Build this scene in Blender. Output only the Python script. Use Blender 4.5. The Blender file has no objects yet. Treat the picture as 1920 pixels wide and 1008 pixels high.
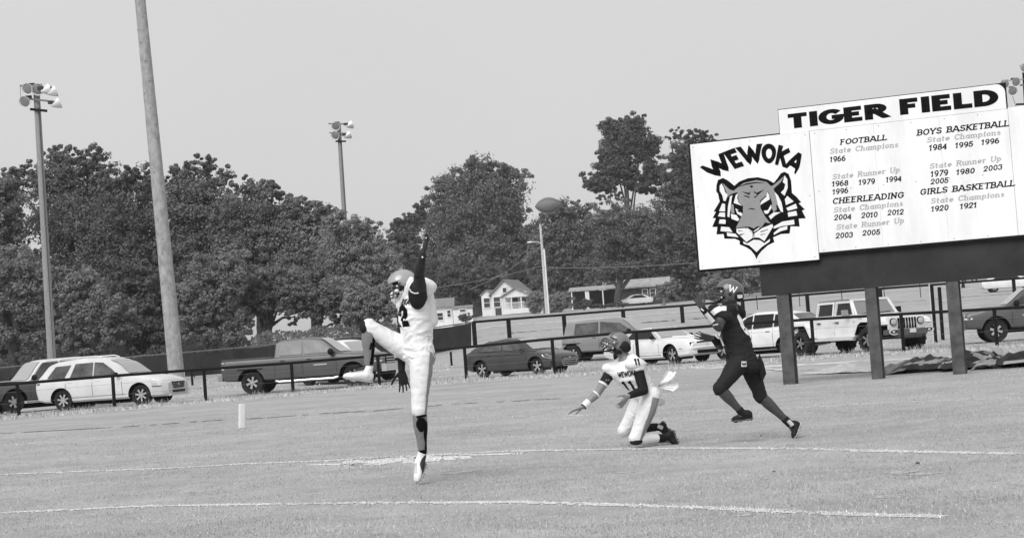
import bpy, bmesh, math, random
import numpy as np
from mathutils import Vector, Matrix, noise
from mathutils.bvhtree import BVHTree
R = math.radians
SC = bpy.context.scene
COL = SC.collection

# ------------------------------------------------------------ camera, sky, sun, exposure
F = 3300.0; H = 1.2
ROLL = R(4.2); PITCH = math.atan(137 / F)
CP = Vector((0, 0, H))
FW = Vector((0, math.cos(PITCH), math.sin(PITCH)))
R0 = Vector((1, 0, 0)); U0 = Vector((0, -math.sin(PITCH), math.cos(PITCH)))
IR = math.cos(ROLL) * R0 - math.sin(ROLL) * U0
IU = math.sin(ROLL) * R0 + math.cos(ROLL) * U0
cd = bpy.data.cameras.new('camera'); cam = bpy.data.objects.new('camera', cd); COL.objects.link(cam)
cd.sensor_width = 36; cd.lens = F / 1920 * 36; cd.clip_start = .1; cd.clip_end = 6000
m3 = Matrix((IR, IU, -FW)).transposed()
cam.matrix_world = Matrix.Translation(CP) @ m3.to_4x4()
SC.camera = cam

SUN_EL, SUN_AZ = R(46), R(208)          # azimuth measured clockwise from +y (north)
w = bpy.data.worlds.new('World'); SC.world = w; w.use_nodes = True
nt = w.node_tree; bg = nt.nodes['Background']
sky = nt.nodes.new('ShaderNodeTexSky'); sky.sky_type = 'NISHITA'; sky.sun_disc = False
sky.sun_elevation = SUN_EL; sky.sun_rotation = SUN_AZ
sky.air_density = 1.0; sky.dust_density = 6.0
bw = nt.nodes.new('ShaderNodeRGBToBW'); nt.links.new(sky.outputs[0], bw.inputs[0])
tc = nt.nodes.new('ShaderNodeTexCoord')
cl = nt.nodes.new('ShaderNodeTexNoise'); cl.inputs['Scale'].default_value = 1.6; cl.inputs['Detail'].default_value = 3
nt.links.new(tc.outputs['Generated'], cl.inputs['Vector'])
mr = nt.nodes.new('ShaderNodeMapRange'); nt.links.new(cl.outputs[0], mr.inputs[0])
mr.inputs[1].default_value = .3; mr.inputs[2].default_value = .7; mr.inputs[3].default_value = 8.0; mr.inputs[4].default_value = 8.9
mx = nt.nodes.new('ShaderNodeMix'); mx.data_type = 'FLOAT'; mx.inputs[0].default_value = .88
nt.links.new(bw.outputs[0], mx.inputs[2]); nt.links.new(mr.outputs[0], mx.inputs[3])
nt.links.new(mx.outputs[0], bg.inputs[0]); bg.inputs[1].default_value = 0.0512
sd = bpy.data.lights.new('sun', 'SUN'); sun = bpy.data.objects.new('sun', sd); COL.objects.link(sun)
sd.energy = 1.5; sd.angle = R(42); sd.color = (1, 1, 1)
sdir = Vector((math.sin(SUN_AZ) * math.cos(SUN_EL), math.cos(SUN_AZ) * math.cos(SUN_EL), math.sin(SUN_EL)))
sun.rotation_euler = sdir.to_track_quat('Z', 'Y').to_euler()
SC.view_settings.view_transform = 'Standard'; SC.view_settings.look = 'None'
SC.view_settings.gamma = 1; SC.view_settings.use_curve_mapping = False
SC.view_settings.exposure = 0.8

# ------------------------------------------------------------ pixel -> place
def ray(px, py):
    return FW + IR * ((px - 960) / F) + IU * ((504 - py) / F)
def P(px, py, d):
    r = ray(px, py); return CP + r * (d / r.y)
def G(px, py, z=0.0):
    r = ray(px, py); return CP + r * ((z - H) / r.z)
def smooth(a, b, x):
    t = min(1, max(0, (x - a) / (b - a))); return t * t * (3 - 2 * t)
LP = [(-100, 0), (67, 0), (80, .56), (92, .66), (130, .8), (200, 1.4), (330, 3.0), (500, 6), (800, 9), (4000, 12)]
RP = [(-100, 0), (70, 0), (84, .45), (115, 1.62), (160, 2.95), (230, 4.85), (330, 7.4), (500, 11.5), (800, 16), (4000, 20)]
def terr(x, y):
    a = np.interp(y, [p[0] for p in LP], [p[1] for p in LP]); b = np.interp(y, [p[0] for p in RP], [p[1] for p in RP])
    t = x / max(y, 8.)
    s = smooth(-.07, -.01, t)
    return float(a + (b - a) * s)
def TZ(px, py, d):                      # the point on the terrain under a pixel column at depth d
    p = P(px, py, d); return Vector((p.x, p.y, terr(p.x, p.y)))
def PX(v):                              # world -> photo pixel (for fitting only)
    q = Vector(v) - CP; f = q.dot(FW); return 960 + F * q.dot(IR) / f, 504 - F * q.dot(IU) / f

# ------------------------------------------------------------ materials
MC = {}
def M(name, c=.5, rough=.7, spec=.4, metal=0., ns=0., na=0., bump=0., bs=None, emit=0., stretch=None, isl=0., contrast=(.35, .65), trans=0.):
    if name in MC: return MC[name]
    m = bpy.data.materials.new(name); m.use_nodes = True; n = m.node_tree; b = n.nodes['Principled BSDF']
    b.inputs['Base Color'].default_value = (c, c, c, 1); b.inputs['Roughness'].default_value = rough
    b.inputs['Metallic'].default_value = metal; b.inputs['Specular IOR Level'].default_value = spec
    out = None
    if na or bump:
        t = n.nodes.new('ShaderNodeTexCoord'); mp = n.nodes.new('ShaderNodeMapping')
        n.links.new(t.outputs['Object'], mp.inputs[0])
        if stretch: mp.inputs['Scale'].default_value = stretch
    if na:
        x = n.nodes.new('ShaderNodeTexNoise'); x.inputs['Scale'].default_value = ns; x.inputs['Detail'].default_value = 6; x.inputs['Roughness'].default_value = .65
        n.links.new(mp.outputs[0], x.inputs['Vector'])
        r = n.nodes.new('ShaderNodeMapRange'); n.links.new(x.outputs[0], r.inputs[0])
        r.inputs[1].default_value, r.inputs[2].default_value = contrast
        r.inputs[3].default_value = c * (1 - na); r.inputs[4].default_value = min(.9, c * (1 + na))
        out = r.outputs[0]
    if isl:
        g = n.nodes.new('ShaderNodeNewGeometry'); r2 = n.nodes.new('ShaderNodeMapRange'); n.links.new(g.outputs['Random Per Island'], r2.inputs[0])
        r2.inputs[3].default_value = 1 - isl; r2.inputs[4].default_value = 1 + isl
        k = n.nodes.new('ShaderNodeMath'); k.operation = 'MULTIPLY'
        if out: n.links.new(out, k.inputs[0])
        else: k.inputs[0].default_value = c
        n.links.new(r2.outputs[0], k.inputs[1]); out = k.outputs[0]
    if out: n.links.new(out, b.inputs['Base Color'])
    if bump:
        x = n.nodes.new('ShaderNodeTexNoise'); x.inputs['Scale'].default_value = bs or ns or 20; x.inputs['Detail'].default_value = 5
        n.links.new(mp.outputs[0], x.inputs['Vector'])
        bb = n.nodes.new('ShaderNodeBump'); bb.inputs['Strength'].default_value = bump; bb.inputs['Distance'].default_value = .02
        n.links.new(x.outputs[0], bb.inputs['Height']); n.links.new(bb.outputs[0], b.inputs['Normal'])
    if emit:
        b.inputs['Emission Color'].default_value = (1, 1, 1, 1); b.inputs['Emission Strength'].default_value = emit
    if trans:
        tr = n.nodes.new('ShaderNodeBsdfTranslucent'); ms = n.nodes.new('ShaderNodeMixShader'); ms.inputs[0].default_value = trans
        if out: n.links.new(out, tr.inputs[0])
        else: tr.inputs[0].default_value = (c, c, c, 1)
        n.links.new(b.outputs[0], ms.inputs[1]); n.links.new(tr.outputs[0], ms.inputs[2]); n.links.new(ms.outputs[0], n.nodes['Material Output'].inputs[0])
    MC[name] = m; return m

# ------------------------------------------------------------ mesh builder
class MB:
    def __init__(s): s.v = []; s.f = []; s.m = []
    def add(s, vs, fs, mi=0):
        o = len(s.v); s.v += [Vector(v) for v in vs]; s.f += [tuple(i + o for i in f) for f in fs]; s.m += [mi] * len(fs); return s
    def box(s, c, size, rot=None, mi=0, taper=1.):
        c = Vector(c); h = Vector(size) * .5; vs = []
        for z in (-1, 1):
            k = taper if z > 0 else 1.
            for x, y in ((-1, -1), (1, -1), (1, 1), (-1, 1)):
                q = Vector((x * h.x * k, y * h.y * k, z * h.z))
                if rot is not None: q = rot @ q
                vs.append(c + q)
        return s.add(vs, [(3, 2, 1, 0), (4, 5, 6, 7), (0, 1, 5, 4), (1, 2, 6, 5), (2, 3, 7, 6), (3, 0, 4, 7)], mi)
    def beam(s, a, b, w, h, up=(0, 0, 1), mi=0):
        a = Vector(a); b = Vector(b); d = (b - a); L = d.length; d.normalize(); u = Vector(up); r = d.cross(u)
        if r.length < 1e-4: r = d.cross(Vector((1, 0, 0)))
        r.normalize(); u = r.cross(d).normalized()
        rot = Matrix((r, d, u)).transposed()
        return s.box((a + b) / 2, (w, L, h), rot, mi)
    def tube(s, pts, rad, n=8, mi=0, caps=True):
        pts = [Vector(p) for p in pts]; rad = rad if isinstance(rad, (list, tuple)) else [rad] * len(pts)
        up = None; vs = []; fs = []
        for i, p in enumerate(pts):
            d = (pts[min(i + 1, len(pts) - 1)] - pts[max(i - 1, 0)]).normalized()
            if up is None:
                up = d.orthogonal().normalized()
            up = (up - d * up.dot(d)).normalized(); r = d.cross(up)
            for k in range(n):
                a = 2 * math.pi * k / n; vs.append(p + (up * math.cos(a) + r * math.sin(a)) * rad[i])
        for i in range(len(pts) - 1):
            for k in range(n):
                fs.append((i * n + k, i * n + (k + 1) % n, (i + 1) * n + (k + 1) % n, (i + 1) * n + k))
        if caps: fs.append(tuple(reversed(range(n)))); fs.append(tuple(range((len(pts) - 1) * n, len(pts) * n)))
        return s.add(vs, fs, mi)
    def rings(s, rings, n=16, mi=0):                       # [(centre, axis_a, axis_b)]
        vs = []; fs = []
        for c, a, b in rings:
            for k in range(n):
                t = 2 * math.pi * k / n; vs.append(Vector(c) + Vector(a) * math.cos(t) + Vector(b) * math.sin(t))
        m = len(rings)
        for i in range(m - 1):
            for k in range(n): fs.append((i * n + k, i * n + (k + 1) % n, (i + 1) * n + (k + 1) % n, (i + 1) * n + k))
        fs.append(tuple(reversed(range(n)))); fs.append(tuple(range((m - 1) * n, m * n)))
        return s.add(vs, fs, mi)
    def ell(s, c, a, b, d, n=16, m=10, mi=0):              # ellipsoid with semi-axis vectors a, b, d
        c = Vector(c); a, b, d = Vector(a), Vector(b), Vector(d); vs = [c + d]; fs = []
        for i in range(1, m):
            t = math.pi * i / m
            for k in range(n):
                p = 2 * math.pi * k / n; vs.append(c + d * math.cos(t) + (a * math.cos(p) + b * math.sin(p)) * math.sin(t))
        vs.append(c - d)
        for k in range(n): fs.append((0, 1 + k, 1 + (k + 1) % n))
        for i in range(m - 2):
            for k in range(n):
                q = 1 + i * n; fs.append((q + k, q + n + k, q + n + (k + 1) % n, q + (k + 1) % n))
        q = 1 + (m - 2) * n
        for k in range(n): fs.append((q + k, len(vs) - 1, q + (k + 1) % n))
        return s.add(vs, fs, mi)
    def sph(s, c, r, n=14, m=9, mi=0): return s.ell(c, (r, 0, 0), (0, r, 0), (0, 0, r), n, m, mi)
    def prism(s, poly, d, mi=0):                           # planar 3D polygon extruded by vector d
        n = len(poly); p = [Vector(q) for q in poly]; d = Vector(d)
        return s.add(p + [q + d for q in p], [tuple(reversed(range(n))), tuple(range(n, 2 * n))] + [(k, (k + 1) % n, n + (k + 1) % n, n + k) for k in range(n)], mi)
    def lathe(s, c, ax, prof, n=24, mi=0):                 # prof [(along, radius)]
        ax = Vector(ax).normalized(); u = ax.orthogonal().normalized(); r = ax.cross(u)
        return s.rings([(Vector(c) + ax * a, u * q, r * q) for a, q in prof], n, mi)

def build(name, mb, mats, parent=None, smooth_deg=None, world=False, label=None, kind=None, merge=False):
    me = bpy.data.meshes.new(name)
    vs = mb.v
    if world and parent is not None:
        root = parent
        while root.parent: root = root.parent
        bpy.context.view_layer.update() if False else None
        inv = (Matrix.Translation(root.location) @ root.rotation_euler.to_matrix().to_4x4()).inverted()
        vs = [inv @ v for v in vs]
    me.from_pydata([tuple(v) for v in vs], [], mb.f)
    if not isinstance(mats, (list, tuple)): mats = [mats]
    for q in mats: me.materials.append(q)
    if len(mats) > 1: me.polygons.foreach_set('material_index', mb.m)
    bm = bmesh.new(); bm.from_mesh(me)
    if merge: bmesh.ops.remove_doubles(bm, verts=bm.verts, dist=.0005)
    bmesh.ops.recalc_face_normals(bm, faces=bm.faces); bm.to_mesh(me); bm.free()
    if smooth_deg:
        me.shade_smooth(); me.set_sharp_from_angle(angle=R(smooth_deg))
    o = bpy.data.objects.new(name, me); COL.objects.link(o)
    if parent is not None: o.parent = parent
    if label: o['label'] = label
    if kind: o['kind'] = kind
    return o
def raw(name, verts, faces, mats, parent=None, kind=None, mi=None):
    me = bpy.data.meshes.new(name); V = np.asarray(verts, dtype=np.float32).reshape(-1, 3); Fa = np.asarray(faces, dtype=np.int32)
    k = Fa.shape[1]; me.vertices.add(len(V)); me.vertices.foreach_set('co', V.ravel())
    me.loops.add(Fa.size); me.loops.foreach_set('vertex_index', Fa.ravel()); me.polygons.add(len(Fa))
    me.polygons.foreach_set('loop_start', np.arange(0, Fa.size, k, dtype=np.int32))
    if not isinstance(mats, (list, tuple)): mats = [mats]
    for q in mats: me.materials.append(q)
    if mi is not None: me.polygons.foreach_set('material_index', np.asarray(mi, dtype=np.int32))
    me.update(calc_edges=True)
    o = bpy.data.objects.new(name, me); COL.objects.link(o)
    if parent is not None: o.parent = parent
    if kind: o['kind'] = kind
    return o
def thing(name, label, cat, loc=(0, 0, 0), rz=0., group=None):
    o = bpy.data.objects.new(name, None); COL.objects.link(o); o.location = loc; o.rotation_euler = (0, 0, rz)
    o.empty_display_size = .2; o['label'] = label; o['category'] = cat
    if group: o['group'] = group
    return o
def tag(o, label, cat, group=None):
    o['label'] = label; o['category'] = cat
    if group: o['group'] = group
    return o
RNG = np.random.default_rng(7); random.seed(7)
def lerp(a, b, t): return a + (b - a) * t
# ------------------------------------------------------------ ground
def grass_mat(name, c, f=1.):
    m = bpy.data.materials.new(name); m.use_nodes = True; n = m.node_tree; b = n.nodes['Principled BSDF']
    b.inputs['Roughness'].default_value = .9; b.inputs['Specular IOR Level'].default_value = .15
    t = n.nodes.new('ShaderNodeTexCoord')
    def nz(scale, lo, hi, a, z, det=5, st=None):
        x = n.nodes.new('ShaderNodeTexNoise'); x.inputs['Scale'].default_value = scale; x.inputs['Detail'].default_value = det; x.inputs['Roughness'].default_value = .7
        mp = n.nodes.new('ShaderNodeMapping'); n.links.new(t.outputs['Object'], mp.inputs[0])
        if st: mp.inputs['Scale'].default_value = st
        n.links.new(mp.outputs[0], x.inputs['Vector'])
        r = n.nodes.new('ShaderNodeMapRange'); n.links.new(x.outputs[0], r.inputs[0])
        for i, q in zip((1, 2, 3, 4), (lo, hi, a, z)): r.inputs[i].default_value = q
        return r.outputs[0]
    def mul(a, bb):
        k = n.nodes.new('ShaderNodeMath'); k.operation = 'MULTIPLY'; n.links.new(a, k.inputs[0]); n.links.new(bb, k.inputs[1]); return k.outputs[0]
    o = mul(nz(.35, .3, .7, c * .80, c * 1.16, 6), nz(2.2, .3, .62, .84, 1.06, 6))
    o = mul(o, nz(30, .25, .75, .62, 1.3, 8)); o = mul(o, nz(6, .28, .4, .72, 1., 3, (1, .5, 1)))
    n.links.new(o, b.inputs['Base Color'])
    x = n.nodes.new('ShaderNodeTexNoise'); x.inputs['Scale'].default_value = 45; x.inputs['Detail'].default_value = 6
    n.links.new(t.outputs['Object'], x.inputs['Vector'])
    bb = n.nodes.new('ShaderNodeBump'); bb.inputs['Strength'].default_value = .6; bb.inputs['Distance'].default_value = .03
    n.links.new(x.outputs[0], bb.inputs['Height']); n.links.new(bb.outputs[0], b.inputs['Normal'])
    return m
GR = grass_mat('mown_grass', .40)
ys = np.concatenate([np.arange(-12, 60, 3), np.arange(60, 130, 2.0), np.geomspace(130, 3500, 44)])
xs = np.sinh(np.linspace(-5.2, 5.2, 121)) * 14
V = []; Fc = []
for j, y in enumerate(ys):
    for x in xs:
        z = terr(x, y)
        if y > 68: z += .05 * noise.noise(Vector((x * .15, y * .15, 0)))
        V.append((x, y, z))
nx = len(xs)
for j in range(len(ys) - 1):
    for i in range(nx - 1): Fc.append((j * nx + i, j * nx + i + 1, (j + 1) * nx + i + 1, (j + 1) * nx + i))
g = raw('grass_ground', V, Fc, GR, kind='structure'); g.data.shade_smooth()

# mown turf blades on the field, thinning out with distance
def blades(name, n, ymin, ymax, zfun, mat, hmin, hmax, width, xlim=None, keep=None, power=2.0, kind='stuff', lean=.6):
    u = RNG.random(n)
    y = 1 / ((1 / ymin) * (1 - u) + (1 / ymax) * u) if power == 2.0 else ymin + (ymax - ymin) * u
    x = (RNG.random(n) * 2 - 1) * (y * .31 + 1.2) if xlim is None else xlim[0] + RNG.random(n) * (xlim[1] - xlim[0])
    if keep is not None:
        k = keep(x, y); x = x[k]; y = y[k]; n = len(x)
    h = (hmin + (hmax - hmin) * RNG.random(n)) * (.7 + .6 * RNG.random(n))
    w_ = width * (.6 + .8 * RNG.random(n)) * np.maximum(1, y / 16)
    a = RNG.random(n) * np.pi; z = zfun(x, y)
    dx = np.cos(a) * w_ / 2; dy = np.sin(a) * w_ / 2
    lx = (RNG.random(n) - .5) * lean * h * 2; ly = (RNG.random(n) - .5) * lean * h * 2
    A = np.stack([x - dx, y - dy, z - .003], 1); B = np.stack([x + dx, y + dy, z - .003], 1); Cc = np.stack([x + lx, y + ly, z + h], 1)
    vv = np.stack([A, B, Cc], 1).reshape(-1, 3); ff = np.arange(n * 3).reshape(-1, 3)
    return raw(name, vv, ff, mat, kind=kind)
flat0 = lambda x, y: np.zeros_like(x)
def patch_keep(x, y):
    a = np.sin(x * 1.7 + 2 * np.sin(y * .9)) + np.sin(y * 2.3 + 1.4 * np.sin(x * .7)) + np.sin(x * 5.1 + y * 3.3) * .5
    return RNG.random(len(x)) < np.clip(.75 + .25 * a, .25, 1)
GB = M('grass_blade', .41, .8, .2, isl=.16, ns=.55, na=.2)
GD = M('grass_blade_dry', .51, .85, .15, isl=.13, ns=.4, na=.16)
GK = M('grass_blade_deep', .34, .8, .2, isl=.2)
tag_kind = blades('turf_grass', 150000, 9.2, 40, flat0, GB, .008, .018, .009, keep=patch_keep)
blades('dry_grass', 45000, 9.2, 40, flat0, GD, .008, .02, .009, keep=patch_keep)
blades('weed_grass', 30000, 9.2, 45, flat0, GK, .008, .02, .010, keep=lambda x, y: (np.sin(x * 2.1 + 3 * np.sin(y * .6)) + np.sin(y * 1.9 + x) + np.sin(x * 7 + y * 4) > 1.5))

# painted lines: a broken chalk ribbon plus whitened blades
WP = M('line_paint', .66, .9, .1, ns=25, na=.25)
WB = M('painted_blade', .72, .9, .1, isl=.12)
def chalk(name, pix, wpx, density, cover=.8, blades_n=0, label=None):
    pts = [G(*q) for q in pix]; out = []; 
    # resample
    path = []
    for a, b in zip(pts[:-1], pts[1:]):
        k = max(2, int((b - a).length / .05))
        for i in range(k): path.append(a.lerp(b, i / k))
    mb_v = []; mb_f = []; bv = []
    for i in range(len(path) - 1):
        a, b = path[i], path[i + 1]; t = (b - a).normalized(); nrm = Vector((-t.y, t.x, 0)); wob = .02 * noise.noise(Vector((a.x * .8, a.y * .8, 3)))
        W = wpx / 2
        dens = cover + .5 * noise.noise(Vector((a.x * 1.3, a.y * 1.3, 7.))) + .2 * noise.noise(Vector((a.x * 6, a.y * 6, 7.)))
        for c in range(5):
            o0 = -W + 2 * W * c / 5; o1 = -W + 2 * W * (c + 1) / 5; edge = .25 if c in (0, 4) else 0
            if random.random() < dens - edge:
                j = lambda: random.uniform(-.006, .006)
                q = len(mb_v)
                for pp, oo in ((a, o0), (b, o0), (b, o1), (a, o1)):
                    mb_v.append((pp.x + nrm.x * (oo + wob) + j(), pp.y + nrm.y * (oo + wob) + j(), .004 + .0))
                mb_f.append((q, q + 1, q + 2, q + 3))
        for _ in range(int(density * max(0, dens) + random.random())):
            s_ = random.gauss(0, W * .6); p0 = a.lerp(b, random.random()) + nrm * (s_ + wob); h = random.uniform(.005, .015); an = random.random() * 3.14; ww = .006 * max(1, p0.y / 14)
            q = len(bv); bv += [(p0.x - math.cos(an) * ww, p0.y - math.sin(an) * ww, 0), (p0.x + math.cos(an) * ww, p0.y + math.sin(an) * ww, 0), (p0.x + random.uniform(-.02, .02), p0.y + random.uniform(-.02, .02), h)]
    o = raw(name, mb_v, mb_f, WP, kind='structure')
    if bv: raw('painted_grass', bv, np.arange(len(bv)).reshape(-1, 3), WB, kind='stuff')
    return o
chalk('yard_line', [(-60, 966), (0, 961), (120, 956), (250, 949), (420, 946), (640, 943), (960, 941), (1180, 947), (1300, 951), (1500, 960), (1640, 965), (1790, 968)], .15, 13, .9)
chalk('yard_line', [(-60, 894), (0, 889), (160, 883), (330, 877), (460, 869), (600, 864), (760, 855), (960, 845), (1150, 842), (1300, 840), (1500, 841), (1640, 845), (1780, 848), (1960, 851)], .17, 9, .85)
chalk('end_line', [(-60, 839), (0, 834), (160, 826), (320, 812), (520, 801)], .16, 2, .36)
chalk('end_line', [(820, 785), (960, 781), (1100, 778), (1500, 764), (1700, 753), (1960, 744)], .16, 2, .42)
chalk('yard_number', [(618, 872), (640, 869), (680, 866), (760, 863), (830, 858), (880, 854), (906, 850)], .95, 80, 1.15)
chalk('yard_number', [(664, 860), (720, 857), (780, 856), (800, 855)], .25, 24, .9)

# dark worn edge where the field meets the track verge
DM = M('bare_soil', .12, .95, .1, ns=3, na=.5)
def strip(name, pix, w0, mat, z=.006, cover=1., zf=None, kind='structure'):
    pts = [G(*q) if len(q) == 2 else TZ(*q) for q in pix]; path = []
    for a, b in zip(pts[:-1], pts[1:]):
        k = max(2, int((b - a).length / .12))
        for i in range(k): path.append(a.lerp(b, i / k))
    vv = []; ff = []
    for i in range(len(path) - 1):
        a, b = path[i], path[i + 1]; t = (b - a).normalized(); nr = Vector((-t.y, t.x, 0))
        if random.random() > cover + .6 * noise.noise(a * .5): continue
        w1 = w0 * (1 + .5 * noise.noise(a * 1.5)); w2 = w0 * (1 + .5 * noise.noise(b * 1.5)); q = len(vv)
        for pp, oo in ((a, -w1 / 2), (b, -w2 / 2), (b, w2 / 2), (a, w1 / 2)):
            X, Y = pp.x + nr.x * oo, pp.y + nr.y * oo; vv.append((X, Y, terr(X, Y) + z))
        ff.append((q, q + 1, q + 2, q + 3))
    return raw(name, vv, ff, mat, kind=kind)
strip('soil_edge', [(-40, 815), (60, 809), (230, 800), (400, 788), (500, 783)], .28, DM, cover=.75)
strip('soil_edge', [(500, 783), (600, 775), (700, 770), (850, 757), (960, 752), (1060, 746)], .22, DM, cover=.5)
# pale worn verge beside the near fence and the gravel of the drive
PV = M('dry_verge', .56, .95, .1, ns=4, na=.22)
strip('dry_verge', [(-40, 786), (200, 772), (420, 752), (700, 727), (860, 712)], .7, PV, cover=.55)
strip('dry_verge', [(860, 713), (1050, 701), (1300, 688), (1500, 694)], .8, PV, cover=.7)
strip('gravel_drive', [(1380, 689), (1500, 684), (1640, 676), (1800, 668), (1960, 660)], 1.6, PV, cover=.85)
strip('gravel_drive', [(1380, 697), (1500, 695), (1560, 692)], .8, PV, cover=.8)
PR = M('pale_road', .62, .9, .2, ns=2, na=.12)
strip('farm_track', [(870, 596, 150), (940, 597, 150), (1050, 592, 150), (1200, 586, 150), (1380, 575, 150)], 2.0, PR, z=.02)
strip('farm_track', [(1560, 576, 165), (1700, 567, 165), (1760, 563, 165), (1870, 558, 165), (1960, 552, 165)], 2.0, PR, z=.02)
strip('house_road', [(780, 600, 215), (880, 594, 215), (1010, 588, 215), (1150, 582, 216)], 1.6, PR, z=.02)
strip('ditch', [(880, 622, 122), (1000, 619, 123), (1100, 617, 124), (1300, 602, 125), (1480, 590, 126)], 1.2, DM, z=.02, cover=.6)
strip('ditch', [(1560, 590, 128), (1750, 578, 130), (1960, 566, 130)], 1.0, DM, z=.02, cover=.6)
# divots and clods scattered on the turf
def clod(px, py, s, label):
    p = G(px, py); mb = MB(); mb.ell(p + Vector((0, 0, s * .3)), (s, 0, 0), (0, s * .7, 0), (0, 0, s * .55), 9, 6)
    mb.v = [v + Vector((1, .5, .3)) * .35 * s * noise.noise(v * 30) for v in mb.v]
    o = build('soil_clod', mb, DM); tag(o, label, 'clod', 'clods of soil on the turf')
clod(1721, 869, .022, 'dark clod of soil on the open grass right of the runner')
clod(1452, 884, .016, 'tiny dark clod between the two yard lines')
clod(1427, 817, .016, 'tiny clod beside the rear foot of the running player')
for a in range(24):
    px = random.uniform(30, 1890); py = random.uniform(800, 995)
    p = G(px, py); ln = random.uniform(.04, .2)
    vv = [];
    for k in range(14):
        t = 2 * math.pi * k / 14; rr = 1 + .45 * noise.noise(Vector((a * 3.1, math.cos(t), math.sin(t))))
        vv.append((p.x + math.cos(t) * ln * rr, p.y + math.sin(t) * ln * .8 * rr, .0015 + a * .00008))
    DV = M('worn_turf', .38, .95, .1, ns=14, na=.45)
    o = build('worn_patch', MB().add(vv, [tuple(range(14))]), DV, kind='structure')
# long pale grass along the near fence
fl = [(-60, 788), (36, 781), (215, 766), (386, 751), (550, 738), (712, 724), (875, 712), (1040, 703), (1198, 693), (1365, 682), (1527, 670), (1695, 660), (1870, 650), (1990, 643)]
FP = [G(*q) for q in fl]
def fence_tufts(name, n, mat, hmax, spread, pts, wd=.012, off=0., zf=None):
    k = np.array([[p.x, p.y] for p in pts]); seg = RNG.integers(0, len(pts) - 1, n); t = RNG.random(n)
    x = k[seg, 0] * (1 - t) + k[seg + 1, 0] * t; y = k[seg, 1] * (1 - t) + k[seg + 1, 1] * t + RNG.normal(0, spread, n) + off
    cl_ = np.sin(x * 3.1) + np.sin(x * 7.7 + 1) + np.sin(x * 1.3)
    kp = RNG.random(n) < np.clip(.5 + .3 * cl_, .08, 1); x = x[kp]; y = y[kp]; n = len(x)
    h = hmax * (.3 + .7 * RNG.random(n)); a = RNG.random(n) * 3.14; dx = np.cos(a) * wd; dy = np.sin(a) * wd
    z = np.array([terr(a_, b_) for a_, b_ in zip(x, y)]) if zf else np.zeros(n)
    A = np.stack([x - dx, y - dy, z - .01], 1); B = np.stack([x + dx, y + dy, z - .01], 1); Cc = np.stack([x + RNG.normal(0, .3, n) * h, y + RNG.normal(0, .3, n) * h, z + h], 1)
    raw(name, np.stack([A, B, Cc], 1).reshape(-1, 3), np.arange(3 * n).reshape(-1, 3), mat, kind='stuff')
fence_tufts('long_grass', 22000, GD, .11, .35, FP, .022)
fence_tufts('long_grass', 5000, GB, .26, .12, FP, .016)
fence_tufts('long_grass', 9000, GD, .12, .8, FP, .03, off=-2.2)
mid = [Vector((x, y, 0)) for x, y in ((-30, 72), (-10, 74), (5, 74), (30, 72))]
fence_tufts('long_grass', 9000, GD, .08, 3.5, mid, .04, zf=True)
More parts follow.
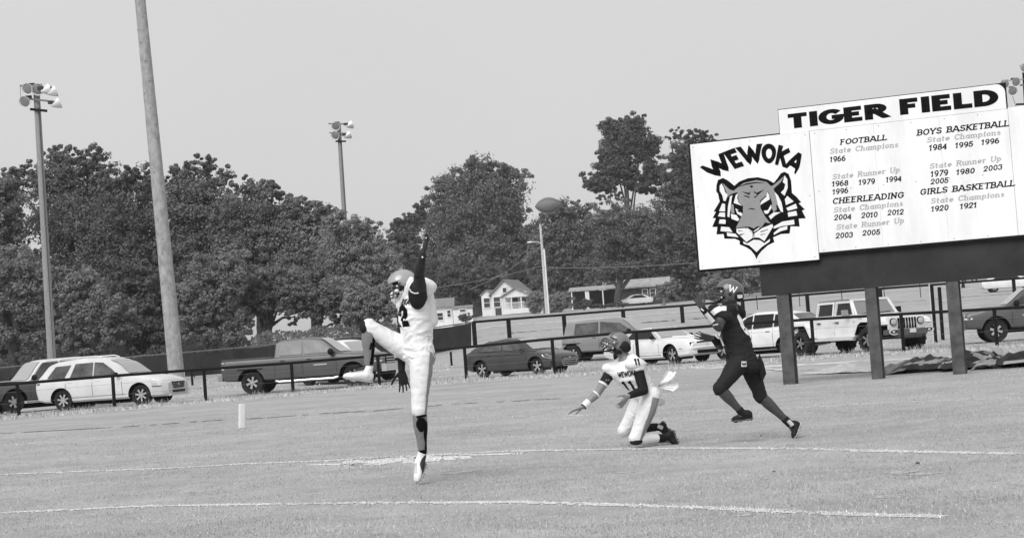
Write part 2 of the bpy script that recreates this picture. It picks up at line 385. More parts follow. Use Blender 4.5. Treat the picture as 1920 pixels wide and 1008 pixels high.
# ------------------------------------------------------------ stroke lettering
def arc(cx, cy, rx, ry, a0, a1, n=14): return [(cx + rx * math.cos(R(a0 + (a1 - a0) * i / n)), cy + ry * math.sin(R(a0 + (a1 - a0) * i / n))) for i in range(n + 1)]
GL = {
 'A': (.78, [[(.02, 0), (.36, 1), (.42, 1), (.76, 0)], [(.16, .3), (.62, .3)]], [(.04, 0), (.74, 0), (.3, 1)]),
 'B': (.66, [[(.12, 0), (.12, 1), (.38, 1)] + arc(.38, .76, .18, .24, 90, -90) + [(.12, .52)], [(.38, .52)] + arc(.38, .26, .22, .26, 90, -90) + [(.12, 0)]], [(.06, 0), (.06, 1)]),
 'C': (.68, [arc(.38, .5, .3, .5, 48, 312, 20)], [(.58, .8)]),
 'D': (.70, [[(.12, 0), (.12, 1), (.3, 1)] + arc(.3, .5, .32, .5, 90, -90) + [(.12, 0)]], [(.06, 0), (.06, 1)]),
 'E': (.62, [[(.54, 1), (.12, 1), (.12, 0), (.56, 0)], [(.12, .52), (.46, .52)]], [(.06, 0), (.06, 1)]),
 'F': (.60, [[(.54, 1), (.12, 1), (.12, 0)], [(.12, .52), (.46, .52)]], [(.12, 0), (.06, 1)]),
 'G': (.74, [arc(.38, .5, .3, .5, 48, 330, 20) + [(.66, .45), (.42, .45)]], [(.6, .8)]),
 'H': (.74, [[(.12, 0), (.12, 1)], [(.62, 0), (.62, 1)], [(.12, .52), (.62, .52)]], [(.12, 0), (.12, 1), (.62, 0), (.62, 1)]),
 'I': (.30, [[(.15, 0), (.15, 1)]], [(.15, 0), (.15, 1)]),
 'K': (.72, [[(.12, 0), (.12, 1)], [(.6, 1), (.14, .42)], [(.26, .55), (.64, 0)]], [(.12, 0), (.12, 1), (.6, 1), (.64, 0)]),
 'L': (.58, [[(.12, 1), (.12, 0), (.54, 0)]], [(.06, 0), (.12, 1), (.54, .1)]),
 'N': (.76, [[(.12, 0), (.12, 1), (.62, 0), (.62, 1)]], [(.12, 0), (.06, 1), (.62, 1)]),
 'O': (.74, [arc(.37, .5, .31, .5, 0, 360, 26)], []),
 'R': (.70, [[(.12, 0), (.12, 1), (.36, 1)] + arc(.36, .74, .22, .26, 90, -90) + [(.12, .48)], [(.36, .48), (.62, 0)]], [(.12, 0), (.06, 1), (.64, 0)]),
 'S': (.64, [arc(.32, .75, .23, .25, 35, 270, 14)[:-1] + arc(.32, .25, .25, .25, 90, -145, 14)], [(.52, .86), (.1, .14)]),
 'T': (.64, [[(.03, 1), (.61, 1)], [(.32, 1), (.32, 0)]], [(.32, 0), (.04, .93), (.6, .93)]),
 'U': (.74, [[(.12, 1), (.12, .3)] + arc(.37, .3, .25, .3, 180, 360) + [(.62, 1)]], [(.12, 1), (.62, 1)]),
 'W': (1.0, [[(.03, 1), (.27, 0), (.5, .85), (.73, 0), (.97, 1)]], [(.05, 1), (.95, 1)]),
 'Y': (.7, [[(.04, 1), (.35, .45), (.66, 1)], [(.35, .45), (.35, 0)]], [(.35, 0), (.06, 1), (.64, 1)]),
 'a': (.58, [arc(.27, .3, .2, .3, 0, 360, 16), [(.47, .62), (.47, 0)]], [(.5, 0)]),
 'e': (.58, [[(.08, .32), (.48, .32)] + arc(.28, .31, .2, .31, 5, 310, 16)], []),
 'h': (.6, [[(.1, 0), (.1, 1)], [(.1, .4)] + arc(.28, .4, .18, .22, 150, 0) + [(.46, 0)]], [(.1, 0), (.07, 1), (.46, 0)]),
 'i': (.28, [[(.13, 0), (.13, .62)], [(.13, .82), (.13, .95)]], [(.13, 0), (.1, .62)]),
 'm': (.9, [[(.1, 0), (.1, .62)], [(.1, .4)] + arc(.26, .42, .16, .2, 150, 0) + [(.42, 0)], [(.42, .4)] + arc(.6, .42, .17, .2, 150, 0) + [(.77, 0)]], [(.1, 0), (.07, .62), (.42, 0), (.77, 0)]),
 'n': (.6, [[(.1, 0), (.1, .62)], [(.1, .4)] + arc(.28, .4, .18, .22, 150, 0) + [(.46, 0)]], [(.1, 0), (.07, .62), (.46, 0)]),
 'o': (.58, [arc(.28, .31, .21, .31, 0, 360, 18)], []),
 'p': (.6, [[(.1, -.3), (.1, .62)], arc(.29, .31, .2, .31, 150, -150, 16)], [(.1, -.3), (.07, .62)]),
 'r': (.46, [[(.1, 0), (.1, .62)], [(.1, .4)] + arc(.28, .4, .16, .2, 150, 50)], [(.12, 0), (.07, .62)]),
 's': (.5, [arc(.24, .46, .15, .15, 35, 270, 10)[:-1] + arc(.24, .16, .17, .16, 90, -145, 10)], []),
 't': (.42, [[(.16, .9), (.16, .14)] + arc(.28, .14, .12, .13, 180, 300), [(.02, .62), (.34, .62)]], []),
 'u': (.6, [[(.1, .62), (.1, .22)] + arc(.28, .22, .18, .21, 180, 360) + [(.46, .62)], [(.46, .5), (.46, 0)]], [(.08, .62), (.5, 0)]),
 '0': (.62, [arc(.31, .5, .23, .5, 0, 360, 24)], []),
 '1': (.42, [[(.06, .8), (.22, 1), (.22, 0)]], [(.22, 0)]),
 '2': (.62, [arc(.3, .72, .22, .28, 170, -30) + [(.08, 0), (.56, 0)]], []),
 '3': (.62, [arc(.28, .75, .21, .25, 150, -90) + arc(.28, .26, .24, .26, 90, -150)[1:]], []),
 '4': (.62, [[(.42, 0), (.42, 1), (.04, .3), (.58, .3)]], [(.42, 0)]),
 '5': (.62, [[(.52, 1), (.14, 1), (.11, .55)] + arc(.29, .32, .24, .31, 115, -150)], []),
 '6': (.62, [arc(.33, .5, .26, .5, 70, 180) + arc(.31, .3, .24, .3, 180, 540, 18)], []),
 '7': (.6, [[(.06, 1), (.56, 1), (.22, 0)]], []),
 '8': (.62, [arc(.31, .76, .19, .24, -90, 270, 18), arc(.31, .27, .24, .27, 90, 450, 18)], []),
 '9': (.62, [arc(.31, .68, .23, .31, 0, 360, 18), [(.54, .68)] + arc(.3, .5, .24, .5, 0, -110)[0:]], []),
 ' ': (.42, [], []), "'": (.2, [[(.1, 1), (.1, .75)]], []),
}
def ribbon(poly, w, sub=.12):
    p = [Vector((a, b)) for a, b in poly]; q = [p[0]]
    for a, b in zip(p[:-1], p[1:]):
        if (b - a).length < 1e-5: continue
        k = max(1, int((b - a).length / sub))
        for i in range(1, k + 1): q.append(a.lerp(b, i / k))
    n = len(q); closed = (q[0] - q[-1]).length < 1e-4; L = []; Rr = []
    for i in range(n):
        d1 = (q[i] - q[i - 1]).normalized() if i > 0 else None; d2 = (q[i + 1] - q[i]).normalized() if i < n - 1 else None
        if closed and i == 0: d1 = (q[0] - q[-2]).normalized()
        if closed and i == n - 1: d2 = (q[1] - q[0]).normalized()
        d1 = d1 or d2; d2 = d2 or d1; n1 = Vector((-d1.y, d1.x)); n2 = Vector((-d2.y, d2.x)); mm = n1 + n2
        if mm.length < .2: mm = n1.copy()
        mm.normalize(); k = min(2.2, 1 / max(.35, mm.dot(n1)))
        L.append(q[i] + mm * w / 2 * k); Rr.append(q[i] - mm * w / 2 * k)
    return L, Rr
def text2d(s, weight=.16, slab=0., shear=0., sp=.1, block=True):
    """strokes as lists of (left, right) 2D points, cap height 1; returns (strokes, width)"""
    x = 0; out = []
    for ch in s:
        wd, st, sl = GL[ch]
        todo = list(st) + ([[(a - slab / 2, b + (0 if b < .5 else 0)), (a + slab / 2, b)] for a, b in sl] if slab else [])
        for i, poly in enumerate(todo):
            wt_ = weight if i < len(st) else weight * .75; lo_ = min(b for a, b in poly) < -.05
            pl = [(a, wt_ / 2 + b * (1 - wt_)) for a, b in poly]; cl_ = math.hypot(pl[0][0] - pl[-1][0], pl[0][1] - pl[-1][1]) < 1e-3
            if not cl_ and i < len(st):
                for e, q_ in ((0, 1), (-1, -2)):
                    dx_, dy_ = pl[e][0] - pl[q_][0], pl[e][1] - pl[q_][1]; l_ = math.hypot(dx_, dy_) or 1; ex_ = wt_ * (.5 if abs(dy_) > abs(dx_) else .12); pl[e] = (pl[e][0] + dx_ / l_ * ex_ * (1.6 if .1 < abs(dx_ / l_) < .9 else 1), pl[e][1] + dy_ / l_ * ex_ * (1.6 if .1 < abs(dx_ / l_) < .9 else 1))
            L, Rr = ribbon(pl, wt_)
            cy_ = (lambda y: y) if lo_ else (lambda y: min(1., max(0., y)))
            f = lambda v: Vector((x + v.x + shear * v.y, cy_(v.y)))
            out.append(([f(v) for v in L], [f(v) for v in Rr]))
        x += wd + sp
    return out, x - sp
def letter_mesh(strokes, fn, thick_dir=None, step=.0006):
    """fn(u, v, k) -> 3D point for layer k"""
    mb = MB()
    for k, (L, Rr) in enumerate(strokes):
        kk = k % 7
        vs = []; fs = []
        for a, b in zip(L, Rr): vs += [fn(a.x, a.y, kk), fn(b.x, b.y, kk)]
        for i in range(len(L) - 1): fs.append((2 * i, 2 * i + 1, 2 * i + 3, 2 * i + 2))
        mb.add(vs, fs)
    return mb

# ------------------------------------------------------------ scoreboard
BA = P(1296, 380, 34.5); BB = P(1920, 330, 32.2); BA.z = BB.z = 0
BU = (BB - BA).normalized(); BN = Vector((BU.y, -BU.x, 0))     # BN faces the field
if BN.y > 0: BN = -BN
def BPt(px, py, off=0.):                                   # pixel -> point on the board's face plane
    r = ray(px, py); t = (BA + BN * 0 - CP).dot(BN) / r.dot(BN); return CP + r * t + BN * off
def BST(px, py): q = BPt(px, py); return (q - BA).dot(BU), q.z
def BW(s, z, off=0.): return Vector((BA.x, BA.y, 0)) + BU * s + Vector((0, 0, z)) + BN * off
sb = thing('scoreboard', 'large steel-posted field sign with white letter panels above a dark lower board', 'scoreboard', BW(3, 0))
WPn = M('white_sheet_metal', .84, .45, .4, ns=1.0, na=.09, bump=.05, bs=3, stretch=(2.5, 2.5, .5)); DK = M('dark_board', .036, .7, .12, ns=1.5, na=.22)
BLK = M('black_vinyl', .006, .7, .06, ns=20, na=.3); GRY = M('grey_vinyl', .42, .6, .3); GR2 = M('mid_grey_vinyl', .27, .6, .3, ns=3, na=.06)
EDG = M('board_edge', .012, .6, .1)
def panel(name, p4, thick, mat, front, parent=sb, label=None):   # p4 (s,z) corners, front = offset of the face
    mb = MB(); poly = [BW(s, z, front) for s, z in p4]; mb.prism(poly, -BN * thick); return build(name, mb, mat, parent, world=True, label=label)
# dark backing structure, straight on the horizontal
def rect(s0, s1, z0, z1): return [(s0, z0), (s1, z0), (s1, z1), (s0, z1)]
sL, _ = BST(1425, 540); zb = (BST(1440, 553)[1] + BST(1915, 517)[1]) / 2
s535, zp = BST(1535, 470); s897, ztop = BST(1889, 202); sEnd = 9.2
zbw = (BST(1540, 472)[1] + BST(1915, 441)[1]) / 2; 
zt = (BST(1535, 246)[1] + BST(1889, 202)[1]) / 2
back = panel('backing_board', rect(sL, sEnd, zb, zt - .12), .32, DK, -.09)
# small square emblem panel at the left
em = [BST(1296, 270), BST(1311, 504), BST(1537, 488), BST(1521, 247)]
e_s0 = (em[0][0] + em[1][0]) / 2; e_s1 = (em[2][0] + s535) / 2; e_z1 = (em[0][1] + em[3][1]) / 2; e_z0 = (em[1][1] + em[2][1]) / 2
emblem = panel('emblem_panel', rect(e_s0, e_s1 - .003, e_z0, e_z1), .05, WPn, .03, label='square white panel with arched WEWOKA lettering above a tiger head')
panel('panel_edge', rect(e_s0 - .05, e_s1 - .003, e_z0 - .05, e_z1 + .03), .04, EDG, -.022)
mainp = panel('letter_panel', rect(e_s1 + .003, s897 - .003, zbw, zt), .05, WPn, 0, label='wide white panel listing championship years')
panel('letter_panel', rect(s897 + .003, sEnd, zbw, zt + .02), .05, WPn, .001, label='blank white panel at the right end')
panel('panel_edge', rect(e_s1 + .01, sEnd, zbw - .045, zbw - .003), .06, EDG, -.004)
bs0 = BST(1461, 229)[0]; bz1 = (BST(1461, 208)[1] + BST(1889, 154)[1]) / 2
ban = rect(bs0, s897 - .02, zt + .004, bz1)
s1_, z1_ = ban[1][0], bz1
rr = .16; banp = [ban[0], ban[1]] + [(s1_ - rr + rr * math.cos(R(a)), z1_ - rr + rr * math.sin(R(a))) for a in range(0, 91, 15)] + [ban[3]]
banner = panel('title_panel', banp, .05, WPn, .004, label='long white banner panel reading TIGER FIELD')
mb = MB(); mb.prism([BW(s, z, -.05) for s, z in [(bs0 - .02, zt), (s1_ + .02, zt), (s1_ + .02, z1_ + .02), (bs0 - .02, z1_ + .02)]], -BN * .05); build('panel_edge', mb, EDG, sb, world=True)
# posts
PST = M('rusty_steel_post', .075, .7, .4, ns=5, na=.35, bump=.2)
for (tx, ty, bx, by, wd) in ((1465, 553, 1478, 722, 27), (1632, 541, 1641, 711, 24), (1784, 530, 1797, 704, 26)):
    s_, _z = BST((tx + bx) / 2, (ty + by) / 2); c = BW(s_, 0, -.24); w_ = wd * 29 / F
    mb = MB(); hz = zb + .5
    mb.box(c + Vector((0, 0, hz / 2)), (w_, .02, hz), Matrix.Rotation(math.atan2(BU.y, BU.x), 3, 'Z')) if False else None
    rot = Matrix.Rotation(math.atan2(BU.y, BU.x), 3, 'Z')
    mb.box(c + rot @ Vector((0, -.13, hz / 2 - .1)), (w_, .018, hz + .2), rot)
    mb.box(c + rot @ Vector((0, .13, hz / 2 - .1)), (w_, .018, hz + .2), rot)
    mb.box(c + rot @ Vector((0, 0, hz / 2 - .1)), (.014, .24, hz + .2), rot)
    mb.v = [v + Vector((0, 0, 0)) for v in mb.v]
    build('post', mb, PST, sb, world=True)
# sheet seams, screw heads
mb = MB()
for s_ in np.arange(e_s1 + 1.22, s897 - .3, 1.22): mb.prism([BW(s_, zbw + .01, .0008), BW(s_ + .004, zbw + .01, .0008), BW(s_ + .004, zt - .01, .0008), BW(s_, zt - .01, .0008)], BN * .0006)
build('sheet_seam', mb, M('seam_grey', .5), mainp, world=True)
mb = MB()
for s_ in np.arange(e_s1 + .1, s897, .61):
    for z_ in (zbw + .04, (zbw + zt) / 2, zt - .05): mb.lathe(BW(s_, z_, .001), BN, [(0, .008), (.003, .008), (.004, .004)], 8)
for s_ in (e_s0 + .06, e_s0 + 1.2, e_s1 - .08):
    for z_ in (e_z0 + .06, (e_z0 + e_z1) / 2, e_z1 - .06): mb.lathe(BW(s_, z_, .031), BN, [(0, .008), (.003, .008), (.004, .004)], 8)
o = build('screw_heads', mb, EDG, sb, world=True, kind='stuff')
# text lines: (string, left px, baseline py at left, right px, baseline py at right, cap px, material)
def line(txt, x0, y0, x1, y1, cap, mat, wt=.15, slab=.3, shear=.16, off=.0015, parent=mainp, sp=.1, name='lettering'):
    a = BPt(x0, y0); b = BPt(x1, y1); t = BPt(x0, y0 - cap); hgt = t.z - a.z
    st, wd = text2d(txt, wt, slab, shear, sp); sx = (b - a).length / wd; U = (b - a).normalized()
    def fn(u, v, k): return a + U * (u * sx) + Vector((0, 0, v * hgt)) + BN * (off + .0004 * k)
    return build(name, letter_mesh(st, fn), mat, parent, world=True)
for tx, x0, y0, x1, y1, cap, g in (
 ('FOOTBALL', 1575, 272, 1662, 263, 10.6, 0), ('State Champions', 1556, 289, 1684, 276, 10.4, 1), ('1966', 1556, 304, 1585, 302, 10.6, 0),
 ('State Runner Up', 1561, 337, 1687, 323, 10.4, 1), ('1968', 1560, 350, 1590, 348, 10.6, 0), ('1979', 1610, 347, 1640, 345, 10.6, 0), ('1994', 1661, 342, 1690, 340, 10.6, 0), ('1996', 1561, 365, 1590, 362, 10.6, 0),
 ('CHEERLEADING', 1561, 383, 1694, 371, 11.6, 0), ('State Champions', 1563, 399, 1693, 386, 10.4, 1), ('2004', 1564, 413, 1596, 411, 10.6, 0), ('2010', 1615, 409, 1645, 407, 10.6, 0), ('2012', 1664, 404, 1694, 402, 10.6, 0),
 ('State Runner Up', 1568, 431, 1695, 418, 10.4, 1), ('2003', 1567, 447, 1599, 445, 10.6, 0), ('2005', 1617, 442, 1650, 440, 10.6, 0),
 ('BOYS BASKETBALL', 1719, 255, 1891, 237, 11.6, 0), ('State Champions', 1738, 268, 1876, 253, 10.4, 1), ('1984', 1742, 283, 1775, 280, 11.6, 0), ('1995', 1791, 278, 1824, 275, 10.6, 0), ('1996', 1840, 272, 1873, 269, 10.6, 0),
 ('State Runner Up', 1743, 317, 1877, 302, 10.4, 1), ('1979', 1745, 332, 1777, 329, 11.6, 0), ('1980', 1793, 328, 1827, 325, 10.6, 0), ('2003', 1844, 322, 1879, 318, 10.6, 0), ('2005', 1745, 346, 1778, 343, 10.6, 0),
 ('GIRLS BASKETBALL', 1725, 366, 1902, 349, 11.6, 0), ('State Champions', 1745, 382, 1883, 369, 10.4, 1), ('1920', 1746, 397, 1778, 394, 10.6, 0), ('1921', 1800, 392, 1831, 389, 10.6, 0)):
    line(tx, x0, y0, x1, y1, cap, GRY if g else BLK, .175 if not g else .17, name='grey_lettering' if g else 'black_lettering')
line('TIGER', 1479, 242, 1663, 221, 28, BLK, .27, 0, 0, .006, banner, .07); line('FIELD', 1689, 216, 1870, 197, 30, BLK, .27, 0, 0, .006, banner, .07)
# arched team name
us = [0, .14, .3, .45, .58, .72, .86, 1.]
bx = [1344, 1368, 1394, 1418, 1437, 1456, 1474, 1492]; by = [336, 321, 312, 308, 306, 309, 315, 327]
txx = [1313, 1343, 1376, 1408, 1437, 1464, 1490, 1512]; ty = [314, 291, 278, 271, 269, 272, 281, 294]
st, wd = text2d('WEWOKA', .25, 0, 0, .12)
def arcfn(u, v, k):
    t = u / wd; x0 = np.interp(t, us, bx); y0 = np.interp(t, us, by); x1 = np.interp(t, us, txx); y1 = np.interp(t, us, ty)
    return BPt(x0 + (x1 - x0) * v, y0 + (y1 - y0) * v) + BN * (.0325 + .0004 * k)
build('arched_lettering', letter_mesh(st, arcfn), BLK, emblem, world=True)
# tiger head emblem, flat cut vinyl in layers (coordinates read in a 3.735x enlargement)
def zpt(x, y): return 1280 + x / 3.735, 240 + y / 3.735
def layer(name, polys, k, mat):
    mb = MB()
    for i, poly in enumerate(polys):
        mb.prism([BPt(*zpt(x, y), off=.031 + .001 * k + .00005 * i) for x, y in poly], BN * .0008)
    return build(name, mb, mat, emblem, world=True)
layer('emblem_outline', [[(240, 400), (250, 365), (285, 350), (320, 368), (365, 405), (400, 375), (460, 352), (530, 345), (600, 362), (640, 385), (665, 355), (690, 318), (715, 307), (745, 322), (762, 370), (768, 455), (800, 482), (832, 520), (815, 528), (858, 570), (838, 578), (865, 632), (815, 635), (822, 690), (758, 688), (752, 738), (692, 742), (636, 765), (645, 798), (600, 820), (555, 860), (532, 890), (519, 918), (508, 890), (480, 855), (450, 835), (402, 815), (402, 790), (370, 775), (295, 775), (290, 742), (240, 745), (246, 693), (210, 692), (235, 632), (213, 630), (236, 586), (220, 585), (262, 515), (250, 460), (238, 445)]], 0, BLK)
layer('emblem_white', [
 [(262, 405), (275, 388), (292, 420), (300, 450), (330, 480), (322, 515), (290, 510), (280, 470), (262, 440)],
 [(716, 332), (736, 360), (738, 420), (716, 475), (690, 452), (712, 430), (722, 395), (704, 380)],
 [(280, 528), (312, 534), (305, 585), (258, 582)], [(262, 592), (308, 592), (305, 625), (250, 618)], [(262, 640), (306, 640), (302, 672), (256, 668)], [(272, 690), (330, 695), (352, 728), (268, 722)], [(312, 732), (372, 740), (395, 765), (315, 756)],
 [(735, 475), (780, 515), (726, 540), (718, 500)], [(728, 560), (795, 530), (806, 562), (740, 580)], [(738, 592), (798, 580), (806, 612), (742, 622)], [(640, 690), (700, 655), (782, 642), (786, 674), (700, 686), (640, 705)], [(640, 735), (680, 700), (735, 685), (735, 710), (690, 722), (642, 748)],
 [(345, 500), (352, 470), (335, 480), (318, 560), (316, 620), (330, 625), (338, 560)],
 [(640, 440), (668, 470), (700, 530), (706, 590), (690, 585), (668, 540), (655, 480)],
 [(375, 470), (390, 458), (385, 490), (392, 520), (420, 545), (360, 525)], [(590, 435), (608, 470), (612, 500), (545, 540), (552, 515), (590, 480)],
 [(370, 560), (395, 575), (420, 600), (418, 620), (385, 600)], [(570, 580), (600, 575), (622, 535), (625, 560), (600, 600), (580, 600)],
 [(340, 600), (380, 610), (400, 640), (388, 652), (345, 635)], [(605, 618), (640, 590), (690, 590), (650, 612), (620, 640)],
 [(380, 705), (440, 700), (500, 738), (505, 768), (450, 800), (412, 760), (380, 730)], [(505, 738), (560, 700), (632, 672), (636, 690), (600, 750), (575, 792), (540, 768), (506, 765)],
 [(425, 792), (455, 808), (500, 782), (545, 785), (575, 806), (615, 775), (612, 795), (560, 830), (520, 868), (470, 822), (430, 810)],
 [(448, 700), (470, 697), (492, 712), (495, 728), (455, 712)], [(500, 712), (520, 695), (545, 690), (535, 708), (502, 728)]], 1, M('white_vinyl', .78, .5))
layer('emblem_grey', [
 [(378, 425), (430, 385), (520, 365), (590, 378), (622, 408), (640, 400), (715, 335), (690, 380), (640, 425), (650, 460), (668, 530), (645, 560), (628, 520), (600, 440), (590, 470), (545, 510), (548, 560), (580, 620), (620, 670), (580, 660), (555, 695), (505, 705), (470, 690), (412, 695), (375, 700), (405, 640), (425, 590), (425, 545), (392, 515), (392, 470), (385, 450), (350, 460), (320, 475), (282, 385), (330, 430), (360, 440)],
 [(345, 530), (360, 540), (365, 600), (345, 595), (338, 560)], [(632, 500), (652, 510), (662, 570), (640, 590), (625, 560)]], 2, GR2)
layer('emblem_stripe', [
 [(385, 415), (450, 388), (520, 378), (590, 388), (520, 386), (450, 398)], [(415, 445), (468, 455), (480, 440), (470, 470), (430, 452)], [(500, 440), (520, 455), (575, 430), (530, 470), (505, 455)], [(470, 408), (485, 402), (500, 408), (486, 420)], [(430, 470), (470, 480), (474, 490), (440, 480)], [(500, 485), (540, 460), (510, 490)],
 [(455, 572), (485, 560), (515, 570), (500, 572), (485, 568)], [(360, 545), (418, 572), (428, 600), (400, 575), (365, 560)], [(552, 540), (602, 528), (606, 545), (575, 572), (556, 560)], [(385, 572), (412, 585), (406, 592), (390, 586)], [(575, 570), (598, 560), (590, 575)],
 [(442, 690), (470, 694), (495, 712), (520, 690), (550, 686), (500, 722), (498, 770), (540, 772), (578, 796), (600, 780), (575, 800), (535, 782), (490, 782), (452, 805), (410, 765), (450, 798), (494, 768), (492, 724)],
 [(390, 715), (430, 722), (395, 722)], [(395, 745), (440, 738), (410, 752)], [(545, 725), (600, 708), (600, 712), (550, 730)], [(545, 745), (590, 738), (555, 750)],
 [(300, 520), (320, 470), (330, 485), (322, 520), (315, 640), (352, 655), (360, 700), (330, 690), (300, 640)], [(690, 500), (705, 490), (722, 540), (742, 640), (700, 655), (690, 620), (712, 600)], [(620, 640), (665, 625), (660, 665), (630, 672)]], 3, BLK)

# ------------------------------------------------------------ fences
FK = M('fence_pipe_dark', .010, .6, .12, ns=8, na=.3); FG = M('galvanised_pipe', .16, .45, .5, metal=.3)
nf = thing('chain_link_fence', 'low dark pipe fence between the field and the parked cars', 'fence', FP[6])
rail_px = [(-60, 726), (0, 721), (200, 705), (386, 690), (553, 681), (712, 668), (848, 651), (1040, 634), (1198, 621), (1365, 608), (1527, 597), (1695, 588), (1870, 579), (1990, 572)]
rpts = [P(x, y, (FP[i].y)) for i, (x, y) in enumerate(rail_px)]
zs_ = [p.z for p in rpts]
for i, p in enumerate(rpts):
    zz = (zs_[max(0, i - 1)] + zs_[i] + zs_[min(len(zs_) - 1, i + 1)]) / 3; rpts[i] = Vector((FP[i].x, FP[i].y, zz))
mb = MB(); mb.tube(rpts, .048, 8); build('top_rail', mb, FK, nf, 40, world=True)
for i, p in enumerate(rpts):
    mb = MB(); mb.tube([Vector((p.x, p.y, -.15)), p + Vector((0, 0, -.02))], .058, 8); build('post', mb, FK, nf, 40, world=True)
for q, zt_ in (((362, 738), .95), ((848, 700), .98)):
    a = G(*q); mb = MB(); mb.tube([a + Vector((0, 0, -.1)), a + Vector((0, 0, zt_))], .05, 8); build('gate_post', mb, FK, nf, 40, world=True)
WR = M('wire', .2, .5, .5, metal=.4)
for k in (.12, .42, .75):
    mb = MB(); mb.tube([Vector((p.x, p.y - .04, k * p.z)) for p in rpts], .0045, 4); build('tension_wire', mb, WR, nf, world=True)
# tall gate posts right of the crew cab pickup
for (bx_, by_, tx_, ty_, r_, mt, lb) in ((1754, 642, 1746, 536, .085, FK, 'tall black gate post standing just right of the pale slim pipe'), (1768, 638, 1761, 538, .075, FK, 'tall black gate post nearest the right scoreboard post'), (1751, 643, 1742, 532, .022, M('pale_pipe', .6, .4), 'slim pale pipe standing against the left tall gate post')):
    a = G(bx_, by_); t = P(tx_, ty_, a.y); mb = MB(); mb.tube([a + Vector((0, 0, -.1)), t], r_, 10)
    o = build('gate_post', mb, mt, None, 40); tag(o, lb, 'post')
# screened fence and open fence beyond the cars
def depth_at(px): return np.interp(px, [-80, 400, 882, 1300, 1990], [84, 90, 104, 116, 122])
def rail2(px): return np.interp(px, [-80, 0, 400, 750, 882, 953, 1057, 1168, 1278, 1513, 1650, 1920, 1990], [696, 689, 656, 623, 604, 598, 590, 581, 573, 552, 541, 521, 516])
SCR = M('windscreen_fabric', .045, .85, .2, ns=1.2, na=.25, bump=.1)
sf = thing('screened_fence', 'dark windscreen-covered fence in front of the tree line', 'fence', TZ(400, 700, depth_at(400)))
pxs = list(np.linspace(-80, 882, 14)); tops = [P(x, rail2(x), depth_at(x)) for x in pxs]; bots = [TZ(x, rail2(x) + 45, depth_at(x)) for x in pxs]
for i in range(len(pxs) - 1):
    a, b, c, d_ = bots[i], bots[i + 1], tops[i + 1], tops[i]; n_ = Vector((0, -.03, 0)); lift = Vector((0, 0, .04)); low = Vector((0, 0, -.05))
    mb = MB(); NX, NZ = 8, 4; vs = []
    for jz in range(NZ + 1):
        for jx in range(NX + 1):
            p = (a + lift).lerp(b + lift, jx / NX).lerp((d_ + low).lerp(c + low, jx / NX), jz / NZ)
            vs.append(p + Vector((0, -.04 - .03 * abs(noise.noise(p * 1.7)), -.04 * math.sin(math.pi * jx / NX) * (jz == NZ))))
    fs = [(jz * (NX + 1) + jx, jz * (NX + 1) + jx + 1, (jz + 1) * (NX + 1) + jx + 1, (jz + 1) * (NX + 1) + jx) for jz in range(NZ) for jx in range(NX)]
    mb.add(vs, fs); mb.add([v + Vector((0, .012, 0)) for v in vs], [tuple(reversed(f)) for f in fs])
    build('screen_panel', mb, SCR, sf, 40, world=True)
mb = MB(); mb.tube(tops, .035, 8); build('top_rail', mb, FG, sf, 40, world=True)
for a, b in zip(bots, tops): mb = MB(); mb.tube([a + Vector((0, .03, -.1)), b], .04, 8); build('post', mb, FK, sf, 40, world=True)
of = thing('pipe_fence', 'black pipe fence across the rising pasture behind the parked cars', 'fence', TZ(1278, 610, depth_at(1278)))
px2 = [888, 953, 1057, 1168, 1278, 1392, 1513, 1650, 1780, 1900, 1990]
t2 = [P(x, rail2(x), depth_at(x)) for x in px2]
mb = MB(); mb.tube(t2, .075, 8); build('top_rail', mb, FK, of, 40, world=True)
for x, t in zip(px2, t2):
    b = Vector((t.x, t.y, terr(t.x, t.y) - .1)); mb = MB(); mb.tube([b, t + Vector((0, 0, .04))], .13, 8); build('post', mb, FK, of, 40, world=True)
tf = thing('wire_fence', 'thin wire fence with slim stakes in the far right pasture', 'fence', TZ(1728, 580, 135))
wp = [TZ(x, 575, 140) for x in (1420, 1500, 1580, 1660, 1728, 1795, 1863, 1930, 1990)]
for p in wp: mb = MB(); mb.tube([p, p + Vector((0, 0, 1.1))], .03, 6); build('stake', mb, FK, tf, world=True)
for k in (.55, 1.05): mb = MB(); mb.tube([p + Vector((0, 0, k)) for p in wp], .012, 4); build('wire', mb, WR, tf, world=True)

# ------------------------------------------------------------ poles
WOOD = M('weathered_pole', .27, .85, .2, ns=6, na=.22, bump=.3, stretch=(6, 6, .5)); STL = M('galvanised_steel_pole', .32, .6, .3, ns=5, na=.30, bump=.2, contrast=(.32, .68), stretch=(1, 1, .55))
LMP = M('lamp_shell', .7, .35, .5, metal=.2); LGL = M('lamp_glass', .2, .15, .6); BLT = M('ballast_black', .02, .5)
def pole(name, lb, cat, base, top, r0, r1, mat, grp=None):
    o = thing(name, lb, cat, base, 0, grp); mb = MB(); k = 9
    mb.tube([base.lerp(top, i / k) + Vector((0, 0, -.2 if i == 0 else 0)) for i in range(k + 1)], [lerp(r0, r1, i / k) for i in range(k + 1)], 16)
    build('shaft', mb, mat, o, 40, world=True); return o
b_ = TZ(332, 712, 80); t_ = P(257, -60, 80)
big = pole('utility_pole', 'thick pale steel pole rising out of the frame behind the white wagon', 'pole', b_, t_, .37, .235, STL)
mb = MB(); c_ = TZ(344, 709, 80); mb.tube([c_, c_ + Vector((0, 0, .42))], .07, 10); build('marker_tube', mb, M('white_plastic', .75, .5), big, 40, world=True)
mb = MB()
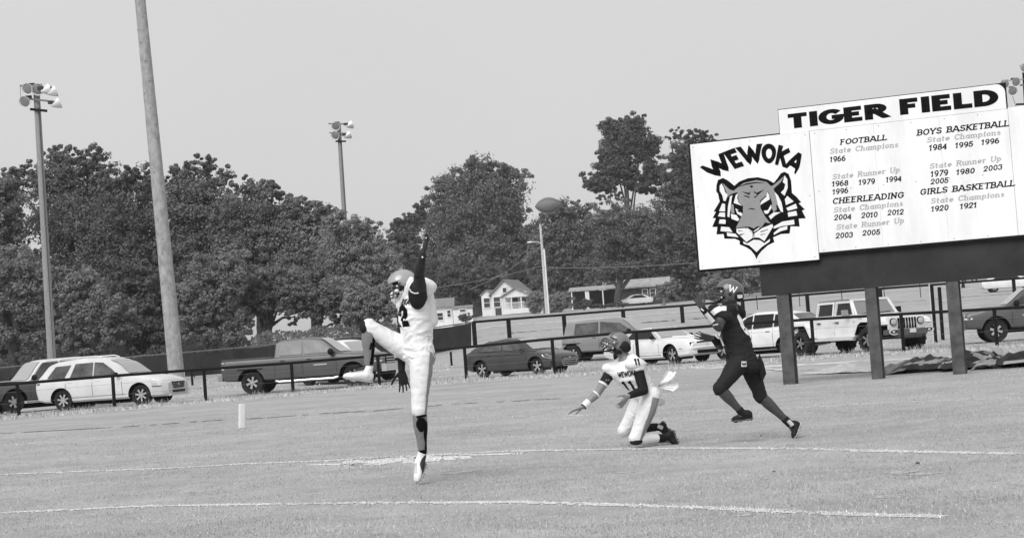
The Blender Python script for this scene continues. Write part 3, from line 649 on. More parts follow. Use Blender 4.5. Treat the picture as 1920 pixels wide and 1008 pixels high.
for i in range(26):
    t = i / 26 + random.uniform(-.01, .01); c0 = b_.lerp(t_, t); a_ = random.uniform(-2.6, -.5); rr_ = lerp(.37, .235, t); n_ = Vector((math.cos(a_), math.sin(a_), 0)); mb.lathe(c0 + n_ * (rr_ - .01), n_, [(0, .03), (.05, .03), (.055, .015)], 8)
build('step_bolt', mb, STL, big, world=True, kind='stuff')
def floodlight(o, c, aim, s=1.):
    aim = Vector(aim).normalized(); mb = MB(); mb.lathe(c - aim * .42 * s, aim, [(0, .07 * s), (.08 * s, .12 * s), (.3 * s, .27 * s), (.46 * s, .33 * s), (.5 * s, .35 * s), (.5 * s, .33 * s), (.44 * s, .3 * s)], 18)
    h = build('lamp_head', mb, LMP, o, 40, world=True)
    mb = MB(); mb.lathe(c, aim, [(0, .31 * s), (.03 * s, .27 * s), (.06 * s, .14 * s)], 18); build('lens', mb, LGL, h, 40, world=True)
    mb = MB(); mb.box(c - aim * .42 * s + Vector((0, 0, .2 * s)), (.34 * s, .2 * s, .16 * s)); mb.tube([c - aim * .4 * s, c - aim * .42 * s + Vector((0, 0, .2 * s))], .03 * s, 6)
    build('ballast', mb, BLT, h, world=True)
d = 95.
lb_ = TZ(98, 690, d); lt_ = P(68, 163, d); L1 = pole('light_pole', 'tall floodlight pole with five lamp heads at the left above the trees', 'light pole', lb_, lt_, .24, .17, WOOD, 'floodlight poles round the field')
mb = MB(); cr = [lb_.lerp(lt_, t) + Vector((.12, -.16, 0)) for t in np.linspace(0, .93, 12)]; mb.tube(cr, .035, 6); build('conduit', mb, M('conduit_dark', .08, .6), L1, world=True)
def bar(o, x0, y0, x1, y1, dd, w_=.1, m=None, nm='crossarm'):
    mb = MB(); mb.beam(P(x0, y0, dd), P(x1, y1, dd - .6), w_, w_); return build(nm, mb, m or FG, o, world=True)
bar(L1, 38, 161, 97, 164, d); bar(L1, 39, 184, 104, 191, d); bar(L1, 58, 205, 87, 208, d, .14, FK, 'bracket'); bar(L1, 38, 161, 39, 184, d, .03)
for x, y, aim in ((52, 167, (-.35, -1, -.25)), (71, 168, (.1, -1, -.2)), (90, 168, (.8, .35, .25)), (102, 171, (.85, .3, .35)), (47, 191, (-.3, -1, -.3)), (109, 193, (.85, .3, .4))): floodlight(L1, P(x, y, d - .4), aim, .95)
d = 150.
lb_ = TZ(660, 640, d); lt_ = P(635, 231, d); L2 = pole('light_pole', 'farther floodlight pole with four lamp heads rising behind the centre-left trees', 'light pole', lb_, lt_, .24, .17, WOOD, 'floodlight poles round the field')
mb = MB(); mb.tube([lb_.lerp(lt_, t) + Vector((.13, -.16, 0)) for t in np.linspace(0, .93, 12)], .045, 6); build('conduit', mb, M('conduit_dark', .08, .6), L2, world=True)
bar(L2, 616, 232, 655, 233, d); bar(L2, 618, 249, 650, 250, d); bar(L2, 630, 265, 648, 265, d, .14, FK, 'bracket')
for x, y, aim in ((630, 237, (-.2, -1, -.3)), (658, 234, (.85, .3, .3)), (629, 254, (-.3, -1, -.2)), (654, 253, (.85, .3, .4))): floodlight(L2, P(x, y, d - .4), aim, 1.1)
d = 120.
lb_ = TZ(1950, 600, d); lt_ = P(1921, 122, d); L3 = pole('light_pole', 'floodlight pole partly cut off at the right edge behind the scoreboard', 'light pole', lb_, lt_, .25, .18, FK, 'floodlight poles round the field')
bar(L3, 1880, 152, 1950, 146, d, .05); bar(L3, 1912, 160, 1950, 158, d); bar(L3, 1905, 196, 1950, 194, d, .12, FK, 'bracket'); bar(L3, 1890, 155, 1905, 200, d, .03)
for x, y, aim in ((1905, 154, (.1, -1, -.2)), (1899, 171, (-.1, -1, -.3)), (1884, 158, (-.4, -1, -.2)), (1921, 128, (0, -1, 0))): floodlight(L3, P(x, y, d - .4), aim, .95)
# street pole by the houses
d = 205.
sb_ = TZ(1026, 592, d); st_ = P(1013, 420, d); S = pole('street_lamp', 'pale utility pole carrying a street lamp beside the gabled house', 'street lamp', sb_, st_, .2, .13, M('pale_wood', .5, .8, ns=4, na=.15))
mb = MB(); mb.tube([sb_ + Vector((.22, -.2, 0)), sb_.lerp(st_, .72) + Vector((.22, -.2, 0))], .1, 8); build('riser', mb, M('white_plastic', .75, .5), S, 40, world=True)
mb = MB(); mb.tube([P(1015, 457, d), P(1008, 453, d), P(1000, 453, d)], .05, 6); build('arm', mb, LMP, S, world=True)
mb = MB(); mb.ell(P(994, 454, d), (.42, 0, 0), (0, .16, 0), (0, 0, .11)); build('lamp_head', mb, LMP, S, 60, world=True)
def wire(a, b, sag, lb):
    mb = MB(); pts = [a.lerp(b, i / 16) - Vector((0, 0, sag * 4 * (i / 16) * (1 - i / 16))) for i in range(17)]; mb.tube(pts, .026, 5); o = build('power_line', mb, M('cable_grey', .24, .6)); tag(o, lb, 'cable')
wire(P(1017, 498, d), P(700, 548, d - 10), .6, 'overhead cable running left from the street lamp pole over the small house')
wire(P(1017, 501, d), P(1340, 489, d - 15), .3, 'overhead cable running right from the street lamp pole towards the scoreboard')
wire(P(1013, 462, d), P(880, 542, d + 10), .5, 'thin service cable slanting down from the street lamp to the gabled house')

# ------------------------------------------------------------ pylon, board, tarps
PW = M('pylon_foam', .72, .7, ns=10, na=.05)
pb = G(455, 803); mb = MB(); rot = Matrix.Rotation(.5, 3, 'Z') @ Matrix.Rotation(R(5), 3, 'Y'); mb.box(pb + Vector((.0, 0, .225)), (.10, .10, .45), rot); 
py = build('end_zone_pylon', mb, PW); bm = bmesh.new(); bm.from_mesh(py.data); bmesh.ops.bevel(bm, geom=bm.edges[:], offset=.012, segments=2, affect='EDGES'); bm.to_mesh(py.data); bm.free(); tag(py, 'white foam pylon leaning at the corner of the end zone', 'pylon')
q0 = G(1490, 712); mb = MB(); mb.box(q0 + Vector((.02, 0, .13)), (.14, .05, .28), Matrix.Rotation(.2, 3, 'Z')); tag(build('white_block', mb, PW), 'small pale upright block behind the left scoreboard post', 'block')
def tarp(name, pix, mat, amp, lb, seed, nx_=90, ny_=34, thick=.02, fold=1.9, two=False):
    """crumpled cloth over a footprint given by pixels (front edge, back edge), peaks along the middle"""
    (x0, y0), (x1, y1), back_h, depth = pix; a = G(x0, y0); b = G(x1, y1); U = (b - a); L = U.length; U.normalize(); N = Vector((-U.y, U.x, 0)); vs = []
    for j in range(ny_ + 1):
        for i in range(nx_ + 1):
            u = i / nx_; v = j / ny_; e = min(1, 6 * u * (1 - u)) ** .5 * math.sin(math.pi * min(1, max(0, v * .96 + .02))) ** .6
            p = a + U * (L * u) + N * (depth * (v + .18 * noise.noise(Vector((u * 5, seed, 0)))))
            q_ = Vector((u * L * .9 * fold, v * 1.5 * fold, seed)); q_ += Vector((noise.noise(q_ * .8), noise.noise(q_ * .8 + Vector((5, 5, 5))), 0)) * .6
            dd_, pp_ = noise.voronoi(q_); rg = 1 - dd_[0] * 1.3; d2_, p2_ = noise.voronoi(q_ * 2.6); r2 = 1 - d2_[0] * 1.5
            r3 = 1 - abs(noise.noise(Vector((u * L * .55 + v * 1.2, v * 1.1, seed + 4)))) * 2.4
            z = e * amp(u) * max(.04, .15 + .35 * r3 + .42 * rg + .22 * r2)
            vs.append(Vector((p.x + .05 * r2, p.y + .08 * rg, max(.006, z))))
    fs = [(j * (nx_ + 1) + i, j * (nx_ + 1) + i + 1, (j + 1) * (nx_ + 1) + i + 1, (j + 1) * (nx_ + 1) + i) for j in range(ny_) for i in range(nx_)]
    mb = MB(); mb.add(vs, fs)
    if two:
        mb.m = [1 if noise.noise(Vector(vs[f[0]]) * Vector((1.6, 2.4, 6)) if False else Vector((vs[f[0]].x * 1.5 + seed, vs[f[0]].y * 2.6, vs[f[0]].z * 5))) > .17 else (2 if noise.noise(Vector((vs[f[0]].x * 1.1, vs[f[0]].y * 1.6 + seed, 3))) > .22 else 0) for f in fs]
        mat = [mat, TL, TG]
    o = build(name, mb, mat, None, 28); tag(o, lb, 'tarp'); return o
TD = M('dark_tarp', .035, .6, .2, ns=2.5, na=.45, bump=.3, bs=9); TL = M('pale_tarp', .5, .75, .3, ns=4, na=.15, bump=.3, bs=14); TG = M('grey_tarp', .24, .7, ns=4, na=.25)
tarp('ground_tarp', ((1500, 703), (1668, 697), 0, 1.0), TL, lambda u: .24, 'long pale crumpled tarp lying flat right of the left post', 3.1)
tarp('ground_tarp', ((1650, 703), (1832, 693), 0, 3.4), TD, lambda u: .36 + .34 * u, 'dark crumpled tarp heap between the middle and right posts', 8.2, two=True)
tarp('ground_tarp', ((1806, 694), (1990, 684), 0, 3.2), TD, lambda u: .72 - .14 * u, 'dark peaked tarp heap right of the right post', 1.7, two=True)
tarp('ground_tarp', ((1655, 701), (1740, 697), 0, .9), TL, lambda u: .17, 'small pale fold of tarp beside the middle post', 5.5)
tarp('ground_tarp', ((1712, 698), (1800, 690), 0, 1.3), TG, lambda u: .44, 'mid grey folded tarp in front of the dark heap', 4.4)
tarp('ground_tarp', ((1822, 693), (1872, 690), 0, .7), TL, lambda u: .26, 'small bright fold of tarp on the dark peaked heap', 6.5)
tarp('ground_tarp', ((1874, 684), (1990, 674), 0, 2.0), TL, lambda u: .46, 'pale striped tarp spread over the far right of the heap', 9.9)
def sheet(pix, mat, label, thick=.03):
    mb = MB(); poly = [P(x, y, d_) for x, y, d_ in pix]; mb.prism(poly, (0, thick, -.01)); o_ = build('tarp_sheet', mb, mat); tag(o_, label, 'tarp')
sheet([(1856, 649, 36.4), (1868, 650, 36.6), (1893, 676, 35.6), (1925, 689, 34.8), (1900, 686, 34.6), (1880, 672, 35.2)], TL, 'pale stiff tarp edge standing up to a point at the peak of the heap')
sheet([(1868, 653, 36.8), (1895, 678, 35.7), (1905, 692, 34.4), (1845, 696, 34.2), (1858, 680, 35.0), (1870, 676, 35.6)], TD, 'steep dark tarp flank under the pointed pale edge')
# ------------------------------------------------------------ trees
LF = [M('leaf_%s' % n_, c, .75, .25, ns=.4, na=.24, isl=.14, trans=.48) for n_, c in (('mid', .225), ('deep', .18), ('pale', .28), ('grey', .33))]
BK = M('bark', .07, .9, .2, ns=3, na=.4); BKP = M('pale_bark', .16, .9, .2, ns=3, na=.3)
def crown(lobes, n, leaf, clump=.2, fill=.75, seed=0):
    """lobes [(centre, rx, ry, rz)] in metres -> leaf quads grouped in clumps on and in the lobes"""
    r = np.random.default_rng(seed); tot = sum(l[1] * l[3] for l in lobes); VV = []
    for c, rx, ry, rz in lobes:
        nl = int(n * rx * rz / tot); per = 64; nc = max(6, nl // per); rad = np.array([rx, ry, rz])
        dv = r.normal(size=(nc, 3)); dv /= np.linalg.norm(dv, axis=1)[:, None]
        q = (fill + (1 - fill) * r.random(nc))[:, None]; q[r.random(nc) < .38] *= .62
        cc = np.array(c) + dv * q * rad * (1 + .10 * r.normal(size=(nc, 1)))
        cs = clump * .9 * (.5 + .9 * r.random(nc)) * min(rx, rz)
        k = np.repeat(np.arange(nc), per); m = len(k)
        o = r.normal(size=(m, 3)); o /= np.linalg.norm(o, axis=1)[:, None]; o *= (r.random(m) ** .45)[:, None]
        pos = cc[k] + o * cs[k][:, None] * np.array([1.15, 1.15, .8])
        nrm = r.normal(size=(m, 3)) * .36 + o * .9 + np.array([0, 0, .35]); nrm /= np.linalg.norm(nrm, axis=1)[:, None]
        t = np.cross(nrm, r.normal(size=(m, 3))); t /= np.linalg.norm(t, axis=1)[:, None]; b = np.cross(nrm, t)
        s = (leaf * (.55 + .8 * r.random(m)))[:, None]
        VV.append(np.stack([pos - t * s * .5, pos - b * s * .32 + t * s * .1, pos + t * s * .55, pos + b * s * .34], 1).reshape(-1, 3))
    V_ = np.concatenate(VV); return V_, np.arange(len(V_)).reshape(-1, 4)
def tree(label, pixlobes, d, mat, n=9000, leaf=.42, base=None, trunk=.35, clump=.22, fill=.72, seed=None, name='broadleaf_tree', grp=None, bark=BK, lean=0, branches=5, deep=.6, cat='tree'):
    lobes = []; s = d / F
    for cx, cy, rx, ry in pixlobes:
        c = P(cx, cy, d + random.uniform(-1, 1) * rx * s * .3); lobes.append((tuple(c), rx * s, rx * s * deep, ry * s))
    bx_, by_ = base if base else (pixlobes[0][0] + 20, 600)
    b = TZ(bx_, by_, d); o = thing(name, label, cat, b, 0, grp)
    V_, F_ = crown(lobes, int(n * 2.6), leaf * .52, clump, fill, seed if seed is not None else int(pixlobes[0][0] * 7 + pixlobes[0][1]))
    raw('crown', V_ - np.array(b), F_, mat, o)
    mb = MB(); top = Vector(lobes[0][0]); hub = b.lerp(top, .55)
    bend = Vector((random.uniform(-.4, .4), 0, 0))
    mb.tube([Vector((0, 0, -.3)), (hub - b) * .5 + bend, hub - b, (top - b)], [trunk * 1.25, trunk, trunk * .8, trunk * .25], 9)
    for i in range(branches):
        l = lobes[i % len(lobes)]; e = Vector(l[0]) + Vector((random.uniform(-.7, .7) * l[1], random.uniform(-.5, .5) * l[2], random.uniform(-.3, .7) * l[3]))
        st = b.lerp(hub, random.uniform(.55, 1.0)); mb.tube([st - b, st.lerp(e, .5) - b + Vector((0, 0, .3)), e - b], [trunk * .45, trunk * .28, trunk * .1], 6)
    build('trunk', mb, bark, o, 60)
    return o
T = tree; tl = 'trees beyond the screened fence'; th = 'trees behind the houses'
T('thin-topped tree at the far left edge of the tree line', [(-10, 400, 60, 80), (20, 350, 35, 34), (50, 330, 30, 26), (-30, 470, 80, 80)], 126, LF[0], 9000, .45, (-10, 700), grp=tl)
T('tall open-topped tree behind the left floodlight pole', [(130, 370, 80, 90), (115, 292, 38, 26), (165, 296, 42, 26), (95, 330, 40, 40), (185, 330, 36, 42), (150, 450, 100, 90)], 130, LF[0], 17000, .42, (150, 690), clump=.24, grp=tl)
T('rounded tree between the left floodlight pole and the thick steel pole', [(250, 385, 70, 70), (225, 335, 36, 26), (275, 328, 32, 22), (240, 470, 90, 90)], 128, LF[1], 12000, .42, (260, 690), grp=tl)
T('tree with a knobby top just right of the thick steel pole', [(370, 390, 80, 80), (385, 305, 26, 22), (345, 322, 30, 20), (410, 330, 32, 26), (330, 340, 25, 20), (380, 480, 90, 90)], 126, LF[0], 16000, .42, (380, 690), clump=.22, grp=tl)
T('broad tree with a sloping crown left of the jumping player', [(480, 420, 80, 72), (460, 352, 36, 22), (500, 362, 34, 26), (545, 392, 42, 30), (480, 500, 95, 80)], 124, LF[0], 15000, .42, (500, 670), grp=tl)
T('lower tree sloping down towards the gap in the tree line', [(580, 450, 72, 66), (560, 390, 34, 22), (600, 402, 36, 26), (570, 530, 90, 60)], 122, LF[2], 13000, .40, (590, 660), grp=tl)
T('pale feathery tree at the right end of the left tree line', [(660, 480, 66, 74), (640, 418, 38, 24), (690, 432, 32, 22), (715, 490, 36, 50), (670, 555, 66, 45)], 116, LF[3], 16000, .33, (680, 650), clump=.26, fill=.6, grp=tl)
T('leafy shrubby tree in front of the far left trees', [(30, 520, 66, 62), (-20, 500, 40, 50), (70, 560, 60, 60), (20, 600, 70, 55)], 112, LF[2], 12000, .4, (30, 690), grp=tl, branches=3)
T('low rounded tree just left of the thick steel pole', [(150, 560, 56, 58), (110, 520, 30, 26), (200, 600, 60, 50), (150, 620, 70, 40)], 110, LF[2], 11000, .38, (150, 690), grp=tl, branches=3)
T('low dark tree standing behind the white wagon roof', [(250, 560, 50, 90), (270, 620, 60, 50)], 114, LF[1], 7000, .42, (260, 690), grp=tl, branches=3)
T('bright-tipped tree in front, right of the thick steel pole', [(400, 530, 60, 60), (360, 570, 46, 60), (440, 500, 44, 40), (400, 610, 80, 42)], 110, LF[2], 13000, .38, (400, 690), grp=tl, branches=3)
T('low tree above the dark crew cab pickup', [(500, 545, 58, 42), (540, 540, 44, 40), (470, 570, 40, 34), (498, 604, 20, 12), (548, 600, 18, 10)], 112, LF[0], 8000, .38, (505, 660), grp=tl, branches=7, trunk=.28)
T('slim-trunked tree in front of the bright gaps', [(600, 565, 52, 34), (560, 560, 40, 30), (640, 570, 36, 30), (640, 604, 22, 14), (600, 602, 10, 8)], 110, LF[0], 7000, .36, (575, 655), grp=tl, branches=7, trunk=.22)
T('twin-stemmed small tree left of the jumping player', [(680, 575, 44, 40), (720, 570, 34, 44)], 108, LF[3], 6500, .33, (700, 650), grp=tl, branches=6, trunk=.18)
# centre
T('dark conifer-like tree at the dip of the skyline', [(755, 460, 34, 46), (745, 425, 16, 16), (775, 415, 20, 22), (790, 395, 16, 22)], 235, LF[1], 9000, .6, (760, 600), grp=th)
T('big round-crowned tree behind the gabled house', [(900, 400, 96, 92), (880, 318, 36, 24), (925, 322, 36, 26), (960, 340, 36, 34), (835, 370, 40, 44), (840, 450, 60, 60), (960, 440, 56, 70), (905, 490, 90, 66)], 262, LF[0], 26000, .8, (900, 590), clump=.24, trunk=.7, grp=th)
T('dark spreading tree over the small white shed', [(870, 545, 46, 34), (830, 520, 44, 40), (905, 520, 40, 30)], 238, LF[1], 7000, .62, (878, 592), grp=th, trunk=.4)
T('broad tree behind the street lamp pole', [(1060, 440, 66, 62), (1040, 398, 34, 20), (1085, 392, 32, 18), (1030, 490, 50, 60), (1080, 510, 60, 50)], 255, LF[0], 14000, .75, (1060, 590), grp=th)
T('very tall open tree rising highest behind the ranch house', [(1172, 262, 50, 44), (1150, 240, 26, 22), (1190, 232, 30, 20), (1212, 280, 34, 38), (1140, 300, 30, 34), (1120, 345, 26, 18), (1225, 330, 30, 34), (1165, 320, 44, 26), (1118, 340, 30, 24), (1200, 345, 34, 20), (1140, 350, 24, 18), (1150, 362, 16, 12), (1210, 356, 18, 14), (1235, 362, 12, 10), (1185, 345, 18, 14), (1130, 372, 16, 10), (1172, 375, 14, 8)], 250, LF[1], 19000, .66, (1186, 585), clump=.26, fill=.55, trunk=.36, grp=th, branches=4)
T('tall tree with a flat top just left of the scoreboard', [(1290, 300, 44, 46), (1268, 252, 24, 14), (1305, 250, 28, 14), (1330, 262, 24, 16), (1300, 390, 60, 76), (1270, 340, 34, 44)], 245, LF[1], 16000, .66, (1290, 580), grp=th, trunk=.6)
T('leafy tree standing below the tall open tree', [(1180, 440, 70, 58), (1140, 410, 44, 34), (1220, 420, 44, 46), (1170, 505, 80, 40)], 240, LF[0], 15000, .66, (1150, 582), grp=th)
T('dark tree behind the left edge of the scoreboard', [(1270, 470, 60, 74), (1330, 480, 60, 80), (1300, 540, 70, 30)], 236, LF[1], 13000, .7, (1290, 580), grp=th)
T('bushy tree visible under the letter panels beside the runner helmet', [(1365, 520, 50, 30), (1415, 510, 50, 40), (1340, 540, 34, 22)], 225, LF[3], 9000, .6, (1370, 575), grp=th)
T('tree behind the scoreboard panels', [(1480, 420, 90, 80), (1440, 500, 70, 40)], 250, LF[0], 9000, .9, (1470, 560), grp=th)
T('small twisted yard tree at the right end of the ranch house', [(1246, 545, 22, 16), (1262, 535, 16, 14)], 205, LF[3], 2600, .4, (1241, 578), grp=th, trunk=.22, bark=BKP)
T('dark forked tree against the white roof of the ranch house', [(1160, 505, 30, 14), (1195, 500, 26, 14), (1140, 515, 20, 12)], 222, LF[1], 4500, .5, (1158, 552), grp=th, trunk=.42, branches=8)
def bush(label, lobes, d, mat, n, leaf=.4, grp='shrubs round the houses'): return tree(label, lobes, d, mat, n, leaf, (lobes[0][0], 590), trunk=.08, clump=.3, grp=grp, name='shrub', branches=2, cat='shrub')
bush('grey-leaved shrub between the gabled house and the street lamp pole', [(1005, 566, 18, 20)], 216, LF[3], 3000)
bush('grey-leaved shrub right of the street lamp pole', [(1050, 566, 26, 20), (1040, 575, 20, 14)], 214, LF[3], 4000)
bush('dark clipped shrub at the left front of the ranch house', [(1098, 570, 16, 9)], 215, LF[1], 1600)
bush('low dark shrub row along the ranch house wall', [(1130, 573, 24, 5), (1160, 570, 20, 5)], 214, LF[1], 2000)
bush('dark low shrub in front of the white shed', [(872, 596, 14, 8)], 210, LF[1], 1500)
# far woods closing the view under the crowns
def woods(name, x0, x1, y0, y1, d, n, leaf, mat, yslope=-.073, amp=40):
    r = np.random.default_rng(int(x0 + 999)); u = r.random(n); px = x0 + (x1 - x0) * u; v = r.random(n)
    ln = np.array([noise.noise(Vector((a * .018, 3.3, d * .1))) + .5 * noise.noise(Vector((a * .06, 1.3, d * .1))) for a in px]); py = (y0 + yslope * (px - x0)) + (y1 - y0) * v - ln * amp * (1 - v)
    pts = np.array([tuple(P(a, b, d + random.uniform(-6, 6))) for a, b in zip(px, py)])
    nn = r.normal(size=(n, 3)); nn /= np.linalg.norm(nn, axis=1)[:, None]; t = np.cross(nn, r.normal(size=(n, 3))); t /= np.linalg.norm(t, axis=1)[:, None]; b = np.cross(nn, t)
    s = (leaf * (.6 + .8 * r.random(n)))[:, None]
    raw(name, np.stack([pts - t * s * .5, pts - b * s * .35, pts + t * s * .5, pts + b * s * .35], 1).reshape(-1, 3), np.arange(n * 4).reshape(-1, 4), mat, kind='stuff')
woods('far_woods', -120, 440, 500, 705, 138, 22000, .6, LF[1])
woods('far_woods', 380, 725, 505, 590, 140, 12000, .55, LF[1])
woods('far_woods', 760, 1480, 470, 600, 290, 30000, 1.15, LF[1])
woods('undergrowth', -120, 470, 676, 712, 116, 14000, .2, LF[1], amp=30)
woods('undergrowth', 470, 790, 628, 668, 106, 4200, .2, LF[1], amp=14)

# ------------------------------------------------------------ houses
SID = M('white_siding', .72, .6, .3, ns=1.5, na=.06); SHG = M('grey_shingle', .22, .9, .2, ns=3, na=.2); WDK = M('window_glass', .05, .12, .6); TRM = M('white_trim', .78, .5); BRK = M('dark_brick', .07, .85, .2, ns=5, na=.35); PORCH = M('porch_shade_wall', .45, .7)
def win(hs, c, w_, h_, U, N, cross=True):
    mb = MB(); rot = Matrix((U, N, Vector((0, 0, 1)))).transposed(); t = .09
    for dx, dz, sx, sz in ((0, h_ / 2, w_ + t, t), (0, -h_ / 2, w_ + t, t), (-w_ / 2, 0, t, h_ - t), (w_ / 2, 0, t, h_ - t)): mb.box(c + U * dx + Vector((0, 0, dz)) - N * .04, (sx, .08, sz), rot)
    if cross: mb.box(c - N * .035, (w_ - t, .05, .05), rot)
    f = build('window', mb, TRM, hs, world=True); mb = MB(); mb.box(c - N * .01, (w_ - t, .02, h_ - t), rot); build('pane', mb, WDK, f, world=True)
# gabled house; local frame: U to the right, N away from the camera
hb = TZ(950, 592, 230); k = 230 / F
hs = thing('gabled_house', 'small white gabled house with a railed front porch left of the street lamp pole', 'house', hb)
an = R(-16); U = Vector((math.cos(an), math.sin(an), 0)); N = Vector((-U.y, U.x, 0))
def hp(u, n_, z): return hb + U * u + N * n_ + Vector((0, 0, z))
# main gable block (front gable), lower left wing, porch on the right
def gable(parent, u0, u1, n0, n1, z0, ze, zr, wall, roof, ov=.3, axis='n'):
    mb = MB(); um = (u0 + u1) / 2; nm = (n0 + n1) / 2
    if axis == 'n':
        mb.prism([hp(u0, n0, z0), hp(u1, n0, z0), hp(u1, n0, ze), hp(um, n0, zr), hp(u0, n0, ze)], N * (n1 - n0)); build('wall', mb, wall, parent, world=True)
        mb = MB(); sl = (zr - ze) / (um - u0)
        for s_, ue in ((-1, u0 - ov), (1, u1 + ov)):
            ze_ = ze - sl * ov; mb.prism([hp(um, n0 - ov, zr + .03), hp(ue, n0 - ov, ze_ + .03), hp(ue, n0 - ov, ze_ + .19), hp(um, n0 - ov, zr + .19)], N * (n1 - n0 + 2 * ov))
        build('roof', mb, roof, parent, world=True)
    else:
        mb.prism([hp(u0, n0, z0), hp(u0, n1, z0), hp(u0, n1, ze), hp(u0, nm, zr), hp(u0, n0, ze)], U * (u1 - u0)); build('wall', mb, wall, parent, world=True)
        mb = MB(); sl = (zr - ze) / (nm - n0)
        for ne in (n0 - ov, n1 + ov):
            ze_ = ze - sl * ov; mb.prism([hp(u0 - ov, nm, zr + .03), hp(u0 - ov, ne, ze_ + .03), hp(u0 - ov, ne, ze_ + .19), hp(u0 - ov, nm, zr + .19)], U * (u1 - u0 + 2 * ov))
        build('roof', mb, roof, parent, world=True)
gable(hs, -3.4, -1.9, .4, 5, 0, 2.75, 3.3, SID, SHG, .15)
gable(hs, -1.9, 1.9, 0, 6.5, -.1, 2.75, 4.45, SID, SHG, .3)
gable(hs, .2, 3.9, -2.2, .2, 2.15, 2.25, 3.2, SID, SHG, .25)
mb = MB(); mb.box(hp(1.9, -1.1, .35), (3.8, 2.1, .7), Matrix((U, N, Vector((0, 0, 1)))).transposed()); build('porch_floor', mb, SID, hs, world=True)
for u in (.2, 1.4, 2.7, 3.7): mb = MB(); mb.tube([hp(u, -2.05, .7), hp(u, -2.05, 2.2)], .09, 8); build('porch_post', mb, TRM, hs, world=True)
mb = MB(); mb.beam(hp(.2, -2.05, 1.45), hp(3.7, -2.05, 1.45), .07, .07); mb.beam(hp(.2, -2.05, .85), hp(3.7, -2.05, .85), .05, .05)
for i in range(24): mb.beam(hp(.25 + i * .15, -2.05, .86), hp(.25 + i * .15, -2.05, 1.43), .05, .05)
build('porch_railing', mb, TRM, hs, world=True)
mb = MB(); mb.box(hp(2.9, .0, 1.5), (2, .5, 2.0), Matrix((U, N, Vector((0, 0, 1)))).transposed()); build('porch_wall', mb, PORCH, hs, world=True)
win(hs, hp(-2.65, .38, 1.75), .9, 1.3, U, N); win(hs, hp(-1.15, -.02, 1.75), .95, 1.35, U, N); win(hs, hp(.0, -.02, 3.2), .6, .7, U, N, False); win(hs, hp(2.6, -.27, 1.55), .8, 1.1, U, N); win(hs, hp(3.3, -2.22, 2.62), .3, .25, U, N, False)
mb = MB(); mb.box(hp(1.2, -.03, 1.6), (.9, .06, 1.8), Matrix((U, N, Vector((0, 0, 1)))).transposed()); build('door', mb, M('dark_door', .06, .6), hs, world=True)
mb = MB(); mb.box(hp(-1.0, -.25, .45), (.7, .4, .9), Matrix((U, N, Vector((0, 0, 1)))).transposed()); build('cellar_door', mb, M('dark_door', .06, .6), hs, world=True)
mb = MB(); mb.box(hp(-.4, 3, 4.3), (.5, .5, 1.3)); build('chimney', mb, BRK, hs, world=True)
# house half hidden behind the jumping player
hb = TZ(832, 604, 225); U = Vector((1, 0, 0)); N = Vector((0, 1, 0))
hs = thing('white_house', 'white cottage half hidden behind the jumping player', 'house', hb)
gable(hs, -1.6, 1.2, 0, 5, 0, 3.2, 4.2, SID, SHG, .3, 'u')
win(hs, hp(-.5, -.02, 2.0), 1.0, 1.0, U, N); win(hs, hp(.75, -.02, 2.3), .5, .9, U, N)
mb = MB(); mb.box(hp(-.2, -1.2, .5), (2.6, 2.2, .12)); build('porch_floor', mb, SID, hs, world=True)
for u in (-1.4, -.5, .4, 1.0): mb = MB(); mb.beam(hp(u, -2.2, 0), hp(u, -2.2, 1.5), .09, .09); build('porch_post', mb, TRM, hs, world=True)
mb = MB(); mb.beam(hp(-1.4, -2.2, 1.5), hp(1, -2.2, 1.5), .07, .07); mb.beam(hp(-1.4, -2.2, 1.0), hp(1, -2.2, 1.0), .05, .05); build('porch_railing', mb, TRM, hs, world=True)
hb = TZ(869, 600, 222)
hs = thing('white_shed', 'small white shed between the cottage and the gabled house', 'shed', hb)
gable(hs, -1.25, 1.2, 0, 3, 0, 1.95, 2.25, SID, SHG, .1, 'u'); win(hs, hp(0, -.02, 1.75), .8, .35, U, N, False)
mb = MB(); mb.box(hp(.5, -.03, .45), (.5, .05, .4)); build('vent_hatch', mb, M('grey_vinyl', .42), hs, world=True)
# ranch house
hb = TZ(1165, 583, 226); an = R(-4); U = Vector((math.cos(an), math.sin(an), 0)); N = Vector((-U.y, U.x, 0))
hs = thing('ranch_house', 'long low dark brick house with a pale roof and open carport', 'house', hb)
gable(hs, -.2, 6.2, 0, 7, 0, 2.3, 3.3, BRK, M('pale_roof', .34, .7, ns=2, na=.3), .4, 'u')
mb = MB(); mb.prism([hp(-6.6, -.5, 2.35), hp(-.1, -.5, 2.35), hp(-.1, 5, 2.9), hp(-6.6, 5, 2.9)], (0, 0, .14)); build('carport_roof', mb, M('pale_roof'), hs, world=True)
for u in (-6.2, -4.4, -2.2, -.3): mb = MB(); mb.beam(hp(u, -.3, 0), hp(u, -.3, 2.35), .14, .14); build('carport_post', mb, TRM, hs, world=True)
mb = MB(); mb.box(hp(-3.2, 4.8, 1.2), (6.4, .2, 2.4)); build('carport_wall', mb, BRK, hs, world=True)
mb = MB(); mb.box(hp(-4.2, -.2, 1.15), (.5, .3, 2.3)); build('carport_pier', mb, SID, hs, world=True)
for u in (3.2, 4.2): win(hs, hp(u, -.02, 1.45), .7, 1.1, U, N)
hb = TZ(1185, 575, 250)
hs = thing('white_barn', 'big white building showing bright behind the ranch house roof', 'barn', hb)
gable(hs, -4.5, 4.5, 0, 8, 0, 2.7, 6.1, SID, M('white_roof', .8, .5), .2)
hb = TZ(1268, 572, 246); hs = thing('pale_shed', 'pale gable glimpsed through branches right of the white building', 'shed', hb)
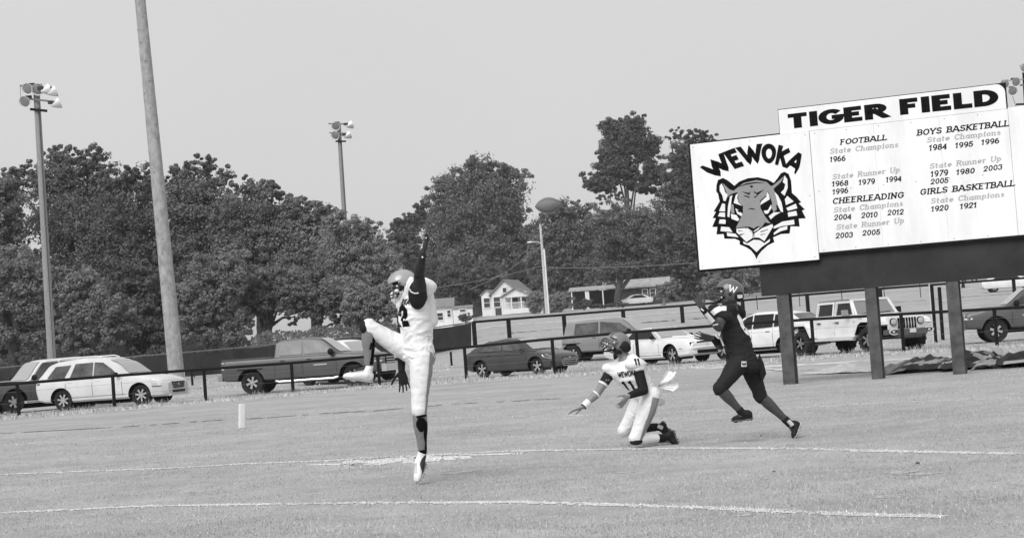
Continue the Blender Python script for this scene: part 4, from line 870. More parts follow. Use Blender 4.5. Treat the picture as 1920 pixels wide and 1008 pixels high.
gable(hs, -2, 2, 0, 4, 0, 3.6, 5.0, SID, SHG, .2)
# mail box, hydrant and other small far things
mp = TZ(1017, 588, 216); mb = MB(); mb.tube([mp, mp + Vector((0, 0, .75))], .16, 10); mb.ell(mp + Vector((0, 0, .78)), (.2, 0, 0), (0, .2, 0), (0, 0, .14)); tag(build('meter_box', mb, TRM, None, 40), 'short white stub post at the foot of the street lamp pole', 'post')
mp = TZ(1808, 560, 170); mb = MB(); mb.tube([mp, mp + Vector((0, 0, .5)), mp + Vector((0, 0, .75))], [.2, .13, .12], 10); mb.ell(mp + Vector((0, 0, .8)), (.14, 0, 0), (0, .14, 0), (0, 0, .1)); mb.tube([mp + Vector((-.22, 0, .5)), mp + Vector((.22, 0, .5))], .07, 8); tag(build('hydrant', mb, FK, None, 40), 'small dark hydrant by the pale track in the far right pasture', 'hydrant')
for x, y, w_ in ((1845, 540, 2.4), (1875, 537, 1.6), (1818, 541, 1.2)):
    mp = TZ(x, y, 215); mb = MB(); mb.box(mp + Vector((0, 0, .6)), (w_, .5, .12)); mb.box(mp + Vector((-w_ * .35, 0, .27)), (.12, .4, .55)); mb.box(mp + Vector((w_ * .35, 0, .27)), (.12, .4, .55)); tag(build('feed_trough', mb, FK), 'dark low trough on the far right pasture, ' + {1845: 'longest of the three', 1875: 'rightmost of the three', 1818: 'leftmost and smallest of the three'}[x], 'trough', 'troughs in the far pasture')
# ------------------------------------------------------------ vehicles
PAINT = {n_: M('paint_' + n_, c, r_, .5, ns=1.1, na=.09) for n_, c, r_ in (('white', .74, .25), ('silver', .62, .28), ('dark', .055, .22), ('charcoal', .09, .25), ('grey', .22, .28), ('black', .03, .25))}
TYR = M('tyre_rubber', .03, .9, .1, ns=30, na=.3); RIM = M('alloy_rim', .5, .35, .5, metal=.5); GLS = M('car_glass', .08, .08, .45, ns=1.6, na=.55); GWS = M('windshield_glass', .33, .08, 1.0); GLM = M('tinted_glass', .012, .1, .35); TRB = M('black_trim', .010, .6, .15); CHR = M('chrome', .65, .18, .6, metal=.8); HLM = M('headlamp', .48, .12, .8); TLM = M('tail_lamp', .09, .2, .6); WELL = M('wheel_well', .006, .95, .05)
def cr(xs, ys, x):                              # smooth monotone-ish interpolation
    i = int(np.clip(np.searchsorted(xs, x) - 1, 0, len(xs) - 2)); t = (x - xs[i]) / (xs[i + 1] - xs[i]); t = min(1, max(0, t)); t = lerp(t, t * t * (3 - 2 * t), .5)
    return ys[i] + (ys[i + 1] - ys[i]) * t
class Car:
    def __init__(s, name, label, cat, L, stations, cabin, wb, wr, wheels, paint, G_, heading, anchor, scale=1., group='vehicles parked beyond the low fence'):
        """stations: (x, z_bottom, z_shoulder, half_width, z_centre); cabin: roofline [(x, z)] from rear base to windshield base; wheels (x_rear, x_front, radius, track half, tyre width)
        anchor (px, py): where the near front or rear wheel touches the ground, with which = 'f' / 'r'"""
        px, py, which, side = anchor; g = G(px, py); h = Vector((heading[0], heading[1], 0)).normalized(); s.rz = math.atan2(h.y, h.x)
        lx = (wheels[1] if which == 'f' else wheels[0]) * scale; ly = side * wheels[3] * scale
        rot = Matrix.Rotation(s.rz, 3, 'Z'); loc = g - rot @ Vector((lx, ly, 0)); loc.z = terr(loc.x, loc.y)
        s.o = thing(name, label, cat, loc, s.rz, group); s.o.scale = (scale,) * 3; s.st = stations; s.paint = paint; s.L = L; s.side = side; s.wheels = wheels
        s.xs = [a[0] for a in stations]; s.cab = cabin; s.wb = wb; s.wr = wr
        s.zb = min(c[1] for c in cabin); s.zr = max(c[1] for c in cabin)
    def S(s, x): return [cr(s.xs, [a[k] for a in s.st], x) for k in (1, 2, 3, 4)]
    def sec(s, x):
        zb, zs, w_, zc = s.S(x); h = zs - zb
        return [(0, zb), (w_ * .86, zb), (w_ * .96, zb + .06), (w_ * .985, zb + h * .3), (w_, zb + h * .55), (w_ * .985, zb + h * .82), (w_ * .95, zs - .02), (w_ * .89, zs + .012), (w_ * .55, zs + (zc - zs) * .75), (0, zc)]
    def side_y(s, x, z):
        q = s.sec(x); ys_ = [a[0] for a in q[1:8]]; zs2 = [a[1] for a in q[1:8]]; return float(np.interp(z, zs2, ys_))
    def body(s, arch=1.13, cut=True, n=56):
        xs = list(np.linspace(s.xs[0], s.xs[-1], n)); vs = []; fs = []; m = 19
        for x in xs:
            q = s.sec(x); ring = [(x, a, b) for a, b in q] + [(x, -a, b) for a, b in reversed(q[1:-1])]; vs += ring
        m = len(q) * 2 - 2
        for i in range(n - 1):
            for k in range(m): fs.append((i * m + k, i * m + (k + 1) % m, (i + 1) * m + (k + 1) % m, (i + 1) * m + k))
        fs.append(tuple(range(m))); fs.append(tuple(reversed(range((n - 1) * m, n * m))))
        b = build('body', MB().add(vs, fs), [s.paint, WELL], s.o)
        if cut:
            mb = MB(); xr, xf, r_, tr, tw = s.wheels
            for x in (xr, xf):
                for sd in (-1, 1): mb.lathe((x, sd * (tr + .3), r_ * 1.02), (0, -sd, 0), [(0, r_ * arch), (.3 + tw + .12, r_ * arch)], 28)
            c = build('cutter', mb, [s.paint, WELL]); 
            for p in c.data.polygons: p.material_index = 1
            b.parent = None; md = b.modifiers.new('b', 'BOOLEAN'); md.object = c; md.operation = 'DIFFERENCE'; md.solver = 'EXACT'
            dg = bpy.context.evaluated_depsgraph_get(); me = bpy.data.meshes.new_from_object(b.evaluated_get(dg)); b.modifiers.clear(); b.data = me
            bpy.data.objects.remove(c); b.parent = s.o; me.name = 'body'
        b.data.shade_smooth(); b.data.set_sharp_from_angle(angle=R(32)); s.b = b; return b
    def cw(s, z): t = (z - s.zb) / (s.zr - s.zb); return lerp(s.wb, s.wr, min(1, max(0, t)) ** 1.1)
    def roofline(s, n=36):
        x0, x1 = s.cab[0][0], s.cab[-1][0]; cx = [c[0] for c in s.cab]; cz = [c[1] for c in s.cab]
        return [(x, cr(cx, cz, x)) for x in np.linspace(x0, x1, n)]
    def cabin(s, mat=None, n=40):
        rl = s.roofline(n); vs = []; fs = []; base = s.zb - .06
        for x, z in rl:
            w_ = s.cw(z); e = min(.05, max(.0, z - base) * .3)
            half = [(w_ if False else s.cw(base), base), (s.cw(z - e), z - e), (s.cw(z) * .93, z - e * .12), (s.cw(z) * .5, z + .012), (0, z + .02)]
            vs += [(x, a, b) for a, b in half] + [(x, -a, b) for a, b in reversed(half[:-1])]
        m = 9
        for i in range(len(rl) - 1):
            for k in range(m): fs.append((i * m + k, i * m + (k + 1) % m, (i + 1) * m + (k + 1) % m, (i + 1) * m + k))
        fs.append(tuple(range(m))); fs.append(tuple(reversed(range((n - 1) * m, n * m))))
        s.c = build('cabin', MB().add(vs, fs), mat or s.paint, s.o, 35); return s.c
    def cabz(s, x):
        return cr([c[0] for c in s.cab], [c[1] for c in s.cab], x)
    def side_window(s, poly, mat=None, off=.012, name='side_window', both=True):
        for sd in ((-1, 1) if both else (s.side,)):
            mb = MB(); q = [(x, sd * (s.cw(z) + off), z) for x, z in poly]; mb.prism(q, (0, -sd * .01, 0)); build(name, mb, mat or GLS, s.o)
    def front_glass(s, x0, x1, name, mat=None, inset=.1):
        """pane following the roofline between x0 and x1"""
        vs = []; n = 8
        for i in range(n + 1):
            x = lerp(x0, x1, i / n); z = s.cabz(x); dx = .01; sl = (s.cabz(x + dx) - s.cabz(x - dx)) / (2 * dx); nn = Vector((-sl, 0, 1)).normalized() * .022
            w_ = s.cw(z) * .93 - inset * .4
            for t in (-1, -.5, 0, .5, 1): vs.append((x + nn.x, t * w_, z + nn.z + .014 * (1 - abs(t))))
        fs = [(i * 5 + k, i * 5 + k + 1, (i + 1) * 5 + k + 1, (i + 1) * 5 + k) for i in range(n) for k in range(4)]
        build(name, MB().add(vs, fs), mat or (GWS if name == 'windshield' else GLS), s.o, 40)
    def decal(s, name, x0, x1, z0, z1, mat, off=.006, sk=0., nx_=6, nz_=4, both=True, parent=None):
        for sd in ((-1, 1) if both else (s.side,)):
            vs = []
            for j in range(nz_ + 1):
                for i in range(nx_ + 1):
                    z = lerp(z0, z1, j / nz_); x = lerp(x0, x1, i / nx_) + sk * (z - z0); vs.append((x, sd * (s.side_y(x, z) + off), z))
            fs = [(j * (nx_ + 1) + i, j * (nx_ + 1) + i + 1, (j + 1) * (nx_ + 1) + i + 1, (j + 1) * (nx_ + 1) + i) for j in range(nz_) for i in range(nx_)]
            build(name, MB().add(vs, fs), mat, parent or s.o)
    def doorlines(s, xs_, z0=None, z1=None):
        for x in xs_:
            zb, zs, w_, zc = s.S(x); s.decal('door_seam', x, x + .014, (z0 or zb + .12), (z1 or zs - .03), TRB, .003, nx_=1)
    def handle(s, x, z, mat=None): s.decal('door_handle', x, x + .17, z, z + .03, mat or TRB, .014, nx_=2, nz_=1)
    def frontbox(s, name, y0, y1, z0, z1, mat, x=None, off=.01, t=.03, parent=None):
        x = x if x is not None else s.xs[-1]; mb = MB(); mb.box((x + off, (y0 + y1) / 2, (z0 + z1) / 2), (t, abs(y1 - y0), abs(z1 - z0))); return build(name, mb, mat, parent or s.o)
    def frontpoly(s, name, yz, mat, x=None, off=.01, t=.02, rake=0., curve=0.):
        x = x if x is not None else s.xs[-1]; mb = MB(); q = [(x + off - rake * z - curve * y * y, y, z) for y, z in yz]; mb.prism(q, (-t, 0, 0)); return build(name, mb, mat, s.o)
    def wheelset(s, spokes=5, rimr=.66, rimmat=None, steer=0.):
        xr, xf, r_, tr, tw = s.wheels; first = None
        for x in (xr, xf):
            for sd in (-1, 1):
                yo = sd * tr; mb = MB(); pr = [(-tw / 2, r_ * rimr), (-tw / 2, r_ * .93), (-tw * .36, r_ * .99), (-tw * .2, r_), (tw * .2, r_), (tw * .36, r_ * .99), (tw / 2, r_ * .93), (tw / 2, r_ * rimr), (tw * .3, r_ * rimr * .97)]
                mb.lathe((0, 0, 0), (0, sd, 0), pr, 30)
                wh = build('wheel', mb, TYR, s.o, 40); wh.location = (x, yo - sd * tw / 2, r_)
                if x == xf: wh.rotation_euler = (0, 0, steer)
                mb = MB(); RR = r_ * rimr; mb.lathe((0, 0, 0), (0, sd, 0), [(tw * .42, RR * .99), (tw * .50, RR * .99), (tw * .50, RR * .88), (tw * .18, RR * .84), (tw * .17, 0.01)], 30, 1)
                mb.lathe((0, 0, 0), (0, sd, 0), [(tw * .18, RR * .2), (tw * .42, RR * .2), (tw * .46, RR * .1), (tw * .46, .005)], 14)
                for k in range(spokes):
                    a = 2 * math.pi * k / spokes + .3; d_ = Vector((math.cos(a), 0, math.sin(a))); p_ = Vector((-math.sin(a), 0, math.cos(a))); y1 = sd * tw * .45; y0 = sd * tw * .40
                    w1, w2 = RR * .11, RR * (.13 if spokes > 6 else .19)
                    q = [d_ * RR * .12 + p_ * w1, d_ * RR * .12 - p_ * w1, d_ * RR * .93 - p_ * w2, d_ * RR * .93 + p_ * w2]; mb.prism([v + Vector((0, y1, 0)) for v in q], (0, y0 - y1, 0))
                mb.lathe((0, 0, 0), (0, sd, 0), [(tw * .36, RR * .99), (tw * .49, RR * .99), (tw * .49, RR * .87), (tw * .36, RR * .87)], 30)
                build('rim', mb, [rimmat or RIM, WELL], wh, 40)
    def mirror(s, x, z, mat=None, big=1.):
        for sd in (-1, 1):
            y = s.cw(z) if z > s.zb else s.S(x)[2]; mb = MB(); c = Vector((x, sd * (s.wb + .16), z)); mb.ell(c, (.07 * big, 0, 0), (0, .12 * big, 0), (0, 0, .08 * big), 12, 8); mb.beam(c, (x + .02, sd * (s.wb - .02), z - .05), .05, .03)
            build('wing_mirror', mb, mat or s.paint, s.o, 40)
    def under(s, z=.22, col=None):
        mb = MB(); mb.box((0, 0, z), ((s.wheels[1] - s.wheels[0]) * .72, s.wheels[3] * 1.5, .16)); build('underbody', mb, WELL, s.o)
    def lamp(s, name, pts, mat, off=.012):            # corner lamps on both sides: [(x, z)] on the side skin
        for sd in (-1, 1):
            q = [(x, sd * (s.side_y(min(x, s.xs[-1] - .02), z) + off), z) for x, z in pts]; mb = MB(); mb.prism(q, (0, -sd * .03, 0)); build(name, mb, mat, s.o)
def head(th): th = R(abs(th)); return math.cos(th), -math.sin(th)
def headL(th): th = R(abs(th)); return -math.cos(th), -math.sin(th)

# --- silver-white wagon on the left
c = Car('station_wagon', 'white estate wagon with alloy wheels and roof rails beside the thick steel pole', 'car', 4.95,
 [(-2.47, .55, .98, .80, 1.0), (-2.40, .36, 1.03, .86, 1.03), (-2.1, .30, 1.08, .91, 1.08), (-1.2, .27, 1.08, .925, 1.08), (0, .27, 1.04, .93, 1.04), (1.0, .27, 1.02, .925, 1.04), (1.25, .27, 1.01, .925, 1.06), (1.9, .27, .93, .91, 1.0), (2.25, .27, .84, .86, .90), (2.42, .27, .76, .76, .80), (2.47, .30, .70, .70, .72)],
 [(-2.38, 1.04), (-2.25, 1.25), (-1.95, 1.56), (-1.6, 1.66), (-.6, 1.72), (.1, 1.68), (.55, 1.50), (1.2, 1.05)], .85, .64, (-1.47, 1.49, .36, .80, .24), PAINT['silver'], None, head(17), (119, 770, 'r', -1))
c.body(1.16); c.cabin(); c.wheelset(7, .68); c.under()
c.side_window([(-2.0, 1.12), (-1.35, 1.10), (-1.12, 1.52), (-1.7, 1.50)]); c.side_window([(-1.12, 1.10), (-.28, 1.08), (-.28, 1.56), (-.95, 1.55)]); c.side_window([(-.22, 1.08), (.72, 1.06), (.45, 1.30), (.10, 1.53), (-.22, 1.56)])
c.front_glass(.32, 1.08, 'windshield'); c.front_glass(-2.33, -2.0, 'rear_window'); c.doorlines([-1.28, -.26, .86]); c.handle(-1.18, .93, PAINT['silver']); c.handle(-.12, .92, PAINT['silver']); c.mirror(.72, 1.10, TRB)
for sd in (-1, 1): mb = MB(); mb.tube([(-1.7, sd * .58, 1.69), (-1.5, sd * .58, 1.76), (-.2, sd * .58, 1.76), (0, sd * .58, 1.70)], .022, 8); build('roof_rail', mb, PAINT['silver'], c.o, 40)
c.lamp('headlight', [(1.98, .64), (2.28, .62), (2.34, .78), (1.90, .90)], HLM); c.decal('headlight_edge', 1.98, 2.30, .61, .63, TRB, .016, both=True, nx_=3, nz_=1)
c.frontpoly('grille', [(-.34, .52), (.34, .52), (.46, .74), (-.46, .74)], TRB, off=.012)
for z in (.56, .61, .66, .71): c.frontbox('grille_bar', -.40, .40, z, z + .018, CHR, off=.03, t=.02)
mb = MB(); mb.ell((2.50, 0, .64), (.01, 0, 0), (0, .07, 0), (0, 0, .05), 12, 6); build('badge', mb, CHR, c.o)
c.frontbox('lower_intake', -.42, .42, .38, .46, TRB, off=.012); c.decal('side_moulding', -1.05, .95, .42, .45, M('trim_line', .4, .5), .008, nz_=1); mb = MB(); mb.box((2.42, 0, .30), (.2, 1.3, .05)); build('front_lip', mb, PAINT['silver'], c.o)
c.lamp('tail_light', [(-2.40, .92), (-2.28, .92), (-2.30, 1.10), (-2.38, 1.10)], TLM)
# --- dark 4x4 at the left edge, facing left
c = Car('dark_suv', 'dark off-road wagon at the left edge mostly hidden behind the white estate', 'car', 4.6,
 [(-2.3, .5, 1.05, .84, 1.05), (-2.2, .42, 1.1, .9, 1.1), (0, .40, 1.08, .93, 1.1), (.9, .40, 1.06, .93, 1.1), (1.5, .42, 1.02, .92, 1.12), (2.1, .45, .98, .88, 1.06), (2.3, .5, .9, .8, .95)],
 [(-2.25, 1.08), (-2.15, 1.75), (-1.2, 1.82), (.1, 1.80), (.35, 1.72), (.95, 1.10)], .86, .68, (-1.4, 1.45, .40, .80, .26), PAINT['charcoal'], None, headL(38), (27, 778, 'f', 1))
c.body(1.15); c.cabin(PAINT['silver']); c.wheelset(6, .6); c.under()
c.side_window([(-.3, 1.12), (.8, 1.12), (.3, 1.70), (-.3, 1.72)]); c.side_window([(-1.3, 1.12), (-.36, 1.12), (-.36, 1.72), (-1.3, 1.72)]); c.front_glass(.34, .92, 'windshield'); c.mirror(.75, 1.2, TRB, 1.3)
mb = MB(); mb.box((.0, .92, .36), (2.0, .14, .05)); build('running_board', mb, CHR, c.o); c.frontbox('grille', -.5, .5, .62, .88, TRB)
mb = MB(); mb.box((1.6, 0, 1.13), (1.1, 1.3, .03)); build('hood', mb, PAINT['silver'], c.o)
c.doorlines([-.34, .86, -1.35]); c.o.location.y += 3.2; c.o.location.x -= .9
# --- pickups
def pickup(name, label, heading, anchor, paint, scale=1., bed=True, side=-1, steps=True, glass=GLS):
    c = Car(name, label, 'pickup truck', 5.85,
     ([(-2.92, .62, 1.18, .93, 1.18), (-2.86, .50, 1.22, .97, 1.22)] if bed else [(-2.35, .62, 1.18, .93, 1.18), (-2.30, .50, 1.22, .97, 1.22)]) + [(-2.0, .46, 1.22, .99, 1.22), (-.9, .44, 1.21, 1.0, 1.21), (.9, .44, 1.20, 1.0, 1.22), (1.3, .45, 1.20, 1.0, 1.26), (2.1, .46, 1.14, .99, 1.25), (2.7, .50, 1.06, .95, 1.16), (2.88, .52, .98, .90, 1.05), (2.93, .56, .92, .86, .95)],
     [(-.98, 1.2), (-.95, 1.74), (-.7, 1.82), (.2, 1.84), (.65, 1.78), (1.45, 1.24)] if bed else [(-2.25, 1.2), (-2.2, 1.72), (-2.05, 1.87), (-.7, 1.95), (.2, 1.96), (.65, 1.86), (1.5, 1.24)], .90, .70, (-1.86, 1.82, .41, .84, .27), paint, None, heading, anchor, scale)
    c.body(1.2); c.cabin(); c.wheelset(6, .60); c.under(.38)
    if bed:
        mb = MB(); mb.box((-1.95, 0, 1.20), (1.78, 1.62, .06)); build('bed_liner', mb, WELL, c.o)
        mb = MB(); mb.box((-1.95, .88, 1.245), (1.86, .10, .05)); mb.box((-1.95, -.88, 1.245), (1.86, .10, .05)); mb.box((-2.87, 0, 1.245), (.06, 1.8, .05)); build('bed_rail', mb, paint, c.o)
    x0 = -.80 if bed else -1.72
    c.side_window([(x0, 1.28), (.02, 1.28), (.02, 1.71), (x0 + .08, 1.71)] if bed else [(x0, 1.30), (-.50, 1.30), (-.50, 1.82), (x0 + .06, 1.80)], glass)
    a0 = .10 if bed else -.40
    c.side_window([(a0, 1.28), (1.18, 1.28), (.95, 1.46), (.60, 1.70), (a0, 1.71 if bed else 1.82)], glass)
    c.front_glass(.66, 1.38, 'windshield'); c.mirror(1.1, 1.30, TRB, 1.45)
    c.doorlines([-.96, .04, 1.25]) if bed else c.doorlines([-1.7, -.45, 1.25]); c.handle(-.75, 1.08); c.handle(.2, 1.08)
    if steps:
        for sd in (-1, 1): mb = MB(); mb.tube([(-.95, sd * .98, .42), (-.8, sd * 1.04, .38), (1.15, sd * 1.04, .38), (1.3, sd * .98, .42)], .045, 8); build('side_step', mb, CHR, c.o, 40)
    mb = MB(); mb.box((-2.98 if bed else -2.38, 0, .62), (.16, 1.86, .2)); build('rear_bumper', mb, CHR if steps else paint, c.o); mb = MB(); mb.box((2.93, 0, .62), (.16, 1.86, .26)); build('front_bumper', mb, CHR if steps else paint, c.o)
    c.frontbox('grille', -.62, .62, .72, 1.02, TRB, off=.012)
    for z in (.78, .87, .96): c.frontbox('grille_bar', -.6, .6, z, z + .03, CHR, off=.03, t=.02)
    c.lamp('headlight', [(2.62, .84), (2.88, .84), (2.86, 1.0), (2.58, 1.06)], HLM); c.lamp('tail_light', [(-2.9, .92), (-2.80, .92), (-2.80, 1.18), (-2.9, 1.18)], HLM)
    c.decal('fender_flare', -2.32, -1.40, .86, .90, TRB, .012, nz_=1); c.decal('side_badge', .45, .92, .86, .90, CHR, .01, nz_=1)
    return c
pickup('pickup_truck', 'dark crew cab pickup with chrome side step left of the jumping player', head(9), (474, 739, 'r', -1), PAINT['charcoal'], 1.04)
pickup('large_wagon', 'grey large crew cab vehicle behind the dark sedan', head(24), (1076, 686, 'r', -1), PAINT['grey'], .90, bed=False, steps=False)
c = pickup('pickup_truck', 'dark muddy pickup cut off by the right edge of the picture', (-1, .10), (1870, 641, 'f', 1), PAINT['charcoal'], .98, steps=False)
c.o['group'] = 'vehicles parked beyond the low fence'
# --- dark sedan
c = Car('sedan', 'dark four-door sedan with chrome-framed grille parked in front of the grey crew cab', 'car', 4.57,
 [(-2.28, .45, .86, .74, .90), (-2.2, .32, .92, .84, .99), (-1.8, .24, .95, .89, 1.02), (-.8, .22, .93, .90, .96), (.6, .22, .90, .90, .93), (1.1, .22, .88, .895, .95), (1.7, .23, .80, .87, .87), (2.1, .25, .70, .79, .76), (2.24, .27, .62, .66, .66), (2.29, .32, .56, .56, .58)],
 [(-2.05, .98), (-1.6, 1.18), (-1.0, 1.37), (-.3, 1.435), (.2, 1.40), (.55, 1.28), (1.25, .92)], .80, .58, (-1.36, 1.34, .325, .77, .22), PAINT['dark'], None, head(39), (1008, 702, 'f', -1), .94)
c.body(1.14); c.cabin(); c.wheelset(5, .7); c.under()
c.side_window([(-1.55, .99), (-.35, .97), (-.35, 1.33), (-.85, 1.30)]); c.side_window([(-.30, .97), (.85, .95), (.45, 1.17), (.1, 1.31), (-.30, 1.34)])
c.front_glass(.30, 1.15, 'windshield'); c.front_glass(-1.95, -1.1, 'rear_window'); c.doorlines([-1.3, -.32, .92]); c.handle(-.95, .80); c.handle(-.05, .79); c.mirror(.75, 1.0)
c.decal('shoulder_crease', -1.9, 1.0, .79, .805, TRB, .004, nz_=1, nx_=16)
c.frontpoly('grille', [(-.34, .28), (.34, .28), (.46, .50), (.40, .62), (-.40, .62), (-.46, .50)], TRB, off=.02, curve=.15)
for z in (.34, .41, .48, .55): c.frontbox('grille_bar', -.40, .40, z, z + .018, CHR, off=.03, t=.02)
for pts in ([(-.34, .27), (.34, .27), (.34, .295), (-.34, .295)], [(.34, .27), (.37, .27), (.49, .50), (.46, .51)], [(-.34, .27), (-.37, .27), (-.49, .50), (-.46, .51)]): c.frontpoly('grille_surround', pts, CHR, off=.035, curve=.12)
mb = MB(); mb.ell((2.33, 0, .57), (.012, 0, 0), (0, .07, 0), (0, 0, .035), 12, 6); build('badge', mb, CHR, c.o)
c.lamp('headlight', [(1.72, .66), (2.12, .55), (2.18, .62), (1.85, .76), (1.66, .74)], HLM); c.lamp('fog_lamp', [(2.0, .34), (2.2, .32), (2.16, .46), (2.06, .46)], TRB)
for t in (-1, 1): mb = MB(); mb.beam((1.22, t * .1 - .25, .955), (1.06, t * .1 + .3, .975), .02, .02); build('wiper', mb, TRB, c.o)
# --- white convertible coupe
c = Car('sports_car', 'white two-door convertible with dark grille facing right behind the kneeling player', 'car', 4.78,
 [(-2.38, .45, .90, .78, .92), (-2.3, .34, .95, .88, .98), (-1.8, .25, .98, .92, 1.0), (-.9, .22, .95, .93, .95), (.5, .22, .92, .93, .92), (1.0, .22, .92, .935, .97), (1.7, .23, .88, .92, .94), (2.15, .26, .82, .87, .86), (2.33, .28, .74, .80, .77), (2.38, .32, .68, .74, .70)],
 [(-1.6, .95), (-1.25, 1.18), (-.8, 1.31), (-.2, 1.36), (.05, 1.34), (.35, 1.22), (.85, .94)], .82, .60, (-1.35, 1.38, .345, .80, .25), PAINT['white'], None, head(52), (1262, 682, 'f', -1), 1.0)
c.body(1.13); c.cabin(M('soft_top', .50, .8, ns=9, na=.08)); c.wheelset(5, .7, steer=-.1); c.under()
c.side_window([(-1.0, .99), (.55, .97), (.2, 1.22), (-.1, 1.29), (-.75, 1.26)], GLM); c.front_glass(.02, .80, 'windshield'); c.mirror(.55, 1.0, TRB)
mb = MB(); 
for sd in (-1, 1): mb.beam((.82, sd * .80, .95), (.10, sd * .60, 1.33), .05, .05)
build('windshield_frame', mb, PAINT['white'], c.o); c.doorlines([-.55, .80]); c.handle(-.45, .80)
c.frontpoly('grille', [(-.46, .57), (.46, .57), (.54, .66), (.46, .75), (-.46, .75), (-.54, .66)], TRB, off=.02, t=.04, curve=.1, rake=.0); c.frontbox('lower_intake', -.50, .50, .33, .45, TRB, off=.012)
c.frontpoly('badge', [(-.07, .66), (0, .62), (.07, .66), (.02, .69), (-.04, .69)], CHR, off=.035)
for sd in (-1, 1):
    c.frontpoly('headlight', [(sd * .57, .60), (sd * .78, .62), (sd * .80, .74), (sd * .60, .74)], TRB, off=.012, curve=.10); mb = MB()
    for y_ in (.63, .72): mb.sph((2.36 - .07, sd * y_, .675), .04)
    build('lamp_bulb', mb, HLM, c.o, 60); c.frontpoly('fog_vent', [(sd * .62, .40), (sd * .78, .40), (sd * .76, .47), (sd * .64, .46)], TRB, off=.012, curve=.1)
c.decal('sill_line', -.9, .9, .34, .355, TRB, .004, nz_=1); c.decal('side_marker', 1.86, 2.0, .52, .54, TRB, .01, nx_=2, nz_=1)
mb = MB(); mb.tube([(2.34, -.78, .52), (2.44, -.4, .54), (2.46, 0, .545), (2.44, .4, .54), (2.34, .78, .52)], .035, 8); build('bumper_ridge', mb, PAINT['white'], c.o, 50)
mb = MB(); mb.tube([(1.0, -.35, .975), (1.6, -.33, .96), (2.2, -.28, .86)], .03, 8); mb.tube([(1.0, .35, .975), (1.6, .33, .96), (2.2, .28, .86)], .03, 8); build('hood_ridge', mb, PAINT['white'], c.o, 60)
# --- white crossover facing left behind the left scoreboard post
c = Car('crossover', 'white crossover with dark windows behind the left scoreboard post', 'car', 4.6,
 [(-2.3, .50, 1.0, .80, 1.0), (-2.22, .34, 1.06, .88, 1.06), (-1.6, .28, 1.08, .92, 1.08), (0, .27, 1.02, .925, 1.02), (1.1, .27, 1.0, .92, 1.04), (1.8, .28, .92, .89, .98), (2.15, .32, .82, .80, .86), (2.3, .38, .7, .7, .74)],
 [(-2.2, 1.07), (-1.95, 1.30), (-1.5, 1.54), (-.9, 1.63), (.0, 1.64), (.4, 1.52), (1.2, 1.04)], .84, .62, (-1.35, 1.4, .35, .80, .24), PAINT['white'], None, (-math.cos(R(42)), math.sin(R(42))), (1476, 668, 'r', 1), .98)
c.body(1.14); c.cabin(); c.wheelset(5, .66); c.under()
c.side_window([(-1.75, 1.14), (-.9, 1.10), (-.9, 1.54), (-1.35, 1.50)], GLM); c.side_window([(-.84, 1.10), (.0, 1.07), (.0, 1.56), (-.84, 1.56)], GLM); c.side_window([(.06, 1.07), (.9, 1.06), (.3, 1.50), (.06, 1.55)], GLM)
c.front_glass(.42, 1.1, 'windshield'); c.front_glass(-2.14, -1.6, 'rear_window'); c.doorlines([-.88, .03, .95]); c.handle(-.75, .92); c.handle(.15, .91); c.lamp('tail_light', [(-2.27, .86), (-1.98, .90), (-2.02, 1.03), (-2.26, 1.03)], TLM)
c.decal('lower_cladding', -1.0, 1.0, .30, .40, TRB, .008)
# --- white car behind the dark pickup, front towards the camera
c = Car('white_truck', 'white truck with barred grille half hidden behind the jumping player leg', 'truck', 5.0,
 [(-2.5, .5, 1.1, .9, 1.1), (-2.4, .42, 1.15, .94, 1.15), (0, .40, 1.12, .95, 1.12), (1.2, .42, 1.10, .95, 1.16), (2.2, .45, 1.02, .92, 1.10), (2.45, .5, .92, .86, .98)],
 [(-2.35, 1.12), (-2.2, 1.62), (-1.5, 1.75), (.0, 1.76), (.5, 1.66), (1.3, 1.14)], .88, .68, (-1.6, 1.6, .39, .82, .25), PAINT['white'], None, head(40), (668, 724, 'f', -1), .95)
c.o.location.y += 2.5; c.o.location.z = terr(c.o.location.x, c.o.location.y)
c.body(1.15); c.cabin(); c.wheelset(6, .6); c.under(); c.side_window([(-1.9, 1.2), (-.6, 1.2), (-.6, 1.64), (-1.7, 1.6)]); c.side_window([(-.5, 1.2), (.95, 1.2), (.35, 1.62), (-.5, 1.66)]); c.front_glass(.5, 1.22, 'windshield')
for z in (.60, .78): c.frontbox('grille', -.66, .66, z, z + .11, TRB)
c.frontbox('front_bumper', -.85, .85, .42, .55, PAINT['white'], off=.06, t=.14)
# --- far white cars
for (px, py, dd, hd, lb) in ((1340, 563, 420, (1, -.2), 'distant white car beyond the pasture just left of the runner helmet'), (1895, 545, 140, (1, -.1), 'distant pale car beyond the pasture at the right edge'), (1190, 575, 224, (-1, -.2), 'pale car parked in the ranch house carport')):
    c = Car('distant_car', lb, 'car', 4.6, [(-2.3, .45, .85, .78, .9), (-2.1, .28, .92, .88, .95), (0, .25, .92, .9, .92), (1.1, .25, .9, .9, .94), (2.1, .3, .75, .8, .8), (2.3, .35, .6, .7, .65)],
     [(-2.0, .94), (-1.2, 1.36), (-.3, 1.43), (.3, 1.36), (1.2, .92)], .80, .58, (-1.35, 1.35, .33, .78, .22), PAINT['white'], None, hd, (1262, 683, 'f', -1), 1.0, group='distant cars')
    q = TZ(px, py, dd); c.o.location = q; c.body(1.1, cut=False); c.cabin(); c.side_window([(-1.5, .98), (.8, .96), (.1, 1.32), (-.9, 1.32)], GLM); c.wheelset(5)

